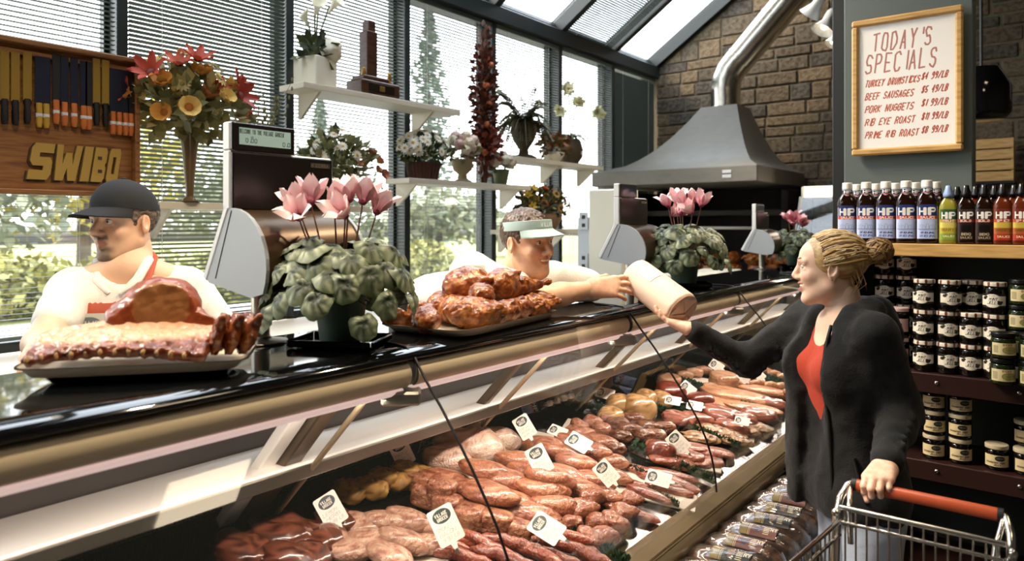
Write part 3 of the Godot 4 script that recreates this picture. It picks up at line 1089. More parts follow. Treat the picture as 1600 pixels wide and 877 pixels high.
		if i > 0:
			# black seal in the joint, running over the fascia and the worktop's edge
			b = MB.new()
			var pts := [Vector3(-1.46, 1.3885, z0), Vector3(-1.38, 1.389, z0), Vector3(-1.335, 1.385, z0), Vector3(-1.305, 1.365, z0)]
			for q in GLASS.slice(1):
				pts.append(Vector3(q.x + 0.002, q.y, z0))
			b.tube(pts, 0.0035, 6)
			part(t, "joint_seal", b, M.black)
			b = MB.new()
			b.beam(Vector3(-1.37, 1.262, z0 + 0.05), Vector3(-1.30, 1.262, z0 - 0.02), 0.07, 0.035, 0.006)
			part(t, "hinge_bracket", b, M.dull_steel)
			b = MB.new()
			b.tube([Vector3(-1.338, 1.322, z0 - 0.012), Vector3(-1.338, 1.322, z0 - 0.006)], 0.036, 16)
			part(t, "fascia_cap", b, M.dull_steel)
	# tall clear dividers that stand behind the glass at the front of the deck
	for k in 7:
		b = MB.new()
		b.box(Vector3(-1.02, 0.8, -0.85 - k * 0.7), Vector3(0.004, 0.08, 0.66))
		part(t, "front_guard", b, M.case_glass)
	# worktop: one continuous black slab with a rounded nose
	var wt := MB.new()
	strip(wt, [Vector2(-1.76, 1.355), Vector2(-1.76, 1.38), Vector2(-1.755, 1.385), Vector2(-1.36, 1.385)] + arc(Vector2(-1.36, 1.362), Vector2(0.06, 0.023), 88, -8, 12) + [Vector2(-1.31, 1.353), Vector2(-1.76, 1.355)], ZF, ZN, Vector2(-1.55, 1.37))
	for zz in [ZF, ZN]:
		wt.poly([Vector3(-1.76, 1.355, zz), Vector3(-1.31, 1.355, zz), Vector3(-1.33, 1.385, zz), Vector3(-1.76, 1.385, zz)], Vector3(0, 0, zz))
	solo("worktop", wt.done(), M.worktop, "glossy black glass worktop along the top of the meat case", "worktop")
	# white work ledge on the servers' side, near end
	var cb := MB.new()
	cb.box(Vector3(-1.905, 1.345, -0.25), Vector3(0.27, 0.03, 1.5), 0.006)
	solo("cutting_board", cb.done(), M.white, "long white cutting board behind the near end of the worktop", "cutting board")

# ---------------------------------------------------------------- scales, plants and trays on the worktop
func screen_material() -> void:
	var im := paper(512, 170, "#7f9794")
	ink_fit(im, "WELCOME TO THE VILLAGE GROCER", 6, 56, 40, 440, Color("#0c1413"), 5.0, 0.0, 0.0, 1.2)
	ink(im, "0.00", 62, 144, 40, Color("#0c1413"), 4.5, 0, 0, 1.8, 0.8)
	ink(im, "0.00", 430, 152, 40, Color("#0c1413"), 4.5, 0, 0, 1.8, 0.8)
	ink(im, "KG", 112, 96, 14, Color("#141d1c"), 2.0)
	printed("lcd_on", im, 0.2, {"emission_enabled": true, "emission": Color.BLACK, "emission_energy_multiplier": 0.25, "emission_texture": null})
	M.lcd_on.emission_texture = M.lcd_on.albedo_texture
	var bz := paper(160, 32, "#15120f")
	for r in [Rect2i(2, 2, 156, 2), Rect2i(2, 28, 156, 2), Rect2i(2, 2, 2, 28), Rect2i(156, 2, 2, 28)]:
		bz.fill_rect(r, Color("#4b423a"))
	ink(bz, "BIZERBA", 10, 25, 18, Color("#6b5f53"), 3.0, 0, 0, 2.6, 1.15)
	printed("maker_plate", bz, 0.4)

func scale(at: Vector3, label: String, lit: bool, size := 1.0) -> void:
	var t := thing("counter_scale", label, "scale", at, 0.0, "counter scales")
	t.scale = Vector3.ONE * size
	var b := MB.new()
	b.lathe([Vector2(0, 0), Vector2(0.07, 0), Vector2(0.07, 0.006), Vector2(0.03, 0.012), Vector2(0.024, 0.02), Vector2(0.024, 0.16), Vector2(0, 0.16)], 24)
	part(t, "post", b, M.steel, T3(Vector3(0.0, 0, 0.09)))
	# side profile of the housing: x towards the customer
	var prof := [Vector2(-0.04, 0.355), Vector2(-0.145, 0.168), Vector2(-0.135, 0.157), Vector2(0.065, 0.128)] + arc(Vector2(-0.03, 0.205), Vector2(0.165, 0.152), -25, 88, 10)
	for s in [[0.16, 0.15], [-0.16, -0.15]]:
		b = MB.new()
		b.prism(PackedVector2Array(prof), s[1], s[0])
		part(t, "cheek", b, M.lacquer_grey)
		b = MB.new()
		b.beam(Vector3(-0.022, 0.35, s[0]), Vector3(-0.10, 0.17, s[0]), 0.002, 0.003, 0, Vector3.BACK)
		part(t, "cheek_groove", b, M.black)
	b = MB.new()
	var inner := []
	for q in prof:
		inner.append(Vector2(-0.03, 0.22) + (q - Vector2(-0.03, 0.22)) * 0.97)
	strip(b, inner + [inner[0]], -0.15, 0.15, Vector2(-0.02, 0.24))
	part(t, "printer_drum", b, M.bronze_cover)
	# operator's keypad panel and the upright
	b = MB.new()
	b.beam(Vector3(-0.155, 0.165, 0), Vector3(-0.045, 0.36, 0), 0.325, 0.022, 0.004, Vector3.LEFT)
	part(t, "keypad_panel", b, M.light_grey)
	b = MB.new()
	b.box(Vector3(-0.045, 0.43, 0), Vector3(0.035, 0.155, 0.325), 0.004)
	part(t, "upright", b, M.light_grey)
	b = MB.new()
	b.box(Vector3(-0.045, 0.545, 0.065), Vector3(0.035, 0.075, 0.195), 0.004)
	part(t, "display_housing", b, M.light_grey)
	b = MB.new()
	b.box(Vector3(-0.024, 0.428, 0), Vector3(0.012, 0.15, 0.318), 0.003)
	part(t, "rear_panel", b, M.scale_black)
	b = MB.new()
	b.box(Vector3(-0.024, 0.545, 0.065), Vector3(0.012, 0.073, 0.19), 0.003)
	var face := part(t, "display_bezel", b, M.scale_black)
	b = MB.new()
	b.poly([Vector3(0, -0.0225, 0.078), Vector3(0, -0.0225, -0.078), Vector3(0, 0.0225, -0.078), Vector3(0, 0.0225, 0.078)], Vector3.RIGHT, [Vector2(0, 1), Vector2(1, 1), Vector2(1, 0), Vector2(0, 0)])
	part(face, "display_screen", b, M.lcd_on if lit else M.lcd_off, T3(Vector3(-0.0173, 0.546, 0.063)))
	b = MB.new()
	b.poly([Vector3(0, -0.007, 0.034), Vector3(0, -0.007, -0.034), Vector3(0, 0.007, -0.034), Vector3(0, 0.007, 0.034)], Vector3.RIGHT, [Vector2(0, 1), Vector2(1, 1), Vector2(1, 0), Vector2(0, 0)])
	part(t, "maker_plate", b, M.maker_plate, T3(Vector3(-0.0173, 0.483, -0.115)))

func heart_leaf(sd: int) -> ArrayMesh:
	var b := MB.new()
	var p := PackedVector3Array()
	var cl := PackedColorArray()
	var nr := 6
	var na := 22
	for r in nr:
		var f := r / (nr - 1.0)
		for k in na:
			var a := TAU * k / na
			var out := 1.0 - 0.42 * pow(maxf(0.0, cos(a)), 6.0) + 0.1 * pow(maxf(0.0, -cos(a)), 3.0)
			out *= 1.0 + 0.04 * sin(a * 7.0 + sd)
			var q := Vector3(sin(a) * out * f * 0.92, 0, -cos(a) * out * f)
			q.y = -0.28 * f * f + 0.1 * sin(a * 2.0 + sd) * f * f + 0.16 * exp(-pow((f - 0.45) * 4.0, 2.0)) + noise.get_noise_2d(q.x * 30.0 + sd * 9.0, q.z * 30.0) * 0.1
			p.append(q)
			var n := noise.get_noise_2d(a * 18.0 + sd * 31.0, f * 6.0) * 0.35
			var ring := clampf(1.35 - absf(f - 0.7 + n * 0.5) * 4.2, 0.0, 1.0) * clampf(0.6 + n * 2.2 + 0.3 * sin(a * 9.0), 0.15, 1.0)
			var c := Color("#1b2913").lerp(Color("#cfd3b4"), ring * 0.78)
			c = c.lerp(Color("#4a5a30"), smoothstep(0.86, 1.0, f) * 0.75)
			cl.append(c.srgb_to_linear())
	b.grid(p, nr, na, true, null, cl)
	for i in b.N.size():
		if b.N[i].y < 0.0:
			b.N[i] = -b.N[i]
	return b.done()

func cyclamen_flower(sd: int, c: Color) -> ArrayMesh:
	var b := MB.new()
	for k in 5:
		var a := TAU * k / 5.0 + sd
		var p := PackedVector3Array()
		var cl := PackedColorArray()
		var lean: float = 0.18 + 0.3 * absf(sin(k * 2.1 + sd * 1.7))
		for r in 6:
			var f := r / 5.0
			for s in 5:
				var g := (s - 2) / 2.0
				var w := 0.42 * sin(PI * clampf(f * 0.86 + 0.1, 0, 1)) * g
				var q := Vector3(w, f * 1.05 + 0.05 * g * g, 0.16 + lean * f * f * 1.1 + 0.18 * g * g * f + 0.1 * sin(g * 3.0 + sd + k) * f)
				p.append(q.rotated(Vector3.UP, a))
				cl.append(c.lerp(Color("#f8e6e4"), f * 0.7).lerp(Color("#a8455c"), pow(1.0 - f, 4.0) * 0.7).srgb_to_linear())
		b.grid(p, 6, 5, false, Vector3(0, 0.5, 0), cl)
	b.col = Color("#8c3a50").srgb_to_linear()
	b.lump(Vector3(0, 0.02, 0), Vector3(0.2, 0.16, 0.2), 0, 1, null, 0, 6, 10)
	return b.done()

func cyclamen(at: Vector3, s: float, turn: float, label: String, leaves: int, flowers: Array, pink: Color, spread := 1.0) -> void:
	var t := thing("potted_cyclamen", label, "potted plant", at, turn, "cyclamens on the worktop")
	var b := MB.new()
	b.lathe([Vector2(0, 0), Vector2(0.052, 0), Vector2(0.054, 0.004), Vector2(0.068, 0.118), Vector2(0.074, 0.12), Vector2(0.076, 0.143), Vector2(0.071, 0.145), Vector2(0.067, 0.135), Vector2(0.0, 0.128)], 36)
	b.xf = Transform3D(Basis.from_scale(Vector3.ONE * s), Vector3.ZERO)
	var pot := MB.new()
	pot.xf = Transform3D(Basis.from_scale(Vector3.ONE * s), Vector3(0, 0.012, 0))
	pot.lathe([Vector2(0, 0), Vector2(0.052, 0), Vector2(0.054, 0.004), Vector2(0.068, 0.114), Vector2(0.074, 0.117), Vector2(0.076, 0.143), Vector2(0.071, 0.145), Vector2(0.067, 0.135), Vector2(0.0, 0.128)], 36)
	part(t, "pot", pot, M.plant_pot)
	var tray := MB.new()
	tray.xf = Transform3D(Basis(Vector3.UP, 0.5 - turn), Vector3.ZERO)
	for q in [[Vector3(0, 0.004, 0), Vector3(0.22, 0.006, 0.15)], [Vector3(0, 0.012, 0.078), Vector3(0.22, 0.016, 0.006)], [Vector3(0, 0.012, -0.078), Vector3(0.22, 0.016, 0.006)], [Vector3(0.112, 0.012, 0), Vector3(0.006, 0.016, 0.15)], [Vector3(-0.112, 0.012, 0), Vector3(0.006, 0.016, 0.15)]]:
		tray.box(q[0] * s, q[1] * s, 0.003)
	part(t, "drip_tray", tray, M.gloss_black)
	var stems := MB.new()
	for i in leaves:
		var f := (i + 0.5) / leaves
		var a := i * 2.39996
		var rad := (0.05 + 0.15 * sqrt(f)) * s * spread
		var p := Vector3(cos(a) * rad, (0.255 - 0.16 * f * f + rr(-0.02, 0.02)) * s, sin(a) * rad)
		var outw := Vector3(cos(a), 0, sin(a))
		var nrm := (Vector3.UP * (1.0 - 0.55 * f) + outw * (0.35 + 0.9 * f) + Vector3(rr(-0.3, 0.3), rr(-0.1, 0.2), rr(-0.3, 0.3))).normalized()
		var fw := (outw * 0.8 + Vector3.DOWN * 0.4).cross(nrm).cross(nrm) * -1.0
		fw = fw.normalized()
		var sz := rr(0.034, 0.053) * s
		var bs := Basis(nrm.cross(fw), nrm, fw).scaled_local(Vector3.ONE * sz)
		if not shared.has("heart%d" % (i % 6)):
			shared["heart%d" % (i % 6)] = heart_leaf(i % 6)
		part(t, "leaf", shared["heart%d" % (i % 6)], M.leaf_tint, Transform3D(bs, p))
		stems.tube([Vector3(cos(a) * 0.02, 0.135, sin(a) * 0.02) * s, Vector3(p.x * 0.6, p.y * 0.85, p.z * 0.6), p - nrm * 0.003], [0.0022, 0.0018, 0.0015], 5)
	part(t, "petioles", stems, M.petiole)
	for i in flowers.size():
		var q: Array = flowers[i]
		var tip: Vector3 = q[0] * s
		var st := MB.new()
		st.tube([Vector3(0, 0.13 * s, 0), Vector3(tip.x * 0.55, tip.y * 0.6, tip.z * 0.55), Vector3(tip.x * 0.95, tip.y - 0.02 * s, tip.z * 0.95), tip], [0.003 * s, 0.0028 * s, 0.0022 * s, 0.002 * s], 6)
		part(t, "flower_stem", st, M.petiole)
		if not shared.has("cyc%d%s" % [i % 4, pink]):
			shared["cyc%d%s" % [i % 4, pink]] = cyclamen_flower(i % 4, pink)
		part(t, "flower", shared["cyc%d%s" % [i % 4, pink]], M.petal_tint, Transform3D(Basis.from_euler(Vector3(q[1], i * 1.3, q[2])).scaled(Vector3.ONE * 0.058 * s), tip))

func roast_paint(p: Vector3, sd: float, dark := 0.0) -> Color:
	var n := noise.get_noise_3dv(p * 260.0 + Vector3(sd * 13.0, 0, 0)) * 0.5 + 0.5
	var m := noise.get_noise_3dv(p * 900.0 + Vector3(0, sd * 13.0, 0)) * 0.5 + 0.5
	var c := Color("#5a2410").lerp(Color("#b9702f"), clampf(n * 1.5 - 0.2 - dark, 0, 1)).lerp(Color("#d6a25c"), clampf(n * 2.0 - 1.15 - dark, 0, 0.8)).lerp(Color("#2c0f07"), clampf(m * 1.8 - 1.05 + dark * 0.4, 0, 0.8))
	return c.srgb_to_linear()

func poultry(kind: int) -> ArrayMesh:
	var f := Field.new(Vector3(-0.13, -0.08, -0.09), Vector3(0.15, 0.11, 0.09), 0.0045)
	if kind == 0:      # whole leg: thigh, drumstick, bone end
		f.ell(Vector3(-0.05, 0.0, 0.0), Vector3(0.062, 0.042, 0.05), 0.02)
		f.cap(Vector3(-0.01, 0.005, 0.01), Vector3(0.07, 0.0, -0.01), 0.038, 0.018, 0.025)
		f.cap(Vector3(0.07, 0, -0.01), Vector3(0.115, 0.004, -0.02), 0.010, 0.009, 0.012)
		f.ell(Vector3(0.12, 0.005, -0.02), Vector3(0.014, 0.012, 0.016), 0.008)
		f.ell(Vector3(-0.02, 0.03, 0.02), Vector3(0.03, 0.012, 0.02), 0.012)
	elif kind == 1:    # half bird: breast, leg folded, wing
		f.ell(Vector3(0, 0, 0), Vector3(0.09, 0.055, 0.06), 0.02)
		f.cap(Vector3(0.03, 0.0, 0.045), Vector3(0.1, 0.03, 0.04), 0.03, 0.014, 0.015)
		f.cap(Vector3(-0.05, 0.02, 0.05), Vector3(0.0, 0.03, 0.068), 0.014, 0.011, 0.008)
		f.cap(Vector3(0.0, 0.03, 0.068), Vector3(-0.045, 0.01, 0.075), 0.010, 0.007, 0.006)
		f.cap(Vector3(0.06, 0.01, -0.03), Vector3(0.12, 0.0, -0.02), 0.028, 0.011, 0.015)
	else:              # large breast portion with a pointed end
		f.ell(Vector3(-0.02, 0.005, 0), Vector3(0.085, 0.06, 0.062), 0.02)
		f.ell(Vector3(0.06, -0.015, 0.01), Vector3(0.065, 0.035, 0.04), 0.03)
		f.cap(Vector3(-0.06, 0.03, 0.04), Vector3(0.02, 0.045, 0.05), 0.016, 0.01, 0.012)
	f.rough(noise, 0.006, 330.0)
	var b := MB.new()
	f.mesh(b, func(p: Vector3) -> Color: return roast_paint(p, kind, 0.12 if kind == 0 else -0.05))
	return b.done()

func baking_tray(called: String, label: String, at: Transform3D, sx: float, sz: float, hgt: float, m: String, category: String) -> void:
	var t := thing(called, label, category)
	t.transform = at
	var b := MB.new()
	# rounded-corner dish: rings of a superellipse
	var p := PackedVector3Array()
	var rings := [[0.0, 0.003], [0.86, 0.003], [0.9, 0.006], [0.965, hgt], [1.0, hgt + 0.001], [1.0, hgt - 0.003], [0.95, hgt - 0.006], [0.89, 0.0], [0.0, 0.0]]
	for r in rings:
		for k in 48:
			var a := TAU * k / 48.0
			p.append(Vector3(signf(cos(a)) * pow(absf(cos(a)), 0.28) * sx * 0.5 * r[0], r[1], signf(sin(a)) * pow(absf(sin(a)), 0.28) * sz * 0.5 * r[0]))
	b.grid(p, rings.size(), 48, true)
	for i in b.N.size():
		if (i / 49 <= 3) == (b.N[i].y < 0.0) and absf(b.N[i].y) > 0.3:
			b.N[i] = -b.N[i]
	part(t, "dish", b, M[m])

func counter_things() -> void:
	mat("bronze_cover", "#4d3a26", 0.32, 0.6)
	mat("scale_black", "#120e0c", 0.25)
	mat("lcd_off", "#232b3c", 0.15)
	mat("petiole", "#6d4a3c", 0.55)
	mat("tray_cream", "#c9bca3", 0.4)
	mat("roast", Color.WHITE, 0.34, 0.0, {"vertex_color_use_as_albedo": true, "clearcoat_enabled": true, "clearcoat": 0.35, "clearcoat_roughness": 0.25})
	screen_material()
	scale(Vector3(-1.69, 1.385, -1.165), "large counter scale with a lit grey text display, beside the near cyclamen", true)
	scale(Vector3(-1.70, 1.385, -3.19), "counter scale with a blank blue display, behind the paper parcel", false, 0.88)
	scale(Vector3(-1.69, 1.385, -5.06), "small far counter scale in front of the dark grill", false, 0.78)
	cyclamen(Vector3(-1.495, 1.386, -1.185), 1.0, 0.0, "near potted cyclamen with pale pink flowers and big silver-marked leaves", 64, [[Vector3(-0.075, 0.355, 0.075), 0.25, 0.3], [Vector3(-0.06, 0.33, 0.085), 0.9, 0.5], [Vector3(-0.045, 0.37, 0.06), 0.1, -0.2], [Vector3(0.0, 0.35, 0.02), 0.5, 0.2], [Vector3(0.02, 0.375, -0.01), 0.1, -0.25], [Vector3(0.03, 0.335, 0.01), 1.0, -0.1], [Vector3(0.07, 0.345, -0.06), 0.2, -0.4], [Vector3(0.045, 0.37, -0.035), 0.3, 0.0]], Color("#f2c6cb"))
	cyclamen(Vector3(-1.52, 1.386, -3.34), 1.12, 0.2, "second potted cyclamen with rose pink flowers, right of the paper parcel", 56, [[Vector3(-0.075, 0.36, -0.02), 0.2, 0.3], [Vector3(-0.06, 0.32, -0.05), 0.8, 0.2], [Vector3(-0.035, 0.38, 0.0), 0.0, 0.1], [Vector3(0.005, 0.36, 0.05), 0.2, -0.3], [Vector3(0.05, 0.33, 0.06), 0.7, -0.3], [Vector3(0.04, 0.375, -0.01), 0.1, -0.1], [Vector3(0.085, 0.36, 0.04), 0.1, -0.4], [Vector3(0.0, 0.325, 0.07), 0.9, 0.0]], Color("#efb2bc"))
	cyclamen(Vector3(-1.55, 1.386, -5.28), 1.0, 2.0, "furthest potted cyclamen with deep pink flowers, by the woman's forehead", 34, [[Vector3(-0.05, 0.32, 0.03), 0.2, 0.3], [Vector3(0.0, 0.35, 0.0), 0.0, 0.0], [Vector3(0.03, 0.34, -0.04), 0.2, -0.3], [Vector3(0.05, 0.31, 0.0), 0.7, -0.3], [Vector3(0.0, 0.3, 0.05), 0.8, 0.2]], Color("#cf6a7c"))
	# tray of smoked poultry
	var tt := Transform3D(Basis(Vector3.UP, 0.10), Vector3(-1.475, 1.387, -1.70))
	baking_tray("poultry_tray", "cream rectangular tray heaped with smoked poultry, between the scale and the man in a visor", tt, 0.32, 0.60, 0.022, "tray_cream", "tray")
	for k in 3:
		shared["bird%d" % k] = poultry(k)
	# local x, y, z on the tray; kind; turn; roll; scale
	var birds := [[-0.09, 0.045, 0.19, 0, 1.2, 0.2, 1.0, "dark smoked turkey leg at the left end of the tray, half behind the pot"], [-0.02, 0.04, 0.245, 0, 2.6, -0.2, 0.85, "smoked leg lying flat at the tray's near left corner"], [0.07, 0.05, 0.12, 1, 0.4, 0.1, 0.9, "golden half chicken with a folded leg at the tray's front corner"], [-0.02, 0.05, 0.08, 1, 1.9, 0.0, 0.85, "brown half chicken behind the front corner piece"], [-0.03, 0.11, -0.02, 2, 1.35, 0.3, 1.05, "big golden breast piece on top of the pile, left peak"], [0.1, 0.042, 0.03, 0, 1.5, 0.4, 0.85, "cut leg piece in the front row, second from the front corner"], [0.105, 0.042, -0.045, 0, 1.4, 0.0, 0.8, "curled leg piece in the middle of the front row"], [0.105, 0.042, -0.115, 0, 1.3, -0.3, 0.8, "dark leg piece in the front row, right of the middle"], [0.1, 0.045, -0.19, 1, 1.2, 0.2, 0.7, "dark half bird near the right end of the front row"], [0.07, 0.05, -0.25, 1, 0.2, 0.0, 0.7, "golden brown piece at the right end of the tray"], [0.03, 0.11, -0.12, 2, 1.6, -0.1, 0.9, "dark brown breast piece on top of the pile, right peak"], [0.06, 0.105, -0.19, 0, 1.0, 0.3, 0.85, "drumstick pointing right on the pile by the man's arm"], [-0.07, 0.05, -0.1, 1, 2.2, 0.0, 0.9, "half bird at the back middle of the tray"], [-0.08, 0.05, -0.21, 1, 2.9, 0.0, 0.85, "half bird at the back right of the tray"], [-0.09, 0.05, 0.05, 2, 2.0, 0.0, 0.8, "breast piece at the back left of the tray"], [0.045, 0.1, 0.05, 0, 2.4, 0.5, 0.8, "leg with a bare bone end sticking up in the middle"]]
	for q in birds:
		solo("smoked_poultry", shared["bird%d" % q[3]], M.roast, q[7], "poultry", tt * euler(Vector3(q[0], q[1], q[2]), Vector3(q[5], q[4], 0), Vector3.ONE * q[6]), "smoked poultry on the cream tray")
	ribs_tray()

func ribs_tray() -> void:
	var tt := Transform3D(Basis(Vector3.UP, 0.90), Vector3(-1.535, 1.387, -0.705))
	baking_tray("black_base", "shallow black base under the cream ribs platter", tt, 0.36, 0.18, 0.018, "gloss_black", "tray")  # small black dish set beneath the platter
	baking_tray("rib_platter", "cream oblong platter under the rack of ribs at the left", tt * T3(Vector3(0, 0.016, 0)), 0.43, 0.23, 0.02, "tray_cream", "platter")
	# rack of ribs: a bowed slab, ribbed along its length
	var f := Field.new(Vector3(-0.2, -0.03, -0.11), Vector3(0.2, 0.09, 0.11), 0.005)
	for k in 13:
		var x := -0.165 + k * 0.0255
		var y := 0.03 + 0.012 * sin(k * 0.3)
		f.cap(Vector3(x, y - 0.012, 0.075), Vector3(x + 0.006, y + 0.012, -0.02), 0.014, 0.02, 0.012)
		f.cap(Vector3(x + 0.006, y + 0.012, -0.02), Vector3(x, y - 0.005, -0.08), 0.02, 0.016, 0.012)
	f.ell(Vector3(-0.01, 0.036, -0.01), Vector3(0.175, 0.022, 0.07), 0.02)
	f.rough(noise, 0.006, 500.0)
	var b := MB.new()
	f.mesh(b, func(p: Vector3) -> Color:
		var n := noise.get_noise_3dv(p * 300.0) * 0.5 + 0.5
		var fullness := clampf(smoothstep(0.035, 0.052, p.y) + (n - 0.5) * 0.9, 0.0, 1.0)  # paler towards the top of the rack, broken up by noise
		return Color("#4a1a0c").lerp(Color("#7a3216"), n).lerp(Color("#e2c2a2").lerp(Color("#c78a62"), n * n), fullness * 0.92).srgb_to_linear())
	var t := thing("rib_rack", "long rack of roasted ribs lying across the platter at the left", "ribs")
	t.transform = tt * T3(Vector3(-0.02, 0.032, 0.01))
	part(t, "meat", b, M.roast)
	for k in 12:
		var bn := MB.new()
		bn.lump(Vector3(-0.165 + k * 0.0255, 0.019 + 0.01 * sin(k * 0.3), 0.086 + rr(-0.003, 0.002)), Vector3(0.0045, 0.007, 0.007), 0.5, 0.9, noise, k, 6, 8)
		part(t, "rib_bone", bn, M.bone)
	for k in 3:
		f = Field.new(Vector3(-0.06, -0.05, -0.09), Vector3(0.06, 0.08, 0.09), 0.0055)
		f.ell(Vector3(0, 0.012, 0), Vector3(0.016, 0.045, 0.07), 0.01)
		f.cap(Vector3(0, 0.02, 0.05), Vector3(0.004, 0.06, 0.07), 0.012, 0.008, 0.01)
		f.rough(noise, 0.008, 400.0)
		b = MB.new()
		f.mesh(b, func(p: Vector3) -> Color: return roast_paint(p + Vector3(k, 0, 0), 3.0, 0.25))
		solo("rib_slice", b.done(), M.roast, ["cut rib slice standing next to the rack's right end", "middle of the three standing rib slices", "outermost standing rib slice at the platter's right end"][k], "ribs", tt * euler(Vector3(0.145 + k * 0.026, 0.064, 0.0), Vector3(0, 0.15 * k, -0.25)), "rib slices standing at the platter end")
	# ham: rounded joint with a flat cut face and a thin tail
	f = Field.new(Vector3(-0.11, -0.07, -0.09), Vector3(0.17, 0.10, 0.10), 0.005)
	f.ell(Vector3(0, 0.01, -0.01), Vector3(0.078, 0.062, 0.07), 0.02)
	f.ell(Vector3(-0.065, -0.015, 0.02), Vector3(0.04, 0.035, 0.04), 0.03)
	f.cap(Vector3(0.05, -0.02, 0.0), Vector3(0.14, -0.035, 0.02), 0.03, 0.005, 0.03)
	f.clip(Vector3(0.02, 0, 0.035), Vector3(0.25, 0.1, 1).normalized())
	f.rough(noise, 0.004, 300.0)
	b = MB.new()
	f.mesh(b, func(p: Vector3) -> Color:
		var n := noise.get_noise_3dv(p * 350.0) * 0.5 + 0.5
		var cut := (p - Vector3(0.02, 0, 0.035)).dot(Vector3(0.25, 0.1, 1).normalized()) > -0.005 and (p - Vector3(0.012, 0.01, 0.035)).length() < 0.056
		return (Color("#8a5a34").lerp(Color("#a06c40"), n) if cut else Color("#6b2a14").lerp(Color("#a8562c"), n)).srgb_to_linear())
	solo("roast_ham", b.done(), M.roast, "round roast ham with a flat brown cut face behind the ribs", "ham", tt * euler(Vector3(0.02, 0.125, -0.045), Vector3(0, -0.1, 0)))

# ---------------------------------------------------------------- meat in the case
func meat_lump(key: String, r: Vector3, amp: float, e: float, ca: String, cb: String, cf := 3.0, freq := 0.35, rows := 14, cols := 20) -> void:
	for k in 3:
		var b := MB.new()
		b.lump(Vector3.ZERO, r, amp, freq, noise, k * 1.7 + key.length(), rows, cols, e, hex(ca).srgb_to_linear(), hex(cb).srgb_to_linear(), cf)
		shared[key + str(k)] = b.done()

func price_tag(i: int, at: Vector3, roll: float, lie: float, s: float, label: String) -> void:
	var o := PackedVector2Array()
	for c in [[0.026, 0.04, 0, 90], [-0.026, 0.04, 90, 180], [-0.026, -0.036, 180, 270]]:
		for q in arc(Vector2(c[0], c[1]), Vector2(0.006, 0.006), c[2], c[3], 4):
			o.append(q)
	o.append_array(PackedVector2Array([Vector2(-0.008, -0.042), Vector2(0.0, -0.072), Vector2(0.008, -0.042)]))
	for q in arc(Vector2(0.026, -0.036), Vector2(0.006, 0.006), 270, 360, 4):
		o.append(q)
	if not shared.has("tag"):
		var b := MB.new()
		b.prism(o, -0.0008, 0.0008, Rect2(-0.034, -0.05, 0.068, 0.098))
		shared.tag = b.done()
	var n := (Vector3(0, 1.7, 0) - at).normalized() + Vector3.UP * (lie - 0.4)
	n = n.normalized()
	var x := Vector3.UP.cross(n).normalized()
	var bs := Basis(x, n.cross(x), n) * Basis(Vector3.BACK, roll * -1.0)
	solo("price_tag", shared.tag, M["tag%d" % (i % 5)], label, "price tag", Transform3D(bs.scaled_local(Vector3.ONE * s), at), "white spiked price tags in the meat")

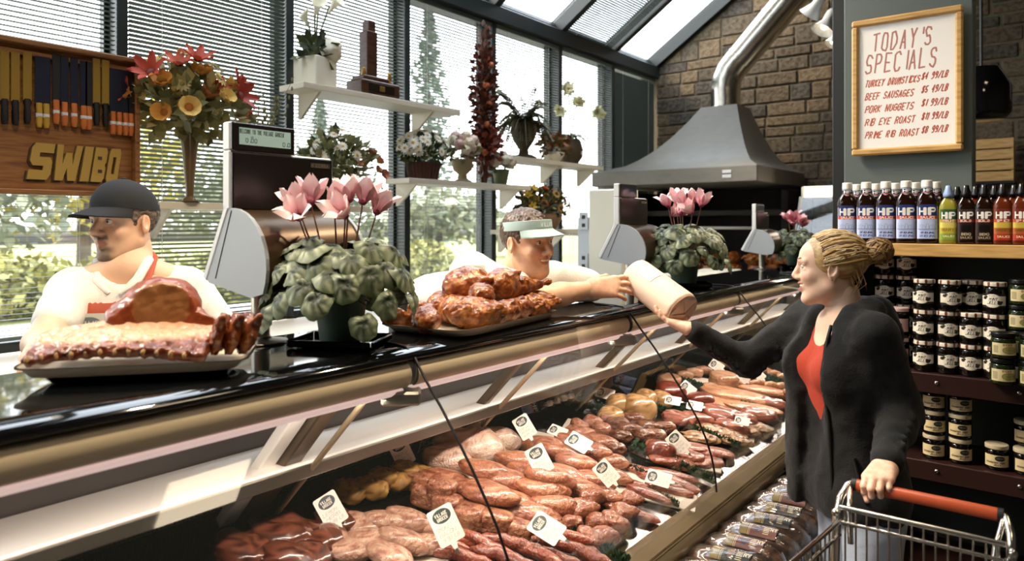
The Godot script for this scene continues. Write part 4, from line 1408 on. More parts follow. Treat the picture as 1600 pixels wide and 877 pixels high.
func meats() -> void:
	var wet := {"vertex_color_use_as_albedo": true, "clearcoat_enabled": true, "clearcoat": 0.6, "clearcoat_roughness": 0.18, "subsurf_scatter_enabled": true, "subsurf_scatter_strength": 0.1}
	mat("raw", Color.WHITE, 0.38, 0.0, wet)
	M.raw.uv1_triplanar = true
	M.raw.uv1_scale = Vector3(9, 9, 9)
	M.raw.heightmap_enabled = true
	M.raw.heightmap_texture = noise_tex(0.03, ["#000000", "#ffffff"], 77)
	M.raw.heightmap_scale = 0.5
	mat("cling", Color.WHITE, 0.28, 0.0, {"vertex_color_use_as_albedo": true, "clearcoat_enabled": true, "clearcoat": 1.0, "clearcoat_roughness": 0.04})
	mat("paper_white", "#d9d2c4", 0.7)
	mat("parsley", "#2c4a30", 0.55)
	var scrawl := [["BBQ", "CUTLETS", "1.49 EA"], ["LEMON", "HERB", "7.99 LB"], ["SMOKED", "BACON", "9.90 LB"], ["BONELESS", "BREAST", "7.95 LB"], ["FRESH", "PORK", "4.99 LB"]]
	for k in 5:
		var im := paper(136, 196, "#efeae0")
		oval(im, 68, 46, 46, 34, Color("#2e3c3a"))
		oval(im, 68, 46, 43, 31, Color("#46524f"))
		oval(im, 68, 46, 42, 30, Color("#2e3c3a"))
		ink_fit(im, "VILLAGE", 36, 45, 15, 64, Color("#e6e2d8"), 2.2)
		ink_fit(im, "GROCER", 40, 66, 15, 56, Color("#e6e2d8"), 2.2)
		for r in 3:
			ink_fit(im, scrawl[k][r], 16 + r * 6, 110 + r * 26, 17, 84, Color("#7d6a5c"), 1.5, 0.25, 0.4)
		printed("tag%d" % k, im, 0.45)
	meat_lump("breast", Vector3(0.088, 0.03, 0.05), 0.28, 0.9, "#7a3a26", "#b9805f")
	meat_lump("fold", Vector3(0.06, 0.034, 0.045), 0.4, 0.85, "#702f1c", "#ad7152", 3.0, 0.5)
	meat_lump("chunk", Vector3(0.05, 0.034, 0.036), 0.12, 0.5, "#672c1a", "#b57f5e", 2.0)
	meat_lump("turkey", Vector3(0.13, 0.075, 0.09), 0.2, 0.95, "#a87a62", "#e0cbb8", 6.0)
	meat_lump("cutlet", Vector3(0.06, 0.03, 0.042), 0.25, 0.85, "#6a4a1c", "#a67d38", 9.0, 1.4)
	meat_lump("fillet", Vector3(0.075, 0.028, 0.042), 0.3, 0.9, "#8f5c48", "#c6a48c", 5.0)
	meat_lump("bag", Vector3(0.085, 0.04, 0.06), 0.4, 0.8, "#2b1511", "#7a4632", 5.0, 0.9)
	meat_lump("strip", Vector3(0.095, 0.013, 0.026), 0.22, 0.8, "#6c2a1a", "#a65c40", 3.0)
	meat_lump("steak", Vector3(0.07, 0.015, 0.05), 0.25, 0.75, "#6e2a1a", "#ad684c", 3.0)
	meat_lump("beefjoint", Vector3(0.085, 0.05, 0.06), 0.25, 0.8, "#4d1d15", "#8c4030", 3.0)
	meat_lump("kebab", Vector3(0.05, 0.025, 0.03), 0.35, 0.8, "#4a2617", "#8c5a3c", 5.0, 0.8)
	meat_lump("dice", Vector3(0.042, 0.03, 0.034), 0.3, 0.75, "#864834", "#bf8c70", 3.0, 0.5)
	meat_lump("mince", Vector3(0.075, 0.02, 0.055), 0.4, 0.9, "#5d3c22", "#b98f66", 9.0, 1.8)
	meat_lump("loaf", Vector3(0.085, 0.06, 0.06), 0.22, 0.85, "#8c6236", "#d6b07c", 4.0)
	meat_lump("wrapped", Vector3(0.095, 0.035, 0.065), 0.3, 0.8, "#5a241b", "#b3705c", 5.0, 0.9)
	meat_lump("ribslab", Vector3(0.17, 0.03, 0.085), 0.2, 0.7, "#9c5f38", "#d9a276", 4.0, 0.5)
	for k in 3:
		var b := MB.new()
		var pts := []
		for i in 9:
			var f := i / 8.0 - 0.5
			pts.append(Vector3(f * 0.2, noise.get_noise_1d(i * 9.0 + k * 50) * 0.008, 0.03 * (f * f - 0.1) * (1.0 + k * 0.6)))
		b.col = hex(["#8a4029", "#9a4a30", "#7d3824"][k]).srgb_to_linear()
		b.tube(pts, [0.006, 0.015, 0.0175, 0.018, 0.018, 0.018, 0.0175, 0.015, 0.006], 10)
		shared["sausage%d" % k] = b.done()
		b = MB.new()
		b.col = hex(["#a87b55", "#b98a66", "#9c6c4a"][k]).srgb_to_linear()
		b.tube([Vector3(-0.05, 0, 0), Vector3(-0.042, 0, 0), Vector3(0, 0.006, 0), Vector3(0.042, 0, 0), Vector3(0.05, 0, 0)], [0.006, 0.022, 0.026, 0.022, 0.006], 10)
		shared["roll%d" % k] = b.done()
		# tied rolled roast: a drum with string grooves
		b = MB.new()
		b.col = hex("#b98560").srgb_to_linear()
		b.lathe([Vector2(0, -0.05), Vector2(0.06, -0.05), Vector2(0.072, -0.04), Vector2(0.075, -0.02), Vector2(0.07, -0.015), Vector2(0.077, -0.005), Vector2(0.077, 0.01), Vector2(0.071, 0.016), Vector2(0.075, 0.025), Vector2(0.072, 0.042), Vector2(0.06, 0.05), Vector2(0.03, 0.047), Vector2(0, 0.05)], 24)
		for i in b.C.size():
			var n := noise.get_noise_3dv(b.V[i] * 300.0 + Vector3(k * 30, 0, 0)) * 0.5 + 0.5
			b.C[i] = Color("#8c5a3a").lerp(Color("#d9ac86"), n).srgb_to_linear()
		shared["rolled%d" % k] = b.done()
		# strip of plastic parsley
		b = MB.new()
		b.box(Vector3(0, 0.006, 0), Vector3(0.22, 0.012, 0.012))
		for i in 150:
			var p := Vector3(rr(-0.11, 0.11), 0.01, rr(-0.01, 0.01))
			var d := Vector3(rr(-0.5, 0.5), 1.0, rr(-0.7, 0.7)).normalized() * rr(0.018, 0.032)
			var sd := d.cross(Vector3(rr(-1, 1), 0.2, rr(-1, 1))).normalized() * 0.006
			b.poly([p - sd * 0.3, p + d * 0.6 - sd, p + d, p + d * 0.6 + sd], Vector3.UP)
		shared["greens%d" % k] = b.done()
		b = MB.new()
		b.box(Vector3.ZERO, Vector3(0.2, 0.004, 0.14), 0.001)
		shared["paper%d" % k] = b.done()
	var place := {
		"breast": [[-1.563, 0.877, -1.665, 0.50, 1.00], [-1.451, 0.873, -1.675, 0.70, 1.10], [-1.421, 0.880, -1.782, 0.60, 1.10], [-1.390, 0.886, -1.896, 0.50, 1.00], [-1.339, 0.850, -1.710, 0.60, 1.05], [-1.299, 0.865, -1.823, 0.50, 1.05], [-1.326, 0.858, -1.970, 0.40, 1.00], [-1.348, 0.861, -2.103, 0.70, 1.00], [-1.477, 0.906, -1.752, 0.50, 1.00], [-1.394, 0.856, -2.262, 0.40, 0.90], [-1.250, 0.839, -1.950, 0.30, 1.00], [-1.235, 0.837, -1.801, 0.90, 0.95], [-1.257, 0.830, -1.715, 0.70, 1.00], [-1.254, 0.839, -2.055, 0.60, 0.85], [-1.435, 0.851, -2.399, 0.50, 0.85], [-1.470, 0.876, -2.271, 0.50, 0.90], [-1.464, 0.875, -2.134, 0.40, 1.00], [-1.552, 0.876, -2.157, 0.60, 1.00], [-1.193, 0.812, -2.015, 0.20, 0.75], [-1.561, 0.887, -1.922, 0.60, 1.00], [-1.402, 0.847, -1.576, 0.50, 1.00], [-1.247, 0.818, -2.173, 0.40, 0.80], [-1.327, 0.828, -2.287, 0.50, 0.80], [-1.450, 0.903, -1.904, 0.50, 1.00], [-1.356, 0.887, -1.639, 0.60, 1.00], [-1.300, 0.895, -1.859, 0.50, 1.00]],
		"fold": [[-1.240, 0.832, -1.824, 0.20, 0.80], [-1.183, 0.820, -1.863, 1.20, 0.85], [-1.117, 0.802, -1.849, 0.60, 0.70], [-1.159, 0.808, -1.772, 2.00, 0.75], [-1.215, 0.814, -1.737, 0.40, 0.70], [-1.197, 0.832, -1.943, 1.60, 0.75], [-1.078, 0.798, -1.877, 0.30, 0.80], [-1.095, 0.800, -1.966, 1.00, 0.75], [-1.058, 0.795, -1.787, 1.60, 0.80], [-1.076, 0.798, -1.730, 0.20, 0.80], [-1.124, 0.803, -2.062, 0.60, 0.70]],
		"chunk": [[-1.542, 0.869, -1.551, 0.20, 1.00], [-1.454, 0.859, -1.548, 0.30, 1.00], [-1.369, 0.848, -1.552, 0.50, 1.00], [-1.302, 0.835, -1.588, 0.40, 1.00], [-1.628, 0.875, -1.600, 0.00, 0.90], [-1.244, 0.818, -1.619, 0.60, 0.90], [-1.491, 0.898, -1.559, 0.20, 0.90]],
		"turkey": [[-1.654, 0.918, -1.876, 0.30, 1.00], [-1.660, 0.899, -2.025, 0.90, 0.75], [-1.655, 0.898, -1.762, 0.20, 0.70]],
		"cutlet": [[-1.741, 0.879, -1.410, 0.30, 1.00], [-1.700, 0.884, -1.465, 0.40, 1.00], [-1.688, 0.887, -1.546, 0.30, 1.00], [-1.670, 0.885, -1.627, 0.40, 1.00], [-1.699, 0.903, -1.515, 0.20, 0.90], [-1.689, 0.902, -1.602, 0.50, 0.90], [-1.678, 0.871, -1.724, 0.20, 0.80]],
		"sausage": [[-1.275, 0.822, -1.394, 0.55, 1.00], [-1.238, 0.822, -1.469, 0.55, 1.00], [-1.207, 0.819, -1.542, 0.50, 1.00], [-1.265, 0.840, -1.460, 0.55, 0.95], [-1.153, 0.807, -1.558, 0.50, 1.00], [-1.164, 0.823, -1.459, 0.55, 1.00], [-1.106, 0.801, -1.582, 0.50, 0.90], [-1.342, 0.830, -1.404, 0.60, 0.80], [-1.106, 0.801, -1.660, 0.50, 1.00], [-1.063, 0.796, -1.659, 0.45, 1.00], [-1.130, 0.819, -1.663, 0.50, 0.95]],
		"fillet": [[-1.561, 0.857, -1.299, 0.40, 1.00], [-1.519, 0.862, -1.355, 0.50, 1.00], [-1.480, 0.857, -1.417, 0.40, 1.00], [-1.452, 0.853, -1.262, 0.60, 1.00], [-1.395, 0.856, -1.312, 0.50, 1.00], [-1.371, 0.833, -1.372, 0.30, 0.90], [-1.477, 0.846, -1.196, 0.50, 0.90], [-1.374, 0.844, -1.247, 0.40, 1.00], [-1.389, 0.836, -1.453, 0.40, 0.90], [-1.546, 0.855, -1.199, 0.40, 0.90]],
		"bag": [[-1.662, 0.869, -1.008, 0.30, 1.00], [-1.638, 0.871, -1.104, 0.50, 1.10], [-1.568, 0.857, -1.174, 0.40, 1.00], [-1.543, 0.854, -1.077, 0.70, 1.00], [-1.607, 0.862, -1.257, 0.30, 0.80]],
		"strip": [[-1.207, 0.798, -2.333, 0.35, 1.00], [-1.142, 0.793, -2.304, 0.35, 1.00], [-1.134, 0.790, -2.390, 0.35, 1.00], [-1.181, 0.795, -2.189, 0.40, 1.00], [-1.112, 0.790, -2.172, 0.40, 1.00], [-1.218, 0.805, -2.188, 0.40, 0.90], [-1.089, 0.781, -2.271, 0.30, 0.90], [-1.154, 0.792, -2.009, 0.40, 1.00], [-1.097, 0.785, -2.011, 0.35, 1.00], [-1.086, 0.784, -2.342, 0.30, 0.90]],
		"steak": [[-1.270, 0.811, -2.590, 0.30, 1.00], [-1.209, 0.804, -2.617, 0.50, 1.00], [-1.186, 0.799, -2.705, 0.40, 1.00], [-1.172, 0.799, -2.499, 0.20, 1.00], [-1.125, 0.791, -2.566, 0.60, 0.90], [-1.149, 0.791, -2.712, 0.10, 0.80], [-1.094, 0.785, -2.615, 0.40, 0.90], [-1.097, 0.785, -2.748, 0.20, 0.90], [-1.191, 0.816, -2.455, 0.50, 0.90], [-1.150, 0.811, -2.563, 0.30, 0.90]],
		"beefjoint": [[-1.223, 0.835, -2.479, 0.30, 0.70], [-1.539, 0.874, -3.244, 0.30, 0.90], [-1.403, 0.847, -3.276, 0.20, 0.80]],
		"kebab": [[-1.511, 0.851, -2.659, 0.40, 1.00], [-1.438, 0.842, -2.636, 0.50, 1.00], [-1.374, 0.834, -2.628, 0.40, 1.00], [-1.494, 0.849, -2.769, 0.60, 1.00], [-1.399, 0.837, -2.734, 0.30, 1.00], [-1.427, 0.840, -2.537, 0.50, 0.90], [-1.346, 0.825, -2.686, 0.40, 0.90], [-1.440, 0.842, -2.433, 0.40, 0.90], [-1.382, 0.835, -2.406, 0.20, 0.90], [-1.361, 0.827, -2.807, 0.50, 0.90]],
		"dice": [[-1.590, 0.860, -2.481, 0.40, 1.00], [-1.581, 0.864, -2.566, 0.60, 1.00], [-1.515, 0.851, -2.534, 0.30, 1.00], [-1.512, 0.861, -2.405, 0.80, 1.00], [-1.552, 0.866, -2.374, 0.20, 1.00], [-1.570, 0.858, -2.668, 0.50, 0.90]],
		"mince": [[-1.215, 0.804, -2.973, 0.30, 1.00], [-1.143, 0.796, -2.972, 0.40, 1.00], [-1.130, 0.794, -3.086, 0.20, 1.00], [-1.214, 0.804, -2.834, 0.50, 1.00], [-1.093, 0.790, -3.184, 0.30, 0.90], [-1.098, 0.788, -2.925, 0.30, 0.90]],
		"loaf": [[-1.518, 0.871, -2.872, 0.30, 1.00], [-1.600, 0.881, -2.844, 0.80, 0.80], [-1.586, 0.870, -3.065, 0.20, 0.70], [-1.523, 0.862, -3.107, 0.50, 0.70], [-1.563, 0.867, -2.695, 0.40, 0.70]],
		"rolled": [[-1.437, 0.872, -3.646, 0.00, 1.00], [-1.630, 0.885, -3.398, 0.00, 0.85]],
		"ribslab": [[-1.323, 0.828, -3.524, 0.25, 1.00], [-1.193, 0.812, -3.387, 0.30, 0.80], [-1.257, 0.820, -3.758, 0.25, 0.80], [-1.343, 0.825, -3.326, 0.30, 0.80]],
		"wrapped": [[-1.254, 0.829, -3.142, 0.30, 1.00], [-1.177, 0.815, -3.174, 0.50, 0.90], [-1.309, 0.826, -3.020, 0.40, 0.80], [-1.139, 0.805, -3.317, 0.40, 0.90], [-1.158, 0.808, -3.559, 0.30, 0.85], [-1.160, 0.808, -3.051, 0.20, 0.80], [-1.365, 0.833, -2.943, 0.30, 0.80]],
		"roll": [[-1.652, 0.868, -3.641, 0.90, 1.00], [-1.646, 0.867, -3.755, 0.90, 1.00], [-1.629, 0.865, -3.847, 0.90, 1.00], [-1.732, 0.878, -3.734, 0.90, 0.90], [-1.350, 0.851, -3.735, 0.60, 0.80], [-1.305, 0.845, -3.802, 0.60, 0.80], [-1.247, 0.838, -3.830, 0.60, 0.80], [-1.200, 0.833, -3.861, 0.60, 0.80], [-1.341, 0.830, -4.175, 0.60, 0.80], [-1.402, 0.837, -4.194, 0.60, 0.80], [-1.462, 0.855, -3.534, 0.70, 0.80], [-1.132, 0.824, -3.777, 0.60, 0.80], [-1.268, 0.831, -4.116, 0.60, 0.80], [-1.539, 0.854, -4.101, 0.70, 0.80], [-1.616, 0.863, -4.100, 0.70, 0.80]],
		"greens": [[-1.245, 0.798, -2.484, -0.55, 1.10], [-1.096, 0.780, -2.471, -0.55, 0.90], [-1.618, 0.844, -3.567, -0.55, 1.00], [-1.543, 0.834, -3.047, -0.50, 0.80], [-1.264, 0.800, -2.916, -0.50, 0.80], [-1.152, 0.787, -2.888, -0.50, 0.80], [-1.175, 0.790, -1.746, -0.55, 1.10], [-1.073, 0.777, -2.188, -0.55, 0.60], [-1.382, 0.815, -4.079, -0.50, 1.00], [-1.649, 0.847, -2.786, -0.50, 1.00], [-1.452, 0.823, -3.129, -0.50, 0.70], [-1.056, 0.775, -1.732, -0.50, 1.00], [-1.267, 0.801, -3.460, -0.50, 0.90], [-1.261, 0.800, -2.312, -0.50, 0.70]],
		"paper": [[-1.255, 0.793, -3.429, 0.30, 1.60], [-1.538, 0.828, -3.719, 0.30, 1.40], [-1.414, 0.813, -1.874, 0.40, 2.20], [-1.483, 0.821, -1.370, 0.40, 1.80], [-1.136, 0.779, -2.243, 0.35, 1.50], [-1.184, 0.785, -2.611, 0.35, 1.40], [-1.489, 0.822, -2.731, 0.40, 1.30], [-1.579, 0.833, -2.563, 0.40, 1.20], [-1.192, 0.786, -3.024, 0.30, 1.30], [-1.601, 0.836, -2.334, 0.40, 1.00]],
	}
	var say := {
		"breast": ["chicken_breast", "raw chicken breast", "raw chicken breast in the big middle heap", "raw"],
		"fold": ["chicken_thigh", "chicken thigh", "folded chicken thigh right of the big heap", "raw"],
		"chunk": ["pork_piece", "pork", "thick block of raw pork by the glass joint", "raw"],
		"turkey": ["turkey_breast", "turkey breast", "large pale turkey breast at the back of the case", "raw"],
		"cutlet": ["breaded_cutlet", "cutlet", "golden breaded cutlet at the rear left", "tint"],
		"sausage": ["raw_sausage", "sausage", "long raw sausage at the picture's lower edge", "raw"],
		"fillet": ["pork_fillet", "pork fillet", "pale pork fillet in the near left heap", "raw"],
		"bag": ["bagged_meat", "meat pack", "dark meat in shiny film, near left corner", "cling"],
		"strip": ["steak_strip", "steak strip", "flat red steak strip near the front glass", "raw"],
		"steak": ["beef_steak", "steak", "thin red beef steak between parsley strips", "raw"],
		"beefjoint": ["beef_joint", "beef joint", "", "cling"],
		"kebab": ["marinated_piece", "marinated meat", "dark marinated meat piece right of the diced pork", "raw"],
		"dice": ["diced_pork", "diced pork", "piece of diced pork behind the chicken heap", "raw"],
		"mince": ["shredded_pork", "shredded pork", "mound of shredded pork behind the steaks", "raw"],
		"loaf": ["bagged_loaf", "meat loaf", "golden meat loaf in a clear bag", "cling"],
		"rolled": ["rolled_roast", "rolled roast", "", "raw"],
		"ribslab": ["rib_slab", "ribs", "", "raw"],
		"wrapped": ["wrapped_steak", "wrapped steak", "film-wrapped dark red steak by the rib slab", "cling"],
		"roll": ["stuffed_roll", "stuffed roll", "small tan stuffed roll at the far end", "raw"],
		"greens": ["parsley_divider", "garnish", "strip of green plastic parsley dividing the meats", "parsley"],
		"paper": ["butcher_paper", "paper", "white butcher's paper sheet under the cut meats", "paper_white"]}
	var own := {"greens": ["plastic parsley strip in front of the beef joint and steaks", "plastic parsley strip below the beef steaks by the glass", "plastic parsley strip behind the dark beef joints", "plastic parsley strip under the bagged loaves", "plastic parsley strip left of the shredded pork", "plastic parsley strip in front of the shredded pork", "plastic parsley strip between sausages and chicken thighs", "short plastic parsley strip beside the steak strips", "plastic parsley strip under the stuffed rolls", "plastic parsley strip at the rear behind the diced pork", "plastic parsley strip beside the wrapped steak", "plastic parsley strip at the picture's lower edge", "plastic parsley strip in front of the rib slab", "plastic parsley strip left of the steak strips"], "paper": ["white butcher's paper under the rib slab", "white butcher's paper under the tied roasts", "white butcher's paper under the chicken heap", "white butcher's paper under the pork fillets", "white butcher's paper under the steak strips", "white butcher's paper under the beef steaks", "white butcher's paper under the marinated pieces", "white butcher's paper under the diced pork", "white butcher's paper under the shredded pork", "white butcher's paper beside the turkey breasts"], "beefjoint": ["dark beef joint standing among the red steaks", "dark glossy beef joint below the arm of the woman, left one", "dark glossy beef joint near the rolled roast"], "turkey": ["largest pale turkey breast at the back of the case", "smaller pale turkey breast just right of the largest one", "smallest pale turkey breast, left of the largest one"], "rolled": ["round tied roast standing upright below the woman's elbow", "tied roast at the back, half hidden by the glass bracket"], "ribslab": ["wide golden rib slab below the tied round roast", "smaller golden rib slab close to the woman's jacket", "golden rib slab directly below the woman's reaching elbow", "narrow rib slab left of the wide one"]}
	var rank := {}      # order of each piece from left to right as the shopper sees it
	for k in place:
		rank[k] = []
		for q in place[k]:
			var n := 0
			for o in place[k]:
				n += 1 if (o[0] * 0.787 - o[2] * 0.616) / (-o[0] * 0.616 - o[2] * 0.787) < (q[0] * 0.787 - q[2] * 0.616) / (-q[0] * 0.616 - q[2] * 0.787) - 1e-6 else 0
			rank[k].append(n)
	for k in place:
		for i in place[k].size():
			var q: Array = place[k][i]
			var sy: Array = say[k]
			var lab: String = own[k][i] if own.has(k) else "%s, %s from the left" % [sy[2], ORD[rank[k][i]]]
			var turn: float = q[3] + (0.0 if k in ["paper", "greens"] else rr(-0.25, 0.25)) + (-0.3 if k in ["sausage", "strip"] else 0.0) + (0.35 if k == "greens" else 0.0)
			var tilt := 0.12 if k in ["breast", "chunk", "fillet", "turkey", "cutlet", "dice"] else 0.03
			solo(sy[0], shared[k + str(i % 3)], M[sy[3]], lab, sy[1], euler(Vector3(q[0], q[1] - (0.01 if k == "rolled" else 0.0), q[2]), Vector3(rr(-tilt, tilt), turn, rr(-tilt, tilt) - 0.12), Vector3.ONE * q[4]), sy[1] + " pieces in the meat case")
	var tl := ["leaning in the golden breaded cutlets", "in the pale pork fillets at the near left", "largest and nearest, in front of the pork blocks", "standing in the middle of the chicken heap", "standing in front of the sauce bottles at the back", "lying on the diced pork, the brighter one", "small and flat behind the brighter lying one", "stuck slanting at the right edge of the chicken heap", "lying just above the raw sausages", "slanting in the red beef steaks", "lying on the steak strips by the front glass", "lying near the bagged meat loaf at the back", "slanting beside the dark beef joint", "slanting on top by the tied round roast", "left of two by the stuffed rolls", "right of two by the stuffed rolls", "lying flat on the left wrapped joint", "lying flat above the shredded pork", "lying on the wrapped steak by the rib slab"]
	var tags := [[-1.726, 0.947, -1.617, -0.45, 0.45, 1.00], [-1.582, 0.919, -1.221, -0.50, 0.50, 1.00], [-1.292, 0.904, -1.368, -0.45, 0.60, 1.10], [-1.324, 0.948, -1.833, -0.50, 0.50, 1.00], [-1.564, 0.957, -2.073, -0.55, 0.50, 0.95], [-1.397, 0.907, -2.179, -1.00, 1.40, 1.00], [-1.527, 0.912, -2.234, -1.10, 1.80, 0.80], [-1.193, 0.882, -2.027, -0.75, 0.60, 0.90], [-1.127, 0.864, -1.596, -1.00, 1.20, 1.05], [-1.179, 0.860, -2.542, -0.80, 0.70, 0.95], [-1.112, 0.822, -2.243, -1.30, 1.60, 0.95], [-1.676, 0.921, -2.837, -1.30, 1.40, 0.95], [-1.462, 0.895, -3.260, -0.90, 0.70, 0.85], [-1.534, 0.913, -3.799, -1.00, 0.80, 0.85], [-1.335, 0.899, -3.664, -0.75, 0.50, 0.70], [-1.327, 0.878, -3.875, -0.80, 0.60, 0.75], [-1.427, 0.890, -3.022, -1.40, 1.60, 0.80], [-1.330, 0.878, -3.041, -1.40, 1.60, 0.80], [-1.106, 0.851, -3.022, -1.40, 1.70, 0.70]]
	for i in tags.size():
		var q: Array = tags[i]
		price_tag(i, Vector3(q[0], q[1], q[2]), q[3], q[4], q[5], "white crested price tag " + tl[i])
	# handwritten price sheets standing against the rear wall, behind the turkey
	var im := paper(128, 176, "#bdb6a8")
	for r in 6:
		ink_fit(im, ["HAMS 4.99", "PORK 3.99", "TURKEY", "BACON 5.4", "VEAL 9.9", "LAMB"][r], 12, 34 + r * 26, 17, 96, Color("#4f382c"), 3.0, 0.2, 0.35)
	printed("price_sheet", im, 0.7)
	for k in 2:
		var st := thing("price_sheet", ["handwritten price sheet standing behind the turkey breasts, left one", "handwritten price sheet leaning behind the turkey breasts, right one"][k], "paper sheet", Vector3(-1.80 + k * 0.06, 0.985, -1.84 - k * 0.2), 0.35, "price sheets in the case")
		part(st, "sheet", boxmesh(Vector3(0.003, 0.19, 0.14)), M.paper_white, euler(Vector3.ZERO, Vector3(0, 0, -0.3)))
		var qb := MB.new()
		qb.poly([Vector3(0.0018, -0.095, 0.07), Vector3(0.0018, -0.095, -0.07), Vector3(0.0018, 0.095, -0.07), Vector3(0.0018, 0.095, 0.07)], Vector3.RIGHT, [Vector2(0, 1), Vector2(1, 1), Vector2(1, 0), Vector2(0, 0)])
		part(st, "handwriting", qb, M.price_sheet, euler(Vector3.ZERO, Vector3(0, 0, -0.3)))
	# small sauce bottles and a dark tray along the rear wall
	for k in 5:
		sauce_bottle(Transform3D(Basis.from_euler(Vector3(0, 0.15, -1.25)), Vector3(-1.84, 0.905, -2.42 - k * 0.055)), 0, 0.62, ["leftmost", "second", "third", "fourth", "rightmost"][k] + " of five sauce bottles lying at the back of the meat case", "sauce bottles lying in the case")
	var tr := MB.new()
	tr.box(Vector3.ZERO, Vector3(0.16, 0.03, 0.3), 0.006)
	solo("black_crate", tr.done(), M.gloss_black, "low black tray at the rear louvres beside the lying bottles", "tray", euler(Vector3(-1.80, 0.89, -2.88), Vector3(0, 0, -0.12)))

# ---------------------------------------------------------------- flowers
func flower_mesh(kind: String, c: Color, mid := Color("#caa23a")) -> ArrayMesh:
	var key := "fl%s%s" % [kind, c]
	if shared.has(key):
		return shared[key]
	var b := MB.new()
	var n: int = {"daisy": 12, "sun": 14, "rose": 9, "lily": 6, "orchid": 5, "calla": 1}.get(kind, 8)
	if kind == "ball":
		b.lump(Vector3.ZERO, Vector3.ONE, 0.28, 2.2, noise, c.r * 9.0, 10, 14, 1.0, c.srgb_to_linear(), c.lightened(0.35).srgb_to_linear(), 6.0)
	elif kind == "calla":
		var p := PackedVector3Array()
		for r in 7:
			var f := r / 6.0
			for k in 12:
				var a := TAU * k / 12.0
				p.append(Vector3(cos(a) * (0.12 + 0.5 * f * f), f * 1.3 + 0.35 * f * f * cos(a), sin(a) * (0.12 + 0.5 * f * f)))
		b.col = c.srgb_to_linear()
		b.grid(p, 7, 12, true, Vector3(0, 0.6, 0))
	else:
		for k in n:
			var a := TAU * k / n
			var p := PackedVector3Array()
			var cl := PackedColorArray()
			var w: float = {"daisy": 0.2, "sun": 0.2, "rose": 0.5, "lily": 0.26, "orchid": 0.42}[kind]
			var up: float = {"daisy": 0.1, "sun": 0.05, "rose": 0.9 - 0.06 * k, "lily": 0.75, "orchid": 0.15}[kind]
			for r in 4:
				var f := r / 3.0
				for s in 3:
					var g := s - 1.0
					var q := Vector3(g * w * sin(PI * (0.15 + 0.8 * f)), up * f + 0.12 * g * g - 0.15 * f * f, 0.15 + (0.85 if kind != "rose" else 0.45) * f)
					p.append(q.rotated(Vector3.UP, a))
					cl.append(c.srgb_to_linear())
			b.grid(p, 4, 3, false, Vector3(0, -3, 0), cl)
		b.col = mid.srgb_to_linear()
		b.lump(Vector3(0, 0.08, 0), Vector3(0.28, 0.12, 0.28) if kind != "sun" else Vector3(0.45, 0.16, 0.45), 0.1, 3.0, noise, 0, 6, 10)
	shared[key] = b.done()
	return shared[key]

func foliage(count: int, c: Vector3, r: Vector3, size: float, ca: String, cb: String, narrow := 0.35) -> MB:
	var b := MB.new()
	for i in count:
		var d := Vector3(rng.randfn(), rng.randfn(), rng.randfn()).normalized() * pow(rng.randf(), 0.5)
		var p := c + Vector3(d.x * r.x, d.y * r.y, d.z * r.z)
		var dir := (d + Vector3(rr(-0.6, 0.6), rr(-0.2, 0.8), rr(-0.6, 0.6))).normalized() * size * rr(0.7, 1.4)
		var sd := dir.cross(Vector3(rr(-1, 1), rr(-1, 1), rr(-1, 1))).normalized() * size * narrow
		b.col = hex(ca).lerp(hex(cb), rng.randf()).srgb_to_linear()
		b.poly([p, p + dir * 0.5 + sd, p + dir, p + dir * 0.5 - sd], Vector3.UP + d)
	return b

# flowers scattered over the outer side of an ellipsoid; each one a part
func flowers(t: Node3D, n: int, kind: String, cs: Array, c: Vector3, r: Vector3, size: float, mid := Color("#caa23a"), called := "flower") -> void:
	for i in n:
		var a := i * 2.39996 + rr(-0.3, 0.3)
		var f := (i + 0.5) / n
		var y := 1.0 - 1.25 * f
		var h := sqrt(maxf(0.0, 1.0 - y * y))
		var d := Vector3(cos(a) * h, y, sin(a) * h)
		if d.x < -0.55:
			d.x *= -0.4
		var nrm := (d + Vector3(0.35, 0.2, 0.15)).normalized()
		var x := nrm.cross(Vector3(0.1, 0.2, 1)).normalized()
		part(t, called, flower_mesh(kind, hex(cs[i % cs.size()]), mid), M.petal_tint, Transform3D(Basis(x, nrm, x.cross(nrm)).scaled_local(Vector3.ONE * size * rr(0.85, 1.15)), c + Vector3(d.x * r.x, d.y * r.y, d.z * r.z) * rr(0.9, 1.08)))

func shelf(called_label: String, y: float, z0: float, z1: float, brackets: Array) -> void:
	var t := thing("window_shelf", called_label, "shelf", Vector3(-3.31, y, (z0 + z1) / 2), 0.0, "white shelves across the windows")
	var b := MB.new()
	b.box(Vector3(0, -0.016, 0), Vector3(0.22, 0.032, absf(z1 - z0)), 0.002)
	part(t, "board", b, M.shelf_white)
	for z in brackets:
		b = MB.new()
		b.prism(PackedVector2Array([Vector2(-0.11, -0.032), Vector2(0.08, -0.032), Vector2(-0.09, -0.17), Vector2(-0.11, -0.17)]), -0.008, 0.008)
		part(t, "bracket", b, M.shelf_white, T3(Vector3(0, 0, z - (z0 + z1) / 2)))

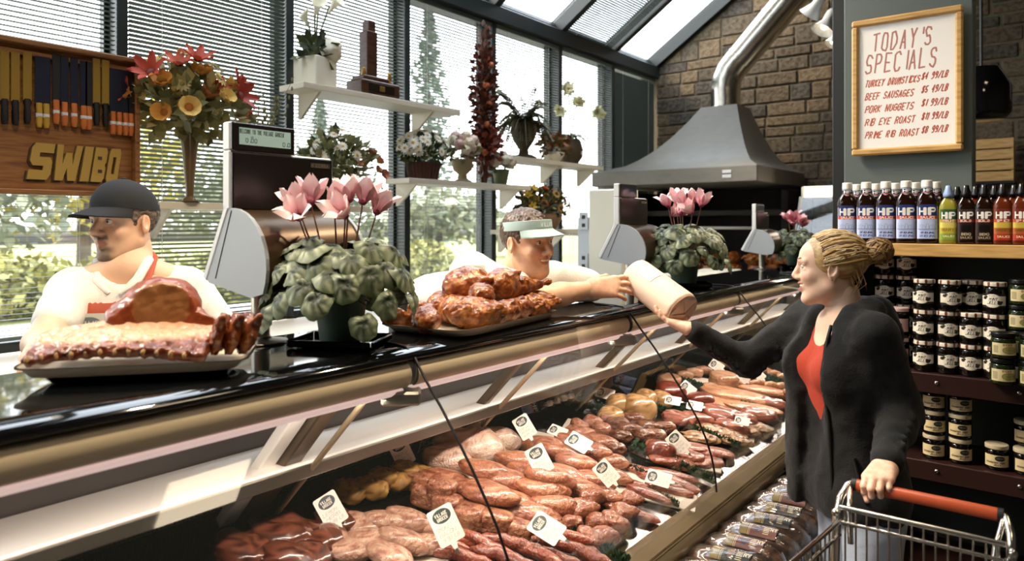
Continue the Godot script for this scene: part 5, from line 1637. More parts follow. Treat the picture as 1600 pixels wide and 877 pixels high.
func window_shelves() -> void:
	mat("shelf_white", "#dcd2bd", 0.5)
	mat("terracotta", "#7a5a40", 0.75)
	mat("urn_stone", "#9a8a68", 0.8)
	mat("dark_urn", "#43351f", 0.6)
	mat("wicker", "#4a2416", 0.6)
	mat("brass", "#a8843c", 0.35, 0.8)
	mat("ivory", "#e3dcc8", 0.5)
	mat("twig", "#5a3a26", 0.8)
	shelf("upper white shelf that carries the orchid box and the wooden trophy", 2.458, -2.29, -3.53, [-2.42, -3.30])
	shelf("white shelf under the daisy basket and the stone urn", 1.985, -3.06, -4.32, [-3.16, -4.22])
	shelf("white shelf under the fern urn and orchid vase", 2.20, -4.16, -5.39, [-4.75, -5.3])
	shelf("lowest white shelf under the sunflower bowl, behind the visor", 1.655, -4.1, -5.36, [-4.2, -4.85])
	shelf("left white shelf under the tall bouquet vase", 1.80, -1.5, -2.75, [-1.6, -2.6])
	var X := -3.30
	# white cube with lilies
	var t := thing("orchid_box", "white cube planter with cream lilies at the left end of the upper shelf", "planter", Vector3(X, 2.458, -2.44))
	part(t, "box", boxmesh(Vector3(0.17, 0.16, 0.17), 0.006), M.ivory, T3(Vector3(0, 0.08, 0), 0.2))
	part(t, "foliage", foliage(70, Vector3(0, 0.2, 0), Vector3(0.07, 0.07, 0.08), 0.07, "#20291a", "#5a6238"), M.leaf_tint)
	for q in [[Vector3(0.02, 0.42, 0.02), 0.05], [Vector3(0.0, 0.52, -0.03), 0.05], [Vector3(0.03, 0.46, -0.07), 0.055], [Vector3(0.0, 0.36, 0.05), 0.045]]:
		var st := MB.new()
		st.tube([Vector3(0, 0.15, 0), Vector3(q[0].x * 0.4, q[0].y * 0.7, q[0].z * 0.4), q[0]], 0.005, 6)
		part(t, "stem", st, M.leafgreen)
		part(t, "flower", flower_mesh("calla", Color("#ece6cf")), M.petal_tint, Transform3D(Basis.from_euler(Vector3(0.5, q[0].y * 20.0, 0.3)).scaled(Vector3.ONE * q[1] * 1.3), q[0] - Vector3(0, 0.03, 0)))
	part(t, "bloom", flower_mesh("ball", Color("#e6dcc0")), M.petal_tint, Transform3D(Basis.from_scale(Vector3(0.06, 0.07, 0.06)), Vector3(0.05, 0.21, -0.07)))
	# wooden trophy
	t = thing("wooden_trophy", "dark wooden trophy tower on a stepped base with brass plates", "trophy", Vector3(X, 2.458, -2.86))
	var b := MB.new()
	b.box(Vector3(0, 0.045, 0), Vector3(0.15, 0.09, 0.30), 0.008)
	b.box(Vector3(0, 0.105, 0.02), Vector3(0.12, 0.03, 0.2), 0.008)
	part(t, "base", b, M.dark_wood)
	b = MB.new()
	b.box(Vector3(0, 0.25, 0.04), Vector3(0.08, 0.28, 0.08), 0.006)
	b.box(Vector3(0, 0.42, 0.035), Vector3(0.065, 0.07, 0.055), 0.006)
	part(t, "tower", b, M.dark_wood)
	part(t, "plaque", boxmesh(Vector3(0.004, 0.055, 0.2), 0.001), M.dark_plaque, T3(Vector3(0.077, 0.045, 0)))
	part(t, "brass_plate", boxmesh(Vector3(0.004, 0.03, 0.04), 0.001), M.brass, T3(Vector3(0.08, 0.045, 0)))
	for z in [0.1, -0.1]:
		b = MB.new()
		b.lathe([Vector2(0, 0), Vector2(0.02, 0), Vector2(0.008, 0.02), Vector2(0.016, 0.035), Vector2(0.01, 0.055), Vector2(0.013, 0.07), Vector2(0, 0.08)], 10)
		part(t, "figurine", b, M.brass, T3(Vector3(0.03, 0.09, z)))
	# basket of daisies
	t = thing("daisy_basket", "dark wicker basket overflowing with white daisies", "flower basket", Vector3(X, 1.985, -3.28))
	b = MB.new()
	b.lathe([Vector2(0, 0), Vector2(0.1, 0), Vector2(0.125, 0.1), Vector2(0.13, 0.11), Vector2(0.118, 0.108), Vector2(0, 0.09)], 30, Vector2(0.75, 1.0))
	part(t, "basket", b, M.wicker)
	for k in 30:
		var a := TAU * k / 30.0
		b = MB.new()
		b.tube([Vector3(cos(a) * 0.076, 0.002, sin(a) * 0.102), Vector3(cos(a) * 0.096, 0.105, sin(a) * 0.128)], 0.004, 5)
		part(t, "wicker_rib", b, M.wicker)
	part(t, "foliage", foliage(420, Vector3(0, 0.19, 0), Vector3(0.11, 0.1, 0.19), 0.045, "#27331d", "#66703c"), M.leaf_tint).set_meta("kind", "stuff")
	flowers(t, 40, "daisy", ["#f4f1e6", "#ece8da"], Vector3(0, 0.19, 0), Vector3(0.12, 0.125, 0.2), 0.036, Color("#c9a03a"), "daisy")
	# stone urn
	t = thing("flower_urn", "small stone urn of pale pink hydrangeas beside the daisy basket", "urn", Vector3(X, 1.985, -3.66))
	b = MB.new()
	b.lathe([Vector2(0, 0), Vector2(0.065, 0), Vector2(0.065, 0.012), Vector2(0.035, 0.025), Vector2(0.03, 0.055), Vector2(0.04, 0.065), Vector2(0.065, 0.09), Vector2(0.075, 0.12), Vector2(0.07, 0.14), Vector2(0.085, 0.155), Vector2(0.08, 0.16), Vector2(0, 0.15)], 26)
	part(t, "urn_body", b, M.urn_stone)
	flowers(t, 18, "ball", ["#d9c6a8", "#cfae9c", "#e2d9bc", "#b98c80"], Vector3(0, 0.23, 0), Vector3(0.09, 0.09, 0.11), 0.036)
	part(t, "foliage", foliage(90, Vector3(0, 0.21, 0), Vector3(0.1, 0.08, 0.12), 0.05, "#4a4a2c", "#7d6f42"), M.leaf_tint)
	# garland
	t = thing("dried_garland", "dried red-brown garland with orange fruit hanging down a window post", "garland", Vector3(-3.31, 1.987, -3.9))
	b = MB.new()
	for k in 4:
		var pts := []
		for i in 14:
			pts.append(Vector3(cos(i * 0.9 + k * 1.57) * 0.02, 0.0 + i * 0.083, sin(i * 0.9 + k * 1.57) * 0.02))
		b.tube(pts, 0.009, 5)
	part(t, "vine", b, M.twig)
	part(t, "dried_leaves", foliage(900, Vector3(0, 0.6, 0), Vector3(0.075, 0.56, 0.08), 0.045, "#3a1d12", "#7d3a22"), M.leaf_tint).set_meta("kind", "stuff")
	part(t, "dried_leaves", foliage(300, Vector3(0.02, 0.27, 0), Vector3(0.1, 0.13, 0.12), 0.05, "#4a1d14", "#93402a"), M.leaf_tint).set_meta("kind", "stuff")
	for q in [[0.57, 0.0], [0.42, 0.02], [0.85, -0.02], [0.3, -0.03], [0.7, 0.03], [0.22, 0.05]]:
		b = MB.new()
		b.col = Color("#c0673a").srgb_to_linear()
		b.lump(Vector3.ZERO, Vector3.ONE * 0.024, 0.1, 1, noise, q[0])
		part(t, "dried_fruit", b, M.tint, T3(Vector3(0.05, q[0], q[1])))
	# little pot
	t = thing("small_flower_pot", "small green pot of cream flowers at the right end of the daisy shelf", "potted plant", Vector3(X, 1.985, -4.08))
	b = MB.new()
	b.lathe([Vector2(0, 0), Vector2(0.045, 0), Vector2(0.062, 0.1), Vector2(0.066, 0.1), Vector2(0.066, 0.115), Vector2(0, 0.105)], 22)
	part(t, "pot", b, M.olive_pot)
	flowers(t, 14, "ball", ["#d8cbb0", "#c9b096", "#e0d8c0"], Vector3(0, 0.165, 0), Vector3(0.08, 0.06, 0.09), 0.032)
	part(t, "foliage", foliage(50, Vector3(0, 0.15, 0), Vector3(0.08, 0.06, 0.09), 0.045, "#3c4427", "#71703f"), M.leaf_tint)
	# fern in a dark urn
	t = thing("fern_urn", "dark urn with a large drooping brown-green fern", "potted fern", Vector3(X, 2.20, -4.36))
	b = MB.new()
	b.lathe([Vector2(0, 0), Vector2(0.1, 0), Vector2(0.1, 0.015), Vector2(0.04, 0.035), Vector2(0.035, 0.07), Vector2(0.08, 0.14), Vector2(0.105, 0.21), Vector2(0.095, 0.25), Vector2(0.115, 0.27), Vector2(0, 0.26)], 26)
	part(t, "urn_body", b, M.dark_urn)
	for k in 38:
		var a := k * 2.39996
		var reach := rr(0.2, 0.32)
		var fr := MB.new()
		var o := Vector3(cos(a) * 0.75, 0, sin(a))
		var pts := []
		for i in 9:
			var f := i / 8.0
			pts.append(Vector3(0, 0.27, 0) + o * reach * f + Vector3(0, (0.5 + 0.25 * sin(k)) * f * 0.6 - 0.48 * f * f * (0.7 + 0.3 * cos(k * 2.0)), 0))
		fr.col = Color("#4a4327").srgb_to_linear()
		fr.tube(pts, 0.003, 4)
		for i in range(1, 9):
			for hh in 3:
				var q: Vector3 = (pts[i - 1] as Vector3).lerp(pts[i], hh / 3.0)
				for s in [-1.0, 1.0]:
					var sd: Vector3 = o.cross(Vector3.UP).normalized() * s * 0.085 * (1.1 - i / 9.0) + Vector3(0, -0.02, 0)
					fr.col = Color("#3d3a20").lerp(Color("#6f6436"), rng.randf()).srgb_to_linear()
					fr.poly([q, q + sd * 0.5 + o * 0.012, q + sd, q + sd * 0.5 - o * 0.012], Vector3.UP)
		part(t, "frond", fr, M.leaf_tint)
	# autumn bowl
	t = thing("autumn_arrangement", "low cream bowl of rust and orange dried flowers beside the fern", "flower bowl", Vector3(X + 0.03, 2.20, -4.72))
	b = MB.new()
	b.lathe([Vector2(0, 0), Vector2(0.05, 0), Vector2(0.085, 0.05), Vector2(0.09, 0.075), Vector2(0, 0.065)], 22)
	part(t, "bowl", b, M.ivory)
	part(t, "foliage", foliage(220, Vector3(0, 0.12, 0), Vector3(0.11, 0.08, 0.15), 0.05, "#4a331c", "#8a6a34"), M.leaf_tint).set_meta("kind", "stuff")
	flowers(t, 12, "rose", ["#a8643c", "#b98450", "#8c4a30"], Vector3(0, 0.13, 0), Vector3(0.1, 0.09, 0.13), 0.034)
	# orchid vase
	t = thing("orchid_vase", "round brown vase with arching cream orchids at the shelf's right end", "vase", Vector3(X + 0.01, 2.20, -5.0))
	b = MB.new()
	b.lathe([Vector2(0, 0), Vector2(0.06, 0), Vector2(0.1, 0.06), Vector2(0.105, 0.12), Vector2(0.085, 0.19), Vector2(0.07, 0.21), Vector2(0, 0.2)], 26)
	part(t, "vase_body", b, M.dark_urn)
	part(t, "vase_label", boxmesh(Vector3(0.003, 0.03, 0.025)), M.ivory, T3(Vector3(0.106, 0.09, -0.01), 0.0))
	for k in 14:
		var a := TAU * k / 14.0
		var lf := MB.new()
		var o := Vector3(cos(a), 0, sin(a))
		var p := PackedVector3Array()
		for i in 6:
			var f := i / 5.0
			for s in 3:
				p.append(Vector3(0, 0.2, 0) + o * 0.2 * f + Vector3(0, 0.2 * f - 0.22 * f * f, 0) + o.cross(Vector3.UP) * (s - 1.0) * 0.014 * sin(PI * (0.1 + 0.85 * f)))
		lf.col = Color("#3f4526").lerp(Color("#6b6d3c"), rng.randf()).srgb_to_linear()
		lf.grid(p, 6, 3, false)
		part(t, "leaf", lf, M.leaf_tint)
	for q in [[Vector3(0.05, 0.62, 0.14), 5], [Vector3(0.08, 0.52, -0.02), 4], [Vector3(0.12, 0.46, -0.32), 5], [Vector3(0.0, 0.42, 0.2), 3]]:
		var st := MB.new()
		var e: Vector3 = q[0]
		var pts := [Vector3(0, 0.2, 0), Vector3(e.x * 0.3, e.y * 0.7, e.z * 0.25), Vector3(e.x * 0.7, e.y * 0.98, e.z * 0.65), e]
		st.tube(pts, 0.0035, 5)
		part(t, "stem", st, M.leafgreen)
		for k in q[1]:
			var pp: Vector3 = (pts[2] as Vector3).lerp(e, k / maxf(q[1] - 1.0, 1.0)) + Vector3(rr(-0.02, 0.03), rr(-0.02, 0.02), rr(-0.02, 0.02))
			part(t, "orchid", flower_mesh("orchid", Color("#d9d3a6"), Color("#b08a3c")), M.petal_tint, Transform3D(Basis.from_euler(Vector3(rr(-0.5, 0.5), rr(0, 6), -1.2 + rr(-0.4, 0.4))).scaled(Vector3.ONE * 0.05), pp))
	# sunflowers
	t = thing("sunflower_bowl", "woven bowl crowded with small sunflowers and a red rose", "flower bowl", Vector3(X + 0.02, 1.655, -4.62))
	b = MB.new()
	b.lathe([Vector2(0, 0), Vector2(0.08, 0), Vector2(0.13, 0.08), Vector2(0.125, 0.13), Vector2(0, 0.12)], 24)
	part(t, "bowl", b, M.terracotta)
	part(t, "foliage", foliage(520, Vector3(0, 0.2, 0.04), Vector3(0.14, 0.12, 0.27), 0.05, "#2a2c18", "#6a6434"), M.leaf_tint).set_meta("kind", "stuff")
	flowers(t, 22, "sun", ["#a8823c", "#8c6a34", "#b9944a"], Vector3(0, 0.2, -0.03), Vector3(0.14, 0.15, 0.22), 0.034, Color("#2c1a0d"), "sunflower")
	flowers(t, 3, "rose", ["#c05a3c", "#c96a48"], Vector3(0.04, 0.2, 0.14), Vector3(0.08, 0.13, 0.06), 0.04, Color("#8c3a24"), "rose")
	flowers(t, 4, "lily", ["#c9a83c"], Vector3(0.02, 0.19, 0.25), Vector3(0.08, 0.14, 0.06), 0.045, Color("#8c7a24"), "lily")
	# tall bouquet in a flared vase
	t = thing("bouquet_vase", "tall flared brown glass vase with a large red and yellow autumn bouquet", "vase", Vector3(-3.22, 1.80, -1.68))
	b = MB.new()
	b.lathe([Vector2(0, 0), Vector2(0.045, 0), Vector2(0.03, 0.012), Vector2(0.017, 0.03), Vector2(0.022, 0.12), Vector2(0.034, 0.25), Vector2(0.05, 0.33), Vector2(0.046, 0.325), Vector2(0.0, 0.3)], 22)
	part(t, "vase_body", b, M.amber_vase)
	part(t, "foliage", foliage(480, Vector3(0, 0.45, 0), Vector3(0.15, 0.15, 0.27), 0.07, "#5d5d34", "#b5a56a"), M.leaf_tint).set_meta("kind", "stuff")
	flowers(t, 8, "lily", ["#b8452c", "#c2583a", "#a33a28"], Vector3(0.03, 0.48, 0.0), Vector3(0.14, 0.17, 0.28), 0.07, Color("#7a2a1a"), "red_lily")
	flowers(t, 10, "rose", ["#d9a04a", "#d28a5a", "#d8b96a"], Vector3(0.04, 0.42, 0.02), Vector3(0.15, 0.17, 0.26), 0.07, Color("#a86a2c"), "yellow_rose")
	flowers(t, 12, "daisy", ["#cdbf86", "#d8c27a"], Vector3(0.0, 0.5, 0.03), Vector3(0.14, 0.2, 0.24), 0.04, Color("#8c7a3a"), "pale_flower")
	# plant with white flowers, half behind the big scale; vase of twigs beside it
	t = thing("white_flower_pot", "bushy pot plant with small white flowers, half hidden by the big scale", "potted plant", Vector3(-3.25, 1.80, -2.56))
	b = MB.new()
	b.lathe([Vector2(0, 0), Vector2(0.06, 0), Vector2(0.08, 0.13), Vector2(0.085, 0.14), Vector2(0, 0.13)], 22)
	part(t, "pot", b, M.terracotta)
	part(t, "foliage", foliage(380, Vector3(0, 0.26, 0), Vector3(0.13, 0.15, 0.2), 0.06, "#4d5230", "#a3a070"), M.leaf_tint).set_meta("kind", "stuff")
	flowers(t, 18, "daisy", ["#f0ecdc"], Vector3(0.02, 0.27, 0.02), Vector3(0.13, 0.15, 0.18), 0.03)
	flowers(t, 7, "rose", ["#b97a5a", "#a8664a"], Vector3(0.05, 0.18, -0.17), Vector3(0.1, 0.14, 0.1), 0.045)
	t = thing("twig_vase", "slim vase of tall thin grass stems behind the big scale", "vase", Vector3(-3.28, 1.80, -2.1))
	b = MB.new()
	b.lathe([Vector2(0, 0), Vector2(0.045, 0), Vector2(0.05, 0.1), Vector2(0.03, 0.2), Vector2(0.035, 0.22), Vector2(0, 0.2)], 18)
	part(t, "vase_body", b, M.olive_pot)
	for k in 12:
		var st := MB.new()
		var e := Vector3(rr(-0.08, 0.08), rr(0.45, 0.68), rr(-0.17, 0.17))
		st.col = Color("#6b6a3c").lerp(Color("#8c7a4a"), rng.randf()).srgb_to_linear()
		st.tube([Vector3(0, 0.2, 0), Vector3(e.x * 0.4, e.y * 0.7, e.z * 0.4), e], [0.003, 0.0025, 0.001], 4)
		for i in 5:
			st.lump(e * (0.7 + 0.07 * i) + Vector3(rr(-0.01, 0.01), 0, rr(-0.01, 0.01)), Vector3(0.006, 0.012, 0.006), 0, 1, null, 0, 4, 6)
		part(t, "stalk", st, M.tint)

# ---------------------------------------------------------------- knives
func knife_board() -> void:
	var at := Vector3(-3.2, 1.82, -0.97)
	var t := thing("knife_board", "framed pine display board for butcher's knives with yellow block letters", "knife board", at)
	var b := MB.new()
	b.box(Vector3(-0.02, 0.295, 0), Vector3(0.02, 0.57, 0.9), 0.002)
	part(t, "panel", b, M.pine)
	for q in [[Vector3(0, 0.585, 0), Vector3(0.06, 0.02, 0.92)], [Vector3(0, 0.005, 0), Vector3(0.06, 0.02, 0.92)], [Vector3(0, 0.295, -0.455), Vector3(0.06, 0.56, 0.02)], [Vector3(0, 0.295, 0.455), Vector3(0.06, 0.56, 0.02)]]:
		b = MB.new()
		b.box(q[0], q[1], 0.003)
		part(t, "frame_rail", b, M.pine)
	part(t, "knife_rail", boxmesh(Vector3(0.025, 0.02, 0.88), 0.002), M.pine, T3(Vector3(0, 0.545, 0)))
	mat("letter_yellow", "#a8873c", 0.5)
	mat("letter_edge", "#3a2c16", 0.6)
	var L := {
		"S": [Vector2(0, 0), Vector2(0.85, 0), Vector2(1, 0.15), Vector2(1, 0.5), Vector2(0.85, 0.62), Vector2(0.38, 0.62), Vector2(0.38, 0.74), Vector2(1, 0.74), Vector2(1, 1), Vector2(0.15, 1), Vector2(0, 0.85), Vector2(0, 0.5), Vector2(0.15, 0.38), Vector2(0.62, 0.38), Vector2(0.62, 0.26), Vector2(0, 0.26)],
		"W": [Vector2(0, 1), Vector2(0.1, 0), Vector2(0.4, 0), Vector2(0.5, 0.35), Vector2(0.6, 0), Vector2(0.9, 0), Vector2(1, 1), Vector2(0.76, 1), Vector2(0.7, 0.45), Vector2(0.62, 0.78), Vector2(0.38, 0.78), Vector2(0.3, 0.45), Vector2(0.24, 1)],
		"I": [Vector2(0, 0), Vector2(1, 0), Vector2(1, 1), Vector2(0, 1)],
		"B": [Vector2(0, 0), Vector2(0.85, 0), Vector2(1, 0.12), Vector2(1, 0.42), Vector2(0.9, 0.5), Vector2(1, 0.58), Vector2(1, 0.88), Vector2(0.85, 1), Vector2(0, 1)],
		"O": [Vector2(0, 0.12), Vector2(0.12, 0), Vector2(0.88, 0), Vector2(1, 0.12), Vector2(1, 0.88), Vector2(0.88, 1), Vector2(0.5, 1), Vector2(0.5, 0.75), Vector2(0.64, 0.75), Vector2(0.64, 0.25), Vector2(0.36, 0.25), Vector2(0.36, 0.75), Vector2(0.495, 0.75), Vector2(0.495, 1), Vector2(0.12, 1), Vector2(0, 0.88)]}
	var z := -0.045
	for q in [["S", 0.078], ["W", 0.094], ["I", 0.033], ["B", 0.049], ["O", 0.046]]:
		var o := PackedVector2Array()
		for v in L[q[0]]:
			o.append(Vector2(v.x * q[1] + v.y * 0.022, v.y * 0.145))
		b = MB.new()
		b.prism(o, 0.0, 0.016)
		var face := part(t, "letter", b, M.letter_yellow, Transform3D(Basis(Vector3(0, 0, -1), Vector3.UP, Vector3.RIGHT), Vector3(-0.009, 0.055, z)))
		b = MB.new()
		var o2 := PackedVector2Array()
		var c := Vector2(q[1] * 0.5 + 0.011, 0.0725)
		for v in o:
			o2.append(c + (v - c) * Vector2(1.07, 1.05) + Vector2(-0.004, -0.004))
		b.prism(o2, -0.0005, 0.004)
		part(face, "letter_shadow_board", b, M.letter_edge)
		if q[0] == "B":
			for y in [0.045, 0.1]:
				part(face, "counter_hole", boxmesh(Vector3(0.016, 0.014, 0.002)), M.letter_edge, T3(Vector3(0.036, y, 0.0165)))
		z -= q[1] + 0.008
	mat("knife_orange", "#b9662c", 0.45)
	mat("knife_yellow", "#b08a30", 0.45)
	mat("sheath_gold", "#8f7026", 0.35)
	mat("sheath_navy", "#1c2233", 0.3)
	mat("band_white", "#cfd0d4", 0.4)
	# z along the board, sheath, handle, drop
	var ks := [[0.03, "sheath_gold", "black", 0.0], [-0.005, "sheath_gold", "black", 0.0], [-0.045, "sheath_gold", "black", 0.01], [-0.085, "sheath_navy", "knife_yellow", 0.0], [-0.11, "sheath_navy", "knife_yellow", 0.0], [-0.145, "black", "knife_orange", 0.02], [-0.175, "sheath_navy", "knife_orange", 0.015], [-0.21, "sheath_navy", "knife_orange", 0.015], [-0.245, "sheath_navy", "knife_orange", 0.01], [-0.265, "black", "knife_orange", 0.01], [-0.295, "sheath_gold", "black", 0.03], [-0.33, "sheath_gold", "black", 0.03], [-0.36, "sheath_navy", "knife_orange", 0.0], [-0.385, "sheath_navy", "knife_orange", 0.0], [-0.41, "sheath_navy", "knife_orange", 0.0], [-0.432, "black", "knife_orange", 0.0]]
	for n in ks.size():
		var k: Array = ks[n]
		var col: String = {"black": "black", "knife_orange": "orange", "knife_yellow": "yellow"}[k[2]]
		var kt := thing("butcher_knife", "%s-handled butcher's knife in a %s sleeve, %s from the board's right edge" % [col, {"black": "black", "sheath_navy": "navy", "sheath_gold": "gold"}[k[1]], ORD[ks.size() - 1 - n]], "knife", at + Vector3(0.012, 0.28 + k[3], k[0]), 0.0, "knives on the pine board")
		b = MB.new()
		b.box(Vector3(0, 0.165, 0), Vector3(0.006, 0.19, 0.03), 0.002)
		part(kt, "sleeve", b, M[k[1]])
		b = MB.new()
		b.tube([Vector3(0, -0.02, 0), Vector3(0, 0.0, 0), Vector3(0.002, 0.04, 0), Vector3(0, 0.075, 0)], [0.009, 0.013, 0.011, 0.012], 8)
		part(kt, "handle", b, M[k[2]])
		b = MB.new()
		b.tube([Vector3(0, 0.02, 0), Vector3(0.001, 0.035, 0)], 0.0128, 8)
		part(kt, "handle_band", b, M.band_white if k[2] != "black" else M.black)

# ---------------------------------------------------------------- hood, flue, grill and what stands below
func hood_and_grill() -> void:
	grain("flue_metal", ["#b8b2a6", "#d2cdc2", "#c4beb2"], 0.03, Vector3(2, 0.5, 2), 0.22, 0.0, {"metallic": 1.0}, 51)
	var t := thing("range_hood", "big grey metal extraction hood with a flared body in front of the stone wall", "range hood")
	var x0 := -3.46
	var x1 := -1.934
	var z0 := WALLZ + 0.03
	var z1 := -5.607
	var b := MB.new()
	b.box(Vector3((x0 + x1) / 2, 2.105, (z0 + z1) / 2), Vector3(x1 - x0, 0.13, z1 - z0), 0.006)
	part(t, "lip", b, M.hood)
	# flared body: rings from the lip up to the neck, concave
	b = MB.new()
	var neck := Vector3(-2.52, 2.78, -6.45)
	for side in 4:
		var p := PackedVector3Array()
		for r in 11:
			var f := r / 10.0
			var g := pow(f, 0.52)
			var hx0 := lerpf(x0 + 0.005, neck.x - 0.17, g)
			var hx1 := lerpf(x1 - 0.005, neck.x + 0.17, g)
			var hz0 := lerpf(z0, neck.z - 0.17, g)
			var hz1 := lerpf(z1 - 0.005, neck.z + 0.17, g)
			var y := 2.17 + (neck.y - 2.17) * f
			var cs := [Vector3(hx0, y, hz1), Vector3(hx1, y, hz1), Vector3(hx1, y, hz0), Vector3(hx0, y, hz0)]
			p.append(cs[side])
			p.append(cs[(side + 1) % 4])
		b.grid(p, 11, 2, false, Vector3(neck.x, 2.2, neck.z))
	part(t, "flared_body", b, M.hood)
	for k in 2:
		b = MB.new()
		b.box(Vector3(-2.18, 2.125 - 0.038 * k, z1 + 0.003), Vector3(0.075, 0.026, 0.004), 0.001)
		part(t, "maker_label", b, M.light_grey)
	# flue: vertical, elbow, slanting run to the ridge
	t = thing("flue_pipe", "shiny round metal flue pipe rising from the hood and bending right", "flue")
	b = MB.new()
	var pts := [neck + Vector3(0, -0.02, 0), neck + Vector3(0, 0.16, 0), neck + Vector3(0.012, 0.26, 0), neck + Vector3(0.055, 0.35, 0), neck + Vector3(0.13, 0.43, 0.0)]
	b.tube(pts, 0.135, 28)
	part(t, "elbow", b, M.flue_metal)
	b = MB.new()
	b.tube([neck + Vector3(0.13, 0.43, 0), neck + Vector3(0.75, 1.07, 0), neck + Vector3(0.82, 1.13, 0)], 0.135, 28)
	part(t, "slanting_run", b, M.flue_metal)
	b = MB.new()
	b.tube([neck + Vector3(0.82, 1.13, 0), neck + Vector3(0.86, 1.2, 0), neck + Vector3(0.88, 1.3, 0), neck + Vector3(0.88, 1.78, 0)], 0.135, 28)
	part(t, "upper_run", b, M.flue_metal)
	for q in [neck + Vector3(0, 0.0, 0), neck + Vector3(0, 0.15, 0)]:
		b = MB.new()
		b.tube([q, q + Vector3(0, 0.015, 0)], 0.139, 28)
		part(t, "seam_band", b, M.flue_metal)
	for f in [0.02, 0.5, 0.9]:
		b = MB.new()
		var q := (neck + Vector3(0.13, 0.43, 0)).lerp(neck + Vector3(0.75, 1.07, 0), f)
		b.tube([q, q + Vector3(0.012, 0.0125, 0)], 0.139, 28)
		part(t, "seam_band", b, M.flue_metal)
	# masonry grill below the hood
	t = thing("charcoal_grill", "black open grill and rotisserie built below the hood", "grill", Vector3(-2.6, 0, -6.45))
	mat("soot", "#161210", 0.85)
	mat("hearth", "#2c261f", 0.8)
	for q in [["hearth_base", Vector3(0, 0.6, 0.05), Vector3(1.5, 1.2, 0.8), "hearth"], ["back_slab", Vector3(0, 1.62, -0.38), Vector3(1.5, 0.84, 0.06), "soot"], ["side_wall", Vector3(-0.72, 1.6, 0), Vector3(0.06, 0.8, 0.8), "soot"], ["side_wall", Vector3(0.68, 1.6, -0.1), Vector3(0.06, 0.8, 0.6), "soot"], ["mantel", Vector3(0, 1.80, 0.0), Vector3(1.4, 0.05, 0.5), "hearth"]]:
		b = MB.new()
		b.box(q[1], q[2], 0.006)
		part(t, q[0], b, M[q[3]])
	b = MB.new()
	b.box(Vector3(0.1, 1.665, 0.36), Vector3(0.95, 0.03, 0.03), 0.004)
	part(t, "front_bar", b, M.steel)
	for k in 12:
		b = MB.new()
		b.tube([Vector3(-0.5 + k * 0.09, 1.23, 0.35), Vector3(-0.5 + k * 0.09, 1.23, -0.3)], 0.008, 6)
		part(t, "grate_bar", b, M.dull_steel)
	for k in 10:
		var b2 := "bird%d" % (1 + k % 2)
		solo("rotisserie_chicken", shared[b2], M.roast, "browned chicken on the grill below the hood, %s row, %s from the left" % [["lower", "upper"][k / 5], ORD[k % 5]], "chicken", euler(Vector3(-2.75 + (k % 5) * 0.19, 1.30 + 0.09 * (k / 5), -6.20 - 0.05 * (k % 2)), Vector3(0, k * 0.7, 0), Vector3.ONE), "chickens on the grill")
	# white service column with sockets beside the second scale
	t = thing("service_column", "white metal service column with power sockets left of the grill", "column", Vector3(-2.62, 0, -4.55))
	part(t, "casing", boxmesh(Vector3(0.28, 1.95, 0.24), 0.01), M.ivory, T3(Vector3(0, 0.975, 0)))
	part(t, "side_casing", boxmesh(Vector3(0.12, 1.75, 0.2), 0.01), M.light_grey, T3(Vector3(-0.19, 0.875, 0)))
	for k in 2:
		var pl := part(t, "socket_plate", boxmesh(Vector3(0.075, 0.13, 0.008), 0.003), M.light_grey, T3(Vector3(-0.19 + 0.09 * k * 0, 1.42 + 0.3 * k, 0.105)))
		for y in [-0.03, 0.03]:
			part(pl, "socket", boxmesh(Vector3(0.03, 0.028, 0.004), 0.002), M.black, T3(Vector3(0, y, 0.004)))
	# lower worktops and glass hood at the end of the counter
	t = thing("end_glass_case", "slanting glass case with a glow panel added as glare at the counter's far end", "display case", Vector3(-1.42, 0, -6.1))
	part(t, "cabinet", boxmesh(Vector3(0.7, 1.32, 0.6), 0.01), M.steel, T3(Vector3(0, 0.66, 0)))
	b = MB.new()
	b.beam(Vector3(0.02, 1.34, 0.3), Vector3(0.02, 1.92, 0.02), 0.66, 0.008, 0.0, Vector3.BACK)
	part(t, "slanting_pane", b, M.case_glass)
	b = MB.new()
	b.box(Vector3(0.02, 1.96, -0.13), Vector3(0.68, 0.10, 0.28), 0.01)
	part(t, "panel_housing", b, M.ivory)
	part(t, "glare_panel", boxmesh(Vector3(0.62, 0.085, 0.01), 0.002), M.lamp_glow, T3(Vector3(0.02, 1.962, 0.015)))  # glowing panel added in place of white glare on the glass
	for x in [-0.32, 0.35]:
		b = MB.new()
		b.tube([Vector3(x, 1.32, 0.3), Vector3(x, 1.92, 0.02)], 0.012, 8)
		part(t, "corner_post", b, M.steel)
	var l := AreaLight3D.new()
	l.name = "glare_light"  # added light that goes with the glare panel
	l.position = Vector3(0.02, 1.962, 0.03)
	l.rotation.y = PI
	l.area_size = Vector2(0.6, 0.08)
	l.light_energy = 0.15
	l.light_color = Color(1.0, 0.95, 0.88)
	l.shadow_enabled = true
	t.add_child(l)
	# far work table behind the counter with white boxes
	t = thing("rear_table", "steel work table behind the far end of the counter", "table", Vector3(-2.25, 0, -5.2))
	part(t, "table_top", boxmesh(Vector3(0.5, 0.03, 1.3), 0.004), M.steel, T3(Vector3(0, 1.27, 0)))
	for q in [Vector3(-0.22, 0.63, -0.6), Vector3(0.22, 0.63, -0.6), Vector3(-0.22, 0.63, 0.6), Vector3(0.22, 0.63, 0.6)]:
		part(t, "leg", boxmesh(Vector3(0.04, 1.26, 0.04), 0.004), M.steel, T3(q))
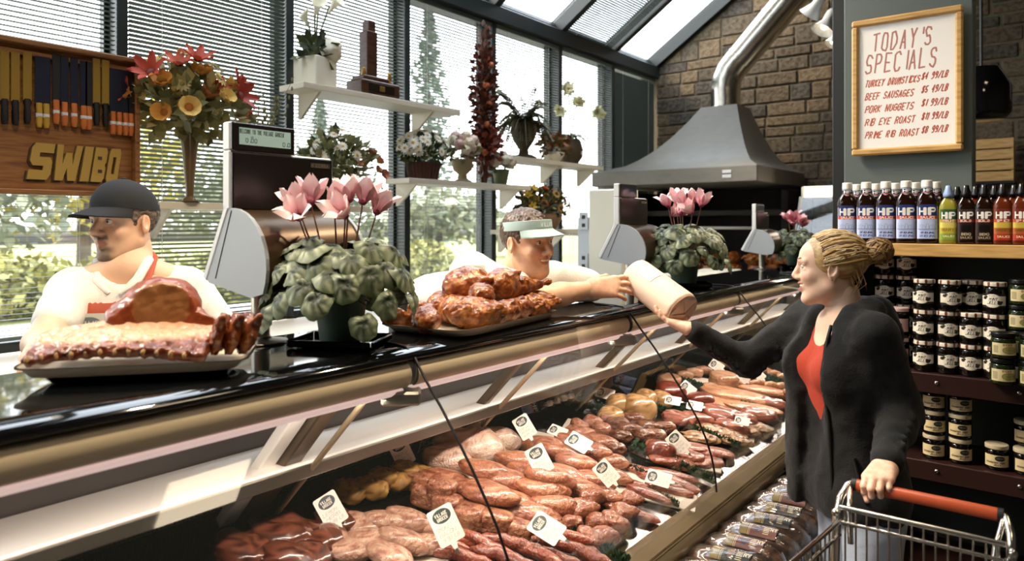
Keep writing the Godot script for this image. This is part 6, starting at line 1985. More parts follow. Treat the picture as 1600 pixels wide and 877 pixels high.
	for k in 3:
		solo("white_box", boxmesh(Vector3(0.3, 0.05, 0.24), 0.006), M.ivory, ["white flat box on the rear table, nearest", "white flat box on the rear table, middle one", "white flat box on the rear table, next to the grill"][k], "box", T3(Vector3(-2.2, 1.311, -4.85 - 0.33 * k), 0.1 * k), "flat white boxes on the rear table")

# ---------------------------------------------------------------- bottles, jars, sign and shelving on the pillar side
func ring(rx: float, rz: float, y: float, e: float, n: int) -> PackedVector3Array:
	var p := PackedVector3Array()
	for k in n:
		var a := TAU * k / n
		p.append(Vector3(signf(cos(a)) * pow(absf(cos(a)), e) * rx, y, signf(sin(a)) * pow(absf(sin(a)), e) * rz))
	return p

func curved_label(b: MB, rx: float, rz: float, e: float, y0: float, y1: float, a0: float, a1: float) -> void:
	var p := PackedVector3Array()
	for r in 2:
		for k in 11:
			var a := lerpf(deg_to_rad(a0), deg_to_rad(a1), k / 10.0)
			p.append(Vector3(signf(cos(a)) * pow(absf(cos(a)), e) * rx, y1 if r == 0 else y0, signf(sin(a)) * pow(absf(sin(a)), e) * rz))
	b.grid(p, 2, 11, false, Vector3(0, (y0 + y1) / 2, 0))

func bottle_prints() -> void:
	mat("sauce_brown", "#1c0d07", 0.12)
	mat("sauce_orange", "#5a2410", 0.12)
	mat("sauce_yellow", "#8a8430", 0.15)
	mat("cap_white", "#e9e5da", 0.45)
	mat("cap_black", "#0d0c0c", 0.25)
	mat("cap_blue", "#8aa0cc", 0.35)
	var specs := [["#bccaf0", "#27346e", "#c2402c", "SAUCE"], ["#b9a83c", "#2f5a34", "#b8802c", "FRUITY"], ["#2a1712", "#3b2a28", "#8c2e24", "BOLD"], ["#a85a2a", "#6a2a20", "#b0402a", "SPICY"]]
	for k in 4:
		var s: Array = specs[k]
		var im := paper(128, 224, s[0])
		im.fill_rect(Rect2i(0, 0, 128, 74), hex(s[1]))
		if k == 0:
			for y in 14:
				for x in 128:
					if y < 14 - 14 * sqrt(maxf(0.0, 1.0 - pow((x - 64.0) / 44.0, 2.0))) and absf(x - 64.0) < 44.0 or (absf(x - 64.0) >= 44.0 and y < 13):
						im.set_pixel(x, y, Color("#1c0d07"))
			im.fill_rect(Rect2i(0, 14, 6, 210), Color("#c9d4f0"))
			im.fill_rect(Rect2i(122, 14, 6, 210), Color("#c9d4f0"))
		ink(im, "HP", 26, 66, 42, Color("#f2efe8"), 10.0, 0.0, 0.0, 2.0, 1.1)
		im.fill_rect(Rect2i(4, 74, 120, 22), hex(s[2]))
		ink(im, s[3], 34, 92, 15, Color("#f2e6da"), 2.6, 0, 0, 1.6, 1.0)
		if k == 0:
			# riverside palace: a row of towers drawn in fine grey lines
			for i in 9:
				var x := 16 + i * 11
				var h: int = [34, 20, 26, 18, 30, 20, 24, 16, 44][i]
				for q in [[0, 0], [8, 0]]:
					stroke(im, Vector2(x + q[0], 160), Vector2(x + q[0], 160 - h), 1.4, Color("#6d7588"))
				stroke(im, Vector2(x, 160 - h), Vector2(x + 4, 154 - h), 1.4, Color("#6d7588"))
				stroke(im, Vector2(x + 4, 154 - h), Vector2(x + 8, 160 - h), 1.4, Color("#6d7588"))
			stroke(im, Vector2(12, 162), Vector2(118, 160), 2.0, Color("#5a6690"))
			stroke(im, Vector2(24, 168), Vector2(100, 166), 2.0, Color("#7c88b4"))
			ink(im, "ORIGINAL", 34, 190, 11, Color("#3c4876"), 1.6, 0.2, 0.1, 1.4, 0.9)
			ink(im, "ORIGINAL", 28, 212, 13, Color("#5a6aa8"), 1.6, 0.2, 0.1, 1.4, 0.9)
		elif k == 2:
			oval(im, 64, 138, 28, 26, Color("#0a0706"))
			ink(im, "BBQ", 42, 190, 16, Color("#cfc4a8"), 2.4)
			ink(im, "SAUCE", 34, 214, 14, Color("#b0a488"), 2.0)
		else:
			im.fill_rect(Rect2i(0, 96, 128, 40), hex(["", "#d6c86a", "", "#c9b04a"][k]))
			im.fill_rect(Rect2i(0, 180, 128, 44), hex(["", "#7a9a3c", "", "#a8341f"][k]))
			ink(im, ["", "FRUITY", "", "BARBECUE"][k], 20, 160, 16, Color("#6a4a1c"), 2.0, 0.2, 0.1, 1.3, 0.85)
			ink(im, "SAUCE", 36, 205, 14, Color("#f0e0b0"), 2.0)
		printed("bottle_label%d" % k, im, 0.35)
	var nk := paper(64, 48, "#b9c4e2")
	nk.fill_rect(Rect2i(0, 4, 64, 26), Color("#1a2030"))
	ink(nk, "HP", 18, 26, 18, Color("#f2efe8"), 4.0, 0, 0, 2.0, 1.1)
	nk.fill_rect(Rect2i(0, 32, 64, 8), Color("#b84a38"))
	printed("neck_label", nk, 0.4)
	for k in 2:
		var b := MB.new()
		var p := PackedVector3Array()
		var w := 0.0385 if k == 0 else 0.036
		var rows := [[0.0, 0.0], [0.85, 0.0], [0.97, 0.004], [1.0, 0.012], [1.0, 0.145], [0.97, 0.158], [0.8, 0.178], [0.52, 0.194], [0.44, 0.2], [0.42, 0.215], [0.0, 0.215]]
		for r in rows:
			p.append_array(ring(w * r[0], w * 0.78 * r[0], r[1], 0.62, 32))
		b.grid(p, rows.size(), 32, true, Vector3(0, 0.1, 0))
		shared["bottle_body%d" % k] = b.done()
		b = MB.new()
		curved_label(b, w * 1.012, w * 0.79, 0.62, 0.018, 0.148, 142, 38)
		shared["bottle_front%d" % k] = b.done()
	var b := MB.new()
	b.lathe([Vector2(0, 0.212), Vector2(0.0185, 0.212), Vector2(0.0195, 0.216), Vector2(0.019, 0.236), Vector2(0.0175, 0.24), Vector2(0, 0.241)], 20)
	shared.bottle_cap = b.done()
	b = MB.new()
	b.lathe([Vector2(0, 0.2), Vector2(0.021, 0.2), Vector2(0.02, 0.215), Vector2(0.012, 0.238), Vector2(0.01, 0.25), Vector2(0, 0.252)], 20)
	shared.bottle_nozzle = b.done()
	b = MB.new()
	curved_label(b, 0.0198, 0.0198, 1.0, 0.186, 0.212, 170, 10)
	shared.bottle_neck = b.done()

func sauce_bottle(at: Transform3D, kind: int, s: float, label: String, group: String) -> void:
	if not shared.has("bottle_cap"):
		bottle_prints()
	var t := thing("sauce_bottle", label, "bottle", at.origin, 0.0, group)
	t.transform = at.scaled_local(Vector3.ONE * s)
	var k := 0 if kind == 0 else 1
	part(t, "bottle_body", shared["bottle_body%d" % k], M[["sauce_brown", "sauce_yellow", "sauce_brown", "sauce_orange"][kind]])
	part(t, "front_label", shared["bottle_front%d" % k], M["bottle_label%d" % kind])
	if kind == 0:
		part(t, "cap", shared.bottle_cap, M.cap_white)
		part(t, "neck_label", shared.bottle_neck, M.neck_label)
	else:
		part(t, "cap", shared.bottle_nozzle, M.cap_blue if kind == 1 else M.cap_black)

func jar_prints() -> void:
	mat("jar_dark", "#0b0806", 0.06)
	mat("jar_green", "#1c2410", 0.06)
	mat("lid_black", "#0d0d0d", 0.3)
	var im := paper(160, 96, "#d9d1bd")
	im.fill_rect(Rect2i(0, 0, 160, 16), Color("#0b0806"))
	im.fill_rect(Rect2i(0, 80, 160, 16), Color("#0b0806"))
	oval(im, 76, 48, 54, 46, Color("#e2dac8"))
	for q in [[30, 30, 13], [40, 22, 9], [118, 64, 14], [128, 56, 10], [112, 52, 8]]:
		oval(im, q[0], q[1], q[2], q[2] * 0.8, Color("#1d1a14"))
	ink(im, "MINT", 58, 46, 18, Color("#2a241c"), 2.4, 0.3, 0.15, 1.2, 0.8)
	ink(im, "JELLY", 48, 70, 18, Color("#2a241c"), 2.4, 0.3, 0.15, 1.2, 0.8)
	ink(im, "WILDS", 58, 18, 8, Color("#4a4234"), 1.4)
	printed("mint_label", im, 0.5)
	im = paper(160, 96, "#cdbf92")
	for i in 12:
		im.fill_rect(Rect2i(10, 22 + i * 5, 30, 2), Color("#3a3222"))
	oval(im, 104, 56, 42, 30, Color("#7d7a44"))
	oval(im, 104, 56, 36, 25, Color("#97904e"))
	ink(im, "PICKLES", 84, 60, 9, Color("#4f4a22"), 1.5)
	ink(im, "BICKS", 66, 20, 13, Color("#8c4a2c"), 2.6)
	printed("pickle_label", im, 0.5)
	im = paper(160, 96, "#cbb98f")
	oval(im, 96, 26, 30, 22, Color("#20241c"))
	ink(im, "VILLAGE", 78, 28, 8, Color("#b9ac86"), 1.3)
	ink(im, "CRANBERRY PORT", 14, 68, 12, Color("#4a3a24"), 1.7, 0.15, 0.1, 1.2, 0.72)
	ink(im, "JELLY", 60, 86, 11, Color("#4a3a24"), 1.6, 0.15, 0.1, 1.2, 0.8)
	printed("port_label", im, 0.5)
	im = paper(160, 96, "#c79f9a")
	for q in [[70, 52, 20], [92, 44, 16], [84, 66, 14]]:
		oval(im, q[0], q[1], q[2], q[2] * 0.8, Color("#2c3322"))
	printed("pink_label", im, 0.5)
	im = paper(256, 16, "#d8d0be")
	for i in 8:
		oval(im, 16 + i * 32, 8, 5, 5, Color("#6a3024"))
	printed("lid_print", im, 0.35)
	for k in 2:
		var h: float = [0.105, 0.078][k]
		var b := MB.new()
		b.lathe([Vector2(0, 0), Vector2(0.034, 0), Vector2(0.039, 0.004), Vector2(0.04, 0.01), Vector2(0.04, h - 0.02), Vector2(0.037, h - 0.008), Vector2(0.034, h), Vector2(0, h)], 28)
		shared["jar_body%d" % k] = b.done()
		b = MB.new()
		b.lathe([Vector2(0, h - 0.001), Vector2(0.0375, h - 0.001), Vector2(0.0382, h + 0.002), Vector2(0.0382, h + 0.013), Vector2(0.0365, h + 0.0155), Vector2(0, h + 0.015)], 28)
		shared["jar_lid%d" % k] = b.done()
		b = MB.new()
		curved_label(b, 0.0404, 0.0404, 1.0, 0.025 if k == 0 else 0.015, 0.078 if k == 0 else 0.058, 155, 25)
		shared["jar_label%d" % k] = b.done()

func jar(at: Vector3, kind: int, turn: float, label: String, group: String) -> void:
	var t := thing("preserve_jar", label, "jar", at, turn, group)
	var k: int = [0, 1, 1, 0][kind]
	part(t, "glass", shared["jar_body%d" % k], M.jar_green if kind == 1 else M.jar_dark)
	part(t, "lid", shared["jar_lid%d" % k], [M.lid_print, M.lid_black, M.lid_pale, M.lid_pink][kind])
	part(t, "label_band", shared["jar_label%d" % k], [M.mint_label, M.pickle_label, M.port_label, M.pink_label][kind])

func wall_goods() -> void:
	mat("shelf_burgundy", "#2c1714", 0.35)
	mat("shelf_back", "#2b3532", 0.7)
	mat("acrylic", Color(0.9, 0.9, 0.9, 0.08), 0.05, 0.0, {"transparency": 1})
	mat("lid_pale", "#b9ad92", 0.4)
	mat("lid_pink", "#c9aaa6", 0.4)
	if not shared.has("bottle_cap"):
		bottle_prints()
	jar_prints()
	# shelving: back panel, uprights, three shelves
	var t := thing("wall_shelving", "shelf unit with a pale wood top shelf and dark lower shelves on the pillar", "shelving", Vector3(0.2, 0, -3.35))
	var b := MB.new()
	b.box(Vector3(0, 0.8, -0.185), Vector3(2.0, 1.6, 0.02))
	part(t, "back_panel", b, M.shelf_back)
	b = MB.new()
	b.box(Vector3(-0.41, 1.597, 0.0), Vector3(1.2, 0.05, 0.35), 0.003)
	part(t, "top_shelf", b, M.light_wood)
	b = MB.new()
	b.box(Vector3(0.6, 1.597, 0.0), Vector3(0.8, 0.05, 0.35), 0.003)
	part(t, "top_shelf", b, M.shelf_burgundy)
	for y in [1.118, 0.778, 0.36]:
		b = MB.new()
		b.box(Vector3(0, y - 0.018, 0.0), Vector3(2.0, 0.036, 0.36), 0.003)
		part(t, "shelf_board", b, M.shelf_burgundy)
		b = MB.new()
		b.box(Vector3(0, y - 0.035, 0.185), Vector3(2.0, 0.075, 0.012), 0.003)
		part(t, "shelf_front", b, M.shelf_burgundy)
		for k in 6:
			b = MB.new()
			b.lump(Vector3(-0.6 + k * 0.26, y - 0.03, 0.193), Vector3(0.008, 0.008, 0.005), 0, 1, null, 0, 6, 10)
			part(t, "bolt", b, M.chrome)
	for x in [-1.0, 1.0]:
		part(t, "side_panel", boxmesh(Vector3(0.02, 1.58, 0.37)), M.black, T3(Vector3(x, 0.79, 0)))
	# bottles: front row of five with white caps, then five others; a second row behind
	var y := 1.623
	for i in 5:
		sauce_bottle(Transform3D(Basis(Vector3.UP, 0.17), Vector3(-0.733 + i * 0.073, y, -3.225)), 0, 1.04, ["first", "second", "third", "fourth", "fifth"][i] + " white-capped brown sauce bottle from the left on the top shelf", "front row of sauce bottles")
	for i in 6:
		sauce_bottle(Transform3D(Basis(Vector3.UP, 0.12), Vector3(-0.368 + i * 0.058, y, -3.22)), [1, 2, 2, 3, 3, 3][i], 0.9, ["yellow-green labelled sauce bottle with a blue nozzle on the top shelf", "left of two dark sauce bottles with a black animal on the label", "right of two dark sauce bottles with a black animal on the label", "first orange-labelled sauce bottle from the left", "second orange-labelled sauce bottle from the left", "orange-labelled sauce bottle cut by the right picture edge"][i], "front row of sauce bottles")
	for i in 5:
		sauce_bottle(Transform3D(Basis(Vector3.UP, 0.17), Vector3(-0.715 + i * 0.073, y, -3.32)), 0, 1.03, ORD[i] + " white-capped sauce bottle from the left in the second row", "second row of sauce bottles")
	for i in 8:
		sauce_bottle(Transform3D(Basis(Vector3.UP, 0.1), Vector3(-0.35 + i * 0.062, y, -3.32)), 2 + i % 2, 0.9, ORD[i] + " black-capped sauce bottle from the left in the second row", "second row of sauce bottles")
	# jars on the middle shelf: columns of three
	y = 1.118
	var cols := [-0.452, -0.374, -0.297, -0.219]
	for r in 3:
		for c in 4:
			var off := 0.0 if r < 2 or c != 2 else -0.05
			jar(Vector3(cols[c] + (0.008 if r == 2 and c == 1 else 0.0), y + r * 0.1215, -3.235 + off), 0, 0.15 + 0.25 * ((r * 3 + c * 2) % 3 - 1), "white-lidded mint jelly jar, %s tier, %s column of the middle shelf" % [["bottom", "middle", "top"][r], ["first", "second", "third", "fourth"][c]], "stacked mint jelly jars")
	for r in 4:
		for c in 2:
			jar(Vector3(-0.625 + c * 0.084, y + r * 0.1215 - (0.0 if r < 3 else 0.0), -3.40), 0, 0.2, "mint jelly jar in the stack behind the woman's bun, %s from the bottom, %s" % [["first", "second", "third", "fourth"][r], ["left", "right"][c]], "mint jelly jars at the back")
	for r in 2:
		jar(Vector3(-0.548, y + r * 0.1215, -3.26), 3, 0.1, ["pink-labelled jar at shelf level beside the woman's hood", "pink-labelled jar stacked on top of another by the hood"][r], "pink-labelled jars")
	for q in [[-0.19, 0, -3.14, "front pickle jar at shelf level, left of two"], [-0.105, 0, -3.14, "front pickle jar at shelf level, right of two"], [-0.188, 1, -3.14, "front pickle jar in the second tier, left of two"], [-0.103, 1, -3.14, "front pickle jar in the second tier, right of two"], [-0.14, 0, -3.23, "rear pickle jar at the bottom of its stack"], [-0.14, 1, -3.23, "rear pickle jar, second from the bottom"], [-0.142, 2, -3.23, "rear pickle jar, third from the bottom"], [-0.138, 3, -3.23, "rear pickle jar on top of its stack"]]:
		jar(Vector3(q[0], y + q[1] * 0.0945, q[2]), 1, 0.25, q[3] + " on the middle shelf", "yellow-green labelled pickle jars")
	y = 0.778
	for r in 3:
		for c in 6:
			if c > 1 and r > [1, 1, 0, 1, 0, 0][c]:
				continue
			jar(Vector3(-0.42 + c * 0.088 + (0.03 if c > 1 else 0.0), y + r * 0.0945, -3.24 - (0.05 if c in [2, 3] and r > 0 else 0.0)), 2, 0.1 + 0.2 * ((r + c) % 2), "cream-labelled cranberry jelly jar, %s tier, %s from the left on the lower shelf" % [["bottom", "middle", "top"][r], ["first", "second", "third", "fourth", "fifth", "sixth"][c]], "cranberry jelly jars on the lower shelf")
	# specials board
	var im := paper(400, 560, "#f2efe9")
	var red := Color("#b0766a")
	ink_fit(im, "TODAY'S", 62, 122, 76, 255, red, 6.0, 0.12, 0.25)
	ink_fit(im, "SPECIALS", 32, 218, 80, 305, red, 6.0, 0.12, 0.25)
	var rows := [["TURKEY DRUMSTICKS", "$4 99/LB"], ["BEEF SAUSAGES", "$5 49/LB"], ["PORK NUGGETS", "$1 99/LB"], ["RIB EYE ROAST", "$11 99/LB"], ["PRIME RIB ROAST", "$8 99/LB"]]
	for i in 5:
		var yy := 278 + i * 58
		ink_fit(im, rows[i][0], 30, yy, 28, [230, 205, 205, 210, 225][i], Color("#b4583c"), 3.6, 0.3, 0.3)
		ink_fit(im, rows[i][1], 266, yy - 8, 27, 104, Color("#a84a34"), 3.6, 0.3, 0.3)
	printed("specials_print", im, 0.35)
	t = thing("specials_board", "framed white board with handwritten red specials on the grey pillar", "sign", Vector3(-0.565, 2.3165, -3.535))
	b = MB.new()
	b.poly([Vector3(-0.19, -0.28, 0), Vector3(0.19, -0.28, 0), Vector3(0.19, 0.28, 0), Vector3(-0.19, 0.28, 0)], Vector3.BACK, [Vector2(0, 1), Vector2(1, 1), Vector2(1, 0), Vector2(0, 0)])
	part(t, "writing_face", b, M.specials_print, T3(Vector3(0, 0, 0.012)))
	part(t, "backing", boxmesh(Vector3(0.39, 0.57, 0.012)), M.white, T3(Vector3(0, 0, 0.004)))
	for q in [[Vector3(0, 0.292, 0.012), Vector3(0.432, 0.03, 0.028)], [Vector3(0, -0.292, 0.012), Vector3(0.432, 0.03, 0.028)], [Vector3(-0.202, 0, 0.012), Vector3(0.028, 0.556, 0.028)], [Vector3(0.202, 0, 0.012), Vector3(0.028, 0.556, 0.028)]]:
		b = MB.new()
		b.box(q[0], q[1], 0.007)
		part(t, "frame_bar", b, M.light_wood)
	# dark far corner: slanting timber, loudspeaker, wooden box on a wall shelf
	b = MB.new()
	b.beam(Vector3(-0.35, 3.9, -6.6), Vector3(0.35, 2.55, -6.0), 0.2, 0.24, 0.01)
	solo("roof_timber", b.done(), M.dark_wood, "dark slanting roof timber in the gloom right of the pillar", "beam")
	t = thing("loudspeaker", "black loudspeaker hanging in the dark right of the pillar", "loudspeaker", Vector3(-0.43, 2.55, -5.3))
	b = MB.new()
	b.lathe([Vector2(0, -0.2), Vector2(0.13, -0.2), Vector2(0.16, -0.16), Vector2(0.16, 0.0), Vector2(0.1, 0.12), Vector2(0, 0.14)], 22)
	part(t, "cabinet", b, M.gloss_black)
	b = MB.new()
	b.tube([Vector3(0, 0.12, 0), Vector3(0, 2.0, 0)], 0.01, 6)
	part(t, "hanger", b, M.black)
	t = thing("wooden_crate", "small tan wooden crate on the far wall right of the pillar", "crate", Vector3(-0.5, 2.2, WALLZ + 0.15))
	for k in 4:
		part(t, "slat", boxmesh(Vector3(0.34, 0.075, 0.015), 0.003), M.light_wood, T3(Vector3(0, -0.13 + k * 0.085, 0.1)))
	for x in [-0.16, 0.16]:
		part(t, "end_board", boxmesh(Vector3(0.015, 0.33, 0.2), 0.003), M.light_wood, T3(Vector3(x, 0, 0)))
	part(t, "wall_bracket", boxmesh(Vector3(0.36, 0.02, 0.24), 0.003), M.black, T3(Vector3(0, -0.18, 0)))

# ---------------------------------------------------------------- bread
func bread() -> void:
	var t := thing("bread_rack", "low dark rack for bread in front of the meat case", "rack", Vector3(-0.80, 0, -2.4))
	part(t, "rack_shelf", boxmesh(Vector3(0.26, 0.03, 1.7), 0.004), M.black, T3(Vector3(0, 0.58, 0)))
	for q in [Vector3(-0.11, 0.28, 0.8), Vector3(0.11, 0.28, 0.8), Vector3(-0.11, 0.28, -0.8), Vector3(0.11, 0.28, -0.8)]:
		part(t, "leg", boxmesh(Vector3(0.03, 0.57, 0.03), 0.003), M.black, T3(q))
	mat("bread_bag", Color.WHITE, 0.3, 0.0, {"vertex_color_use_as_albedo": true, "clearcoat_enabled": true, "clearcoat": 1.0, "clearcoat_roughness": 0.06})
	mat("film", Color(0.95, 0.94, 0.9, 0.02), 0.1, 0.0, {"transparency": 1})
	mat("clip_blue", "#7f93b4", 0.4)
	for k in 3:
		var im := paper(192, 96, ["#1a1511", "#5a2a1a", "#8c7434"][k])
		im.fill_rect(Rect2i(0, 0, 40, 96), Color("#7d6a2c"))
		for q in [[44, 3], [52, 2]]:
			im.fill_rect(Rect2i(q[0], 0, q[1], 96), Color("#c9b26a"))
		oval(im, 94, 50, 20, 30, hex(["#6a4a2c", "#3a1c12", "#2c2018"][k]))
		for i in 9:
			im.fill_rect(Rect2i(122, 14 + i * 8, 30, 3), Color("#cbbd92") if k != 2 else Color("#3c2f16"))
		ink(im, "RYE", 158, 60, 20, Color("#d8c890"), 3.0)
		printed("bread_label%d" % k, im, 0.25, {"clearcoat_enabled": true, "clearcoat": 0.8, "clearcoat_roughness": 0.08})
		var b := MB.new()
		b.lump(Vector3(0, 0.055, 0), Vector3(0.125, 0.056, 0.053), 0.13, 0.6, noise, 4.0 + k, 16, 30, 0.72, Color("#24140a").srgb_to_linear(), Color("#5a3820").srgb_to_linear(), 5.0)
		shared["loaf_bag%d" % k] = b.done()
		# crinkled film over the loaf
		b = MB.new()
		b.lump(Vector3(0, 0.056, 0), Vector3(0.131, 0.06, 0.0555), 0.14, 1.1, noise, 9.0 + k, 20, 36, 0.75)
		shared["loaf_film%d" % k] = b.done()
		b = MB.new()
		var p := PackedVector3Array()
		for r in 9:
			var a := deg_to_rad(46 + r * 10.0)
			for c in 13:
				var x := -0.05 + c * 0.0095
				p.append(Vector3(x, 0.056 + sin(a) * 0.0625, cos(a) * 0.06))
		b.grid(p, 9, 13, false, Vector3(0, 0.05, 0))
		for i in b.T.size():
			b.T[i] = Vector2(b.T[i].x, 1.0 - b.T[i].y)
		shared["loaf_print%d" % k] = b.done()
	for i in 9:
		var z := -1.98 - i * 0.112
		var lt := thing("bread_loaf", "bagged dark loaf with a gold label, %s from the front of the bread row" % ["nearest", "second", "third", "fourth", "fifth", "sixth", "seventh", "eighth", "ninth"][i], "bread", Vector3(-0.80 + rr(-0.01, 0.01), 0.597, z), 0.10 + rr(-0.06, 0.06), "bagged loaves in a row")
		part(lt, "bread", shared["loaf_bag%d" % (i % 3)], M.bread_bag)
		part(lt, "bag_film", shared["loaf_film%d" % (i % 3)], M.film)
		part(lt, "label_print", shared["loaf_print%d" % (i % 3)], M["bread_label%d" % [2, 0, 1, 1, 0, 0, 1, 2, 0][i]], T3(Vector3(0.005, 0.001, 0)))
		var b := MB.new()
		var p := PackedVector3Array()
		for r in 5:
			var f := r / 4.0
			for c in 16:
				var a := TAU * c / 16.0
				var w: float = [0.045, 0.03, 0.012, 0.02, 0.034][r] * (1.0 + 0.25 * sin(c * 3.0 + i))
				p.append(Vector3(0.11 + f * 0.055, 0.05 + sin(a) * w, cos(a) * w))
		b.grid(p, 5, 16, true, Vector3(0.13, 0.05, 0))
		part(lt, "bag_neck", b, M.film)
		part(lt, "bag_clip", boxmesh(Vector3(0.006, 0.03, 0.03), 0.002), M.clip_blue, T3(Vector3(0.14, 0.05, 0)))
	var im := paper(128, 96, "#dfe0dc")
	oval(im, 36, 50, 20, 18, Color("#b0402c"))
	ink(im, "BUNS", 62, 56, 20, Color("#46443c"), 2.6, 0.1)
	ink(im, "FRESH", 62, 80, 14, Color("#5d7a3c"), 2.0, 0.1)
	printed("bun_print", im, 0.3)
	var bt := thing("bun_bag", "white-printed bag of buns with a red round logo, nearest in the row", "bread bag", Vector3(-0.83, 0.597, -1.80), 0.5)
	var b := MB.new()
	b.lump(Vector3(0, 0.06, 0), Vector3(0.13, 0.06, 0.08), 0.25, 1.0, noise, 3.3, 16, 26, 0.8, Color("#5a3a22").srgb_to_linear(), Color("#b9a58a").srgb_to_linear(), 3.0)
	part(bt, "bag", b, M.bread_bag)
	b = MB.new()
	var p := PackedVector3Array()
	for r in 6:
		var a := deg_to_rad(35 + r * 22.0)
		for c in 6:
			p.append(Vector3(-0.07 + c * 0.028, 0.06 + sin(a) * 0.068, cos(a) * 0.085))
	b.grid(p, 6, 6, false, Vector3(0, 0.05, 0))
	for i in b.T.size():
		b.T[i] = Vector2(b.T[i].x, 1.0 - b.T[i].y)
	part(bt, "bag_print", b, M.bun_print)

# ---------------------------------------------------------------- shopping cart
func cart() -> void:
	mat("cart_orange", "#b04e2c", 0.3)
	var t := thing("shopping_cart", "chrome wire shopping cart with an orange-red handle", "shopping cart", Vector3(-0.3, 0, -1.6))
	var o := -Vector3(-0.3, 0, -1.6)
	var b := MB.new()
	b.tube([Vector3(-0.435, 1.02, -2.01) + o, Vector3(-0.13, 1.02, -2.01) + o], 0.0155, 18)
	part(t, "handle", b, M.cart_orange)
	for x in [-0.44, -0.125]:
		b = MB.new()
		b.tube([Vector3(x - 0.006, 1.02, -2.01) + o, Vector3(x + 0.006, 1.02, -2.01) + o], 0.0165, 14)
		part(t, "handle_cap", b, M.black)
	for sd in [[-0.447, -1.0], [-0.118, 1.0]]:
		var x: float = sd[0]
		var s: float = sd[1]
		b = MB.new()
		b.tube([Vector3(x, 1.02, -2.01) + o, Vector3(x + 0.006 * s, 1.017, -2.0) + o, Vector3(x + 0.015 * s, 0.995, -1.965) + o, Vector3(x + 0.018 * s, 0.95, -1.935) + o, Vector3(x + 0.02 * s, 0.80, -1.92) + o, Vector3(x + 0.03 * s, 0.45, -1.90) + o, Vector3(x + 0.03 * s, 0.16, -1.95) + o], 0.0105, 10)
		part(t, "side_frame", b, M.chrome)
		b = MB.new()
		b.tube([Vector3(x, 1.018, -2.005) + o, Vector3(x - 0.004 * s, 1.0, -1.97) + o, Vector3(x - 0.012 * s, 0.97, -1.935) + o, Vector3(x - 0.018 * s, 0.90, -1.92) + o], 0.007, 8)
		part(t, "seat_hook", b, M.chrome)
		b = MB.new()
		b.lump(Vector3(x + 0.02 * s, 0.965, -1.935) + o, Vector3.ONE * 0.011, 0, 1, null, 0, 8, 10)
		part(t, "frame_rivet", b, M.chrome)
	# basket: back panel, sides that splay towards the front, floor
	var B0 := Vector3(-0.455, 0, -1.925)
	var B1 := Vector3(-0.11, 0, -1.925)
	var F0 := Vector3(-0.52, 0, -1.22)
	var F1 := Vector3(-0.045, 0, -1.22)
	for q in [[0.985, 0.007], [0.948, 0.005], [0.5, 0.006]]:
		b = MB.new()
		var y := Vector3(0, q[0], 0) + o
		b.tube([B0 + y, B1 + y], q[1], 8)
		part(t, "back_rail", b, M.chrome)
	for q in [[0.95, 0.006], [0.915, 0.0045], [0.5, 0.006]]:
		var y := Vector3(0, q[0], 0) + o
		for e in [[B0, F0], [B1, F1], [F0, F1]]:
			b = MB.new()
			b.tube([e[0] + y, e[1] + y], q[1], 8)
			part(t, "basket_rail", b, M.chrome)
	for i in 14:
		b = MB.new()
		var p := B0.lerp(B1, (i + 0.5) / 14.0) + o
		b.tube([p + Vector3(0, 0.985, 0), p + Vector3(0, 0.5, 0)], 0.0025, 6)
		part(t, "back_wire", b, M.chrome)
	for i in 24:
		for e in [[B0, F0], [B1, F1]]:
			b = MB.new()
			var p: Vector3 = (e[0] as Vector3).lerp(e[1], (i + 0.5) / 24.0) + o
			b.tube([p + Vector3(0, 0.95, 0), p + Vector3(0, 0.5, 0)], 0.0025, 6)
			part(t, "side_wire", b, M.chrome)
	for i in 14:
		b = MB.new()
		var p := F0.lerp(F1, (i + 0.5) / 14.0) + o
		b.tube([p + Vector3(0, 0.95, 0), p + Vector3(0, 0.5, 0), B0.lerp(B1, (i + 0.5) / 14.0) + o + Vector3(0, 0.5, 0)], 0.0025, 6)
		part(t, "front_wire", b, M.chrome)
	for e in [[-0.48, -1.93], [-0.09, -1.93], [-0.5, -1.25], [-0.06, -1.25]]:
		b = MB.new()
		b.tube([Vector3(e[0] - 0.012, 0.06, e[1]) + o, Vector3(e[0] + 0.012, 0.06, e[1]) + o], 0.06, 18)
		part(t, "wheel", b, M.black)
		b = MB.new()
		b.box(Vector3(e[0], 0.11, e[1]) + o, Vector3(0.04, 0.1, 0.03), 0.004)
		part(t, "caster_fork", b, M.chrome)
	for e in [[Vector3(-0.48, 0.17, -1.95), Vector3(-0.5, 0.17, -1.22)], [Vector3(-0.09, 0.17, -1.95), Vector3(-0.06, 0.17, -1.22)], [Vector3(-0.5, 0.17, -1.22), Vector3(-0.52, 0.5, -1.22)], [Vector3(-0.06, 0.17, -1.22), Vector3(-0.045, 0.5, -1.22)]]:
		b = MB.new()
		b.tube([e[0] + o, e[1] + o], 0.01, 8)
		part(t, "base_frame", b, M.chrome)

# ---------------------------------------------------------------- people
func frame(at: Vector3, fwd: Vector3, up: Vector3) -> Transform3D:
	var z := fwd.normalized()
	var x := up.cross(z).normalized()
	return Transform3D(Basis(x, z.cross(x), z), at)

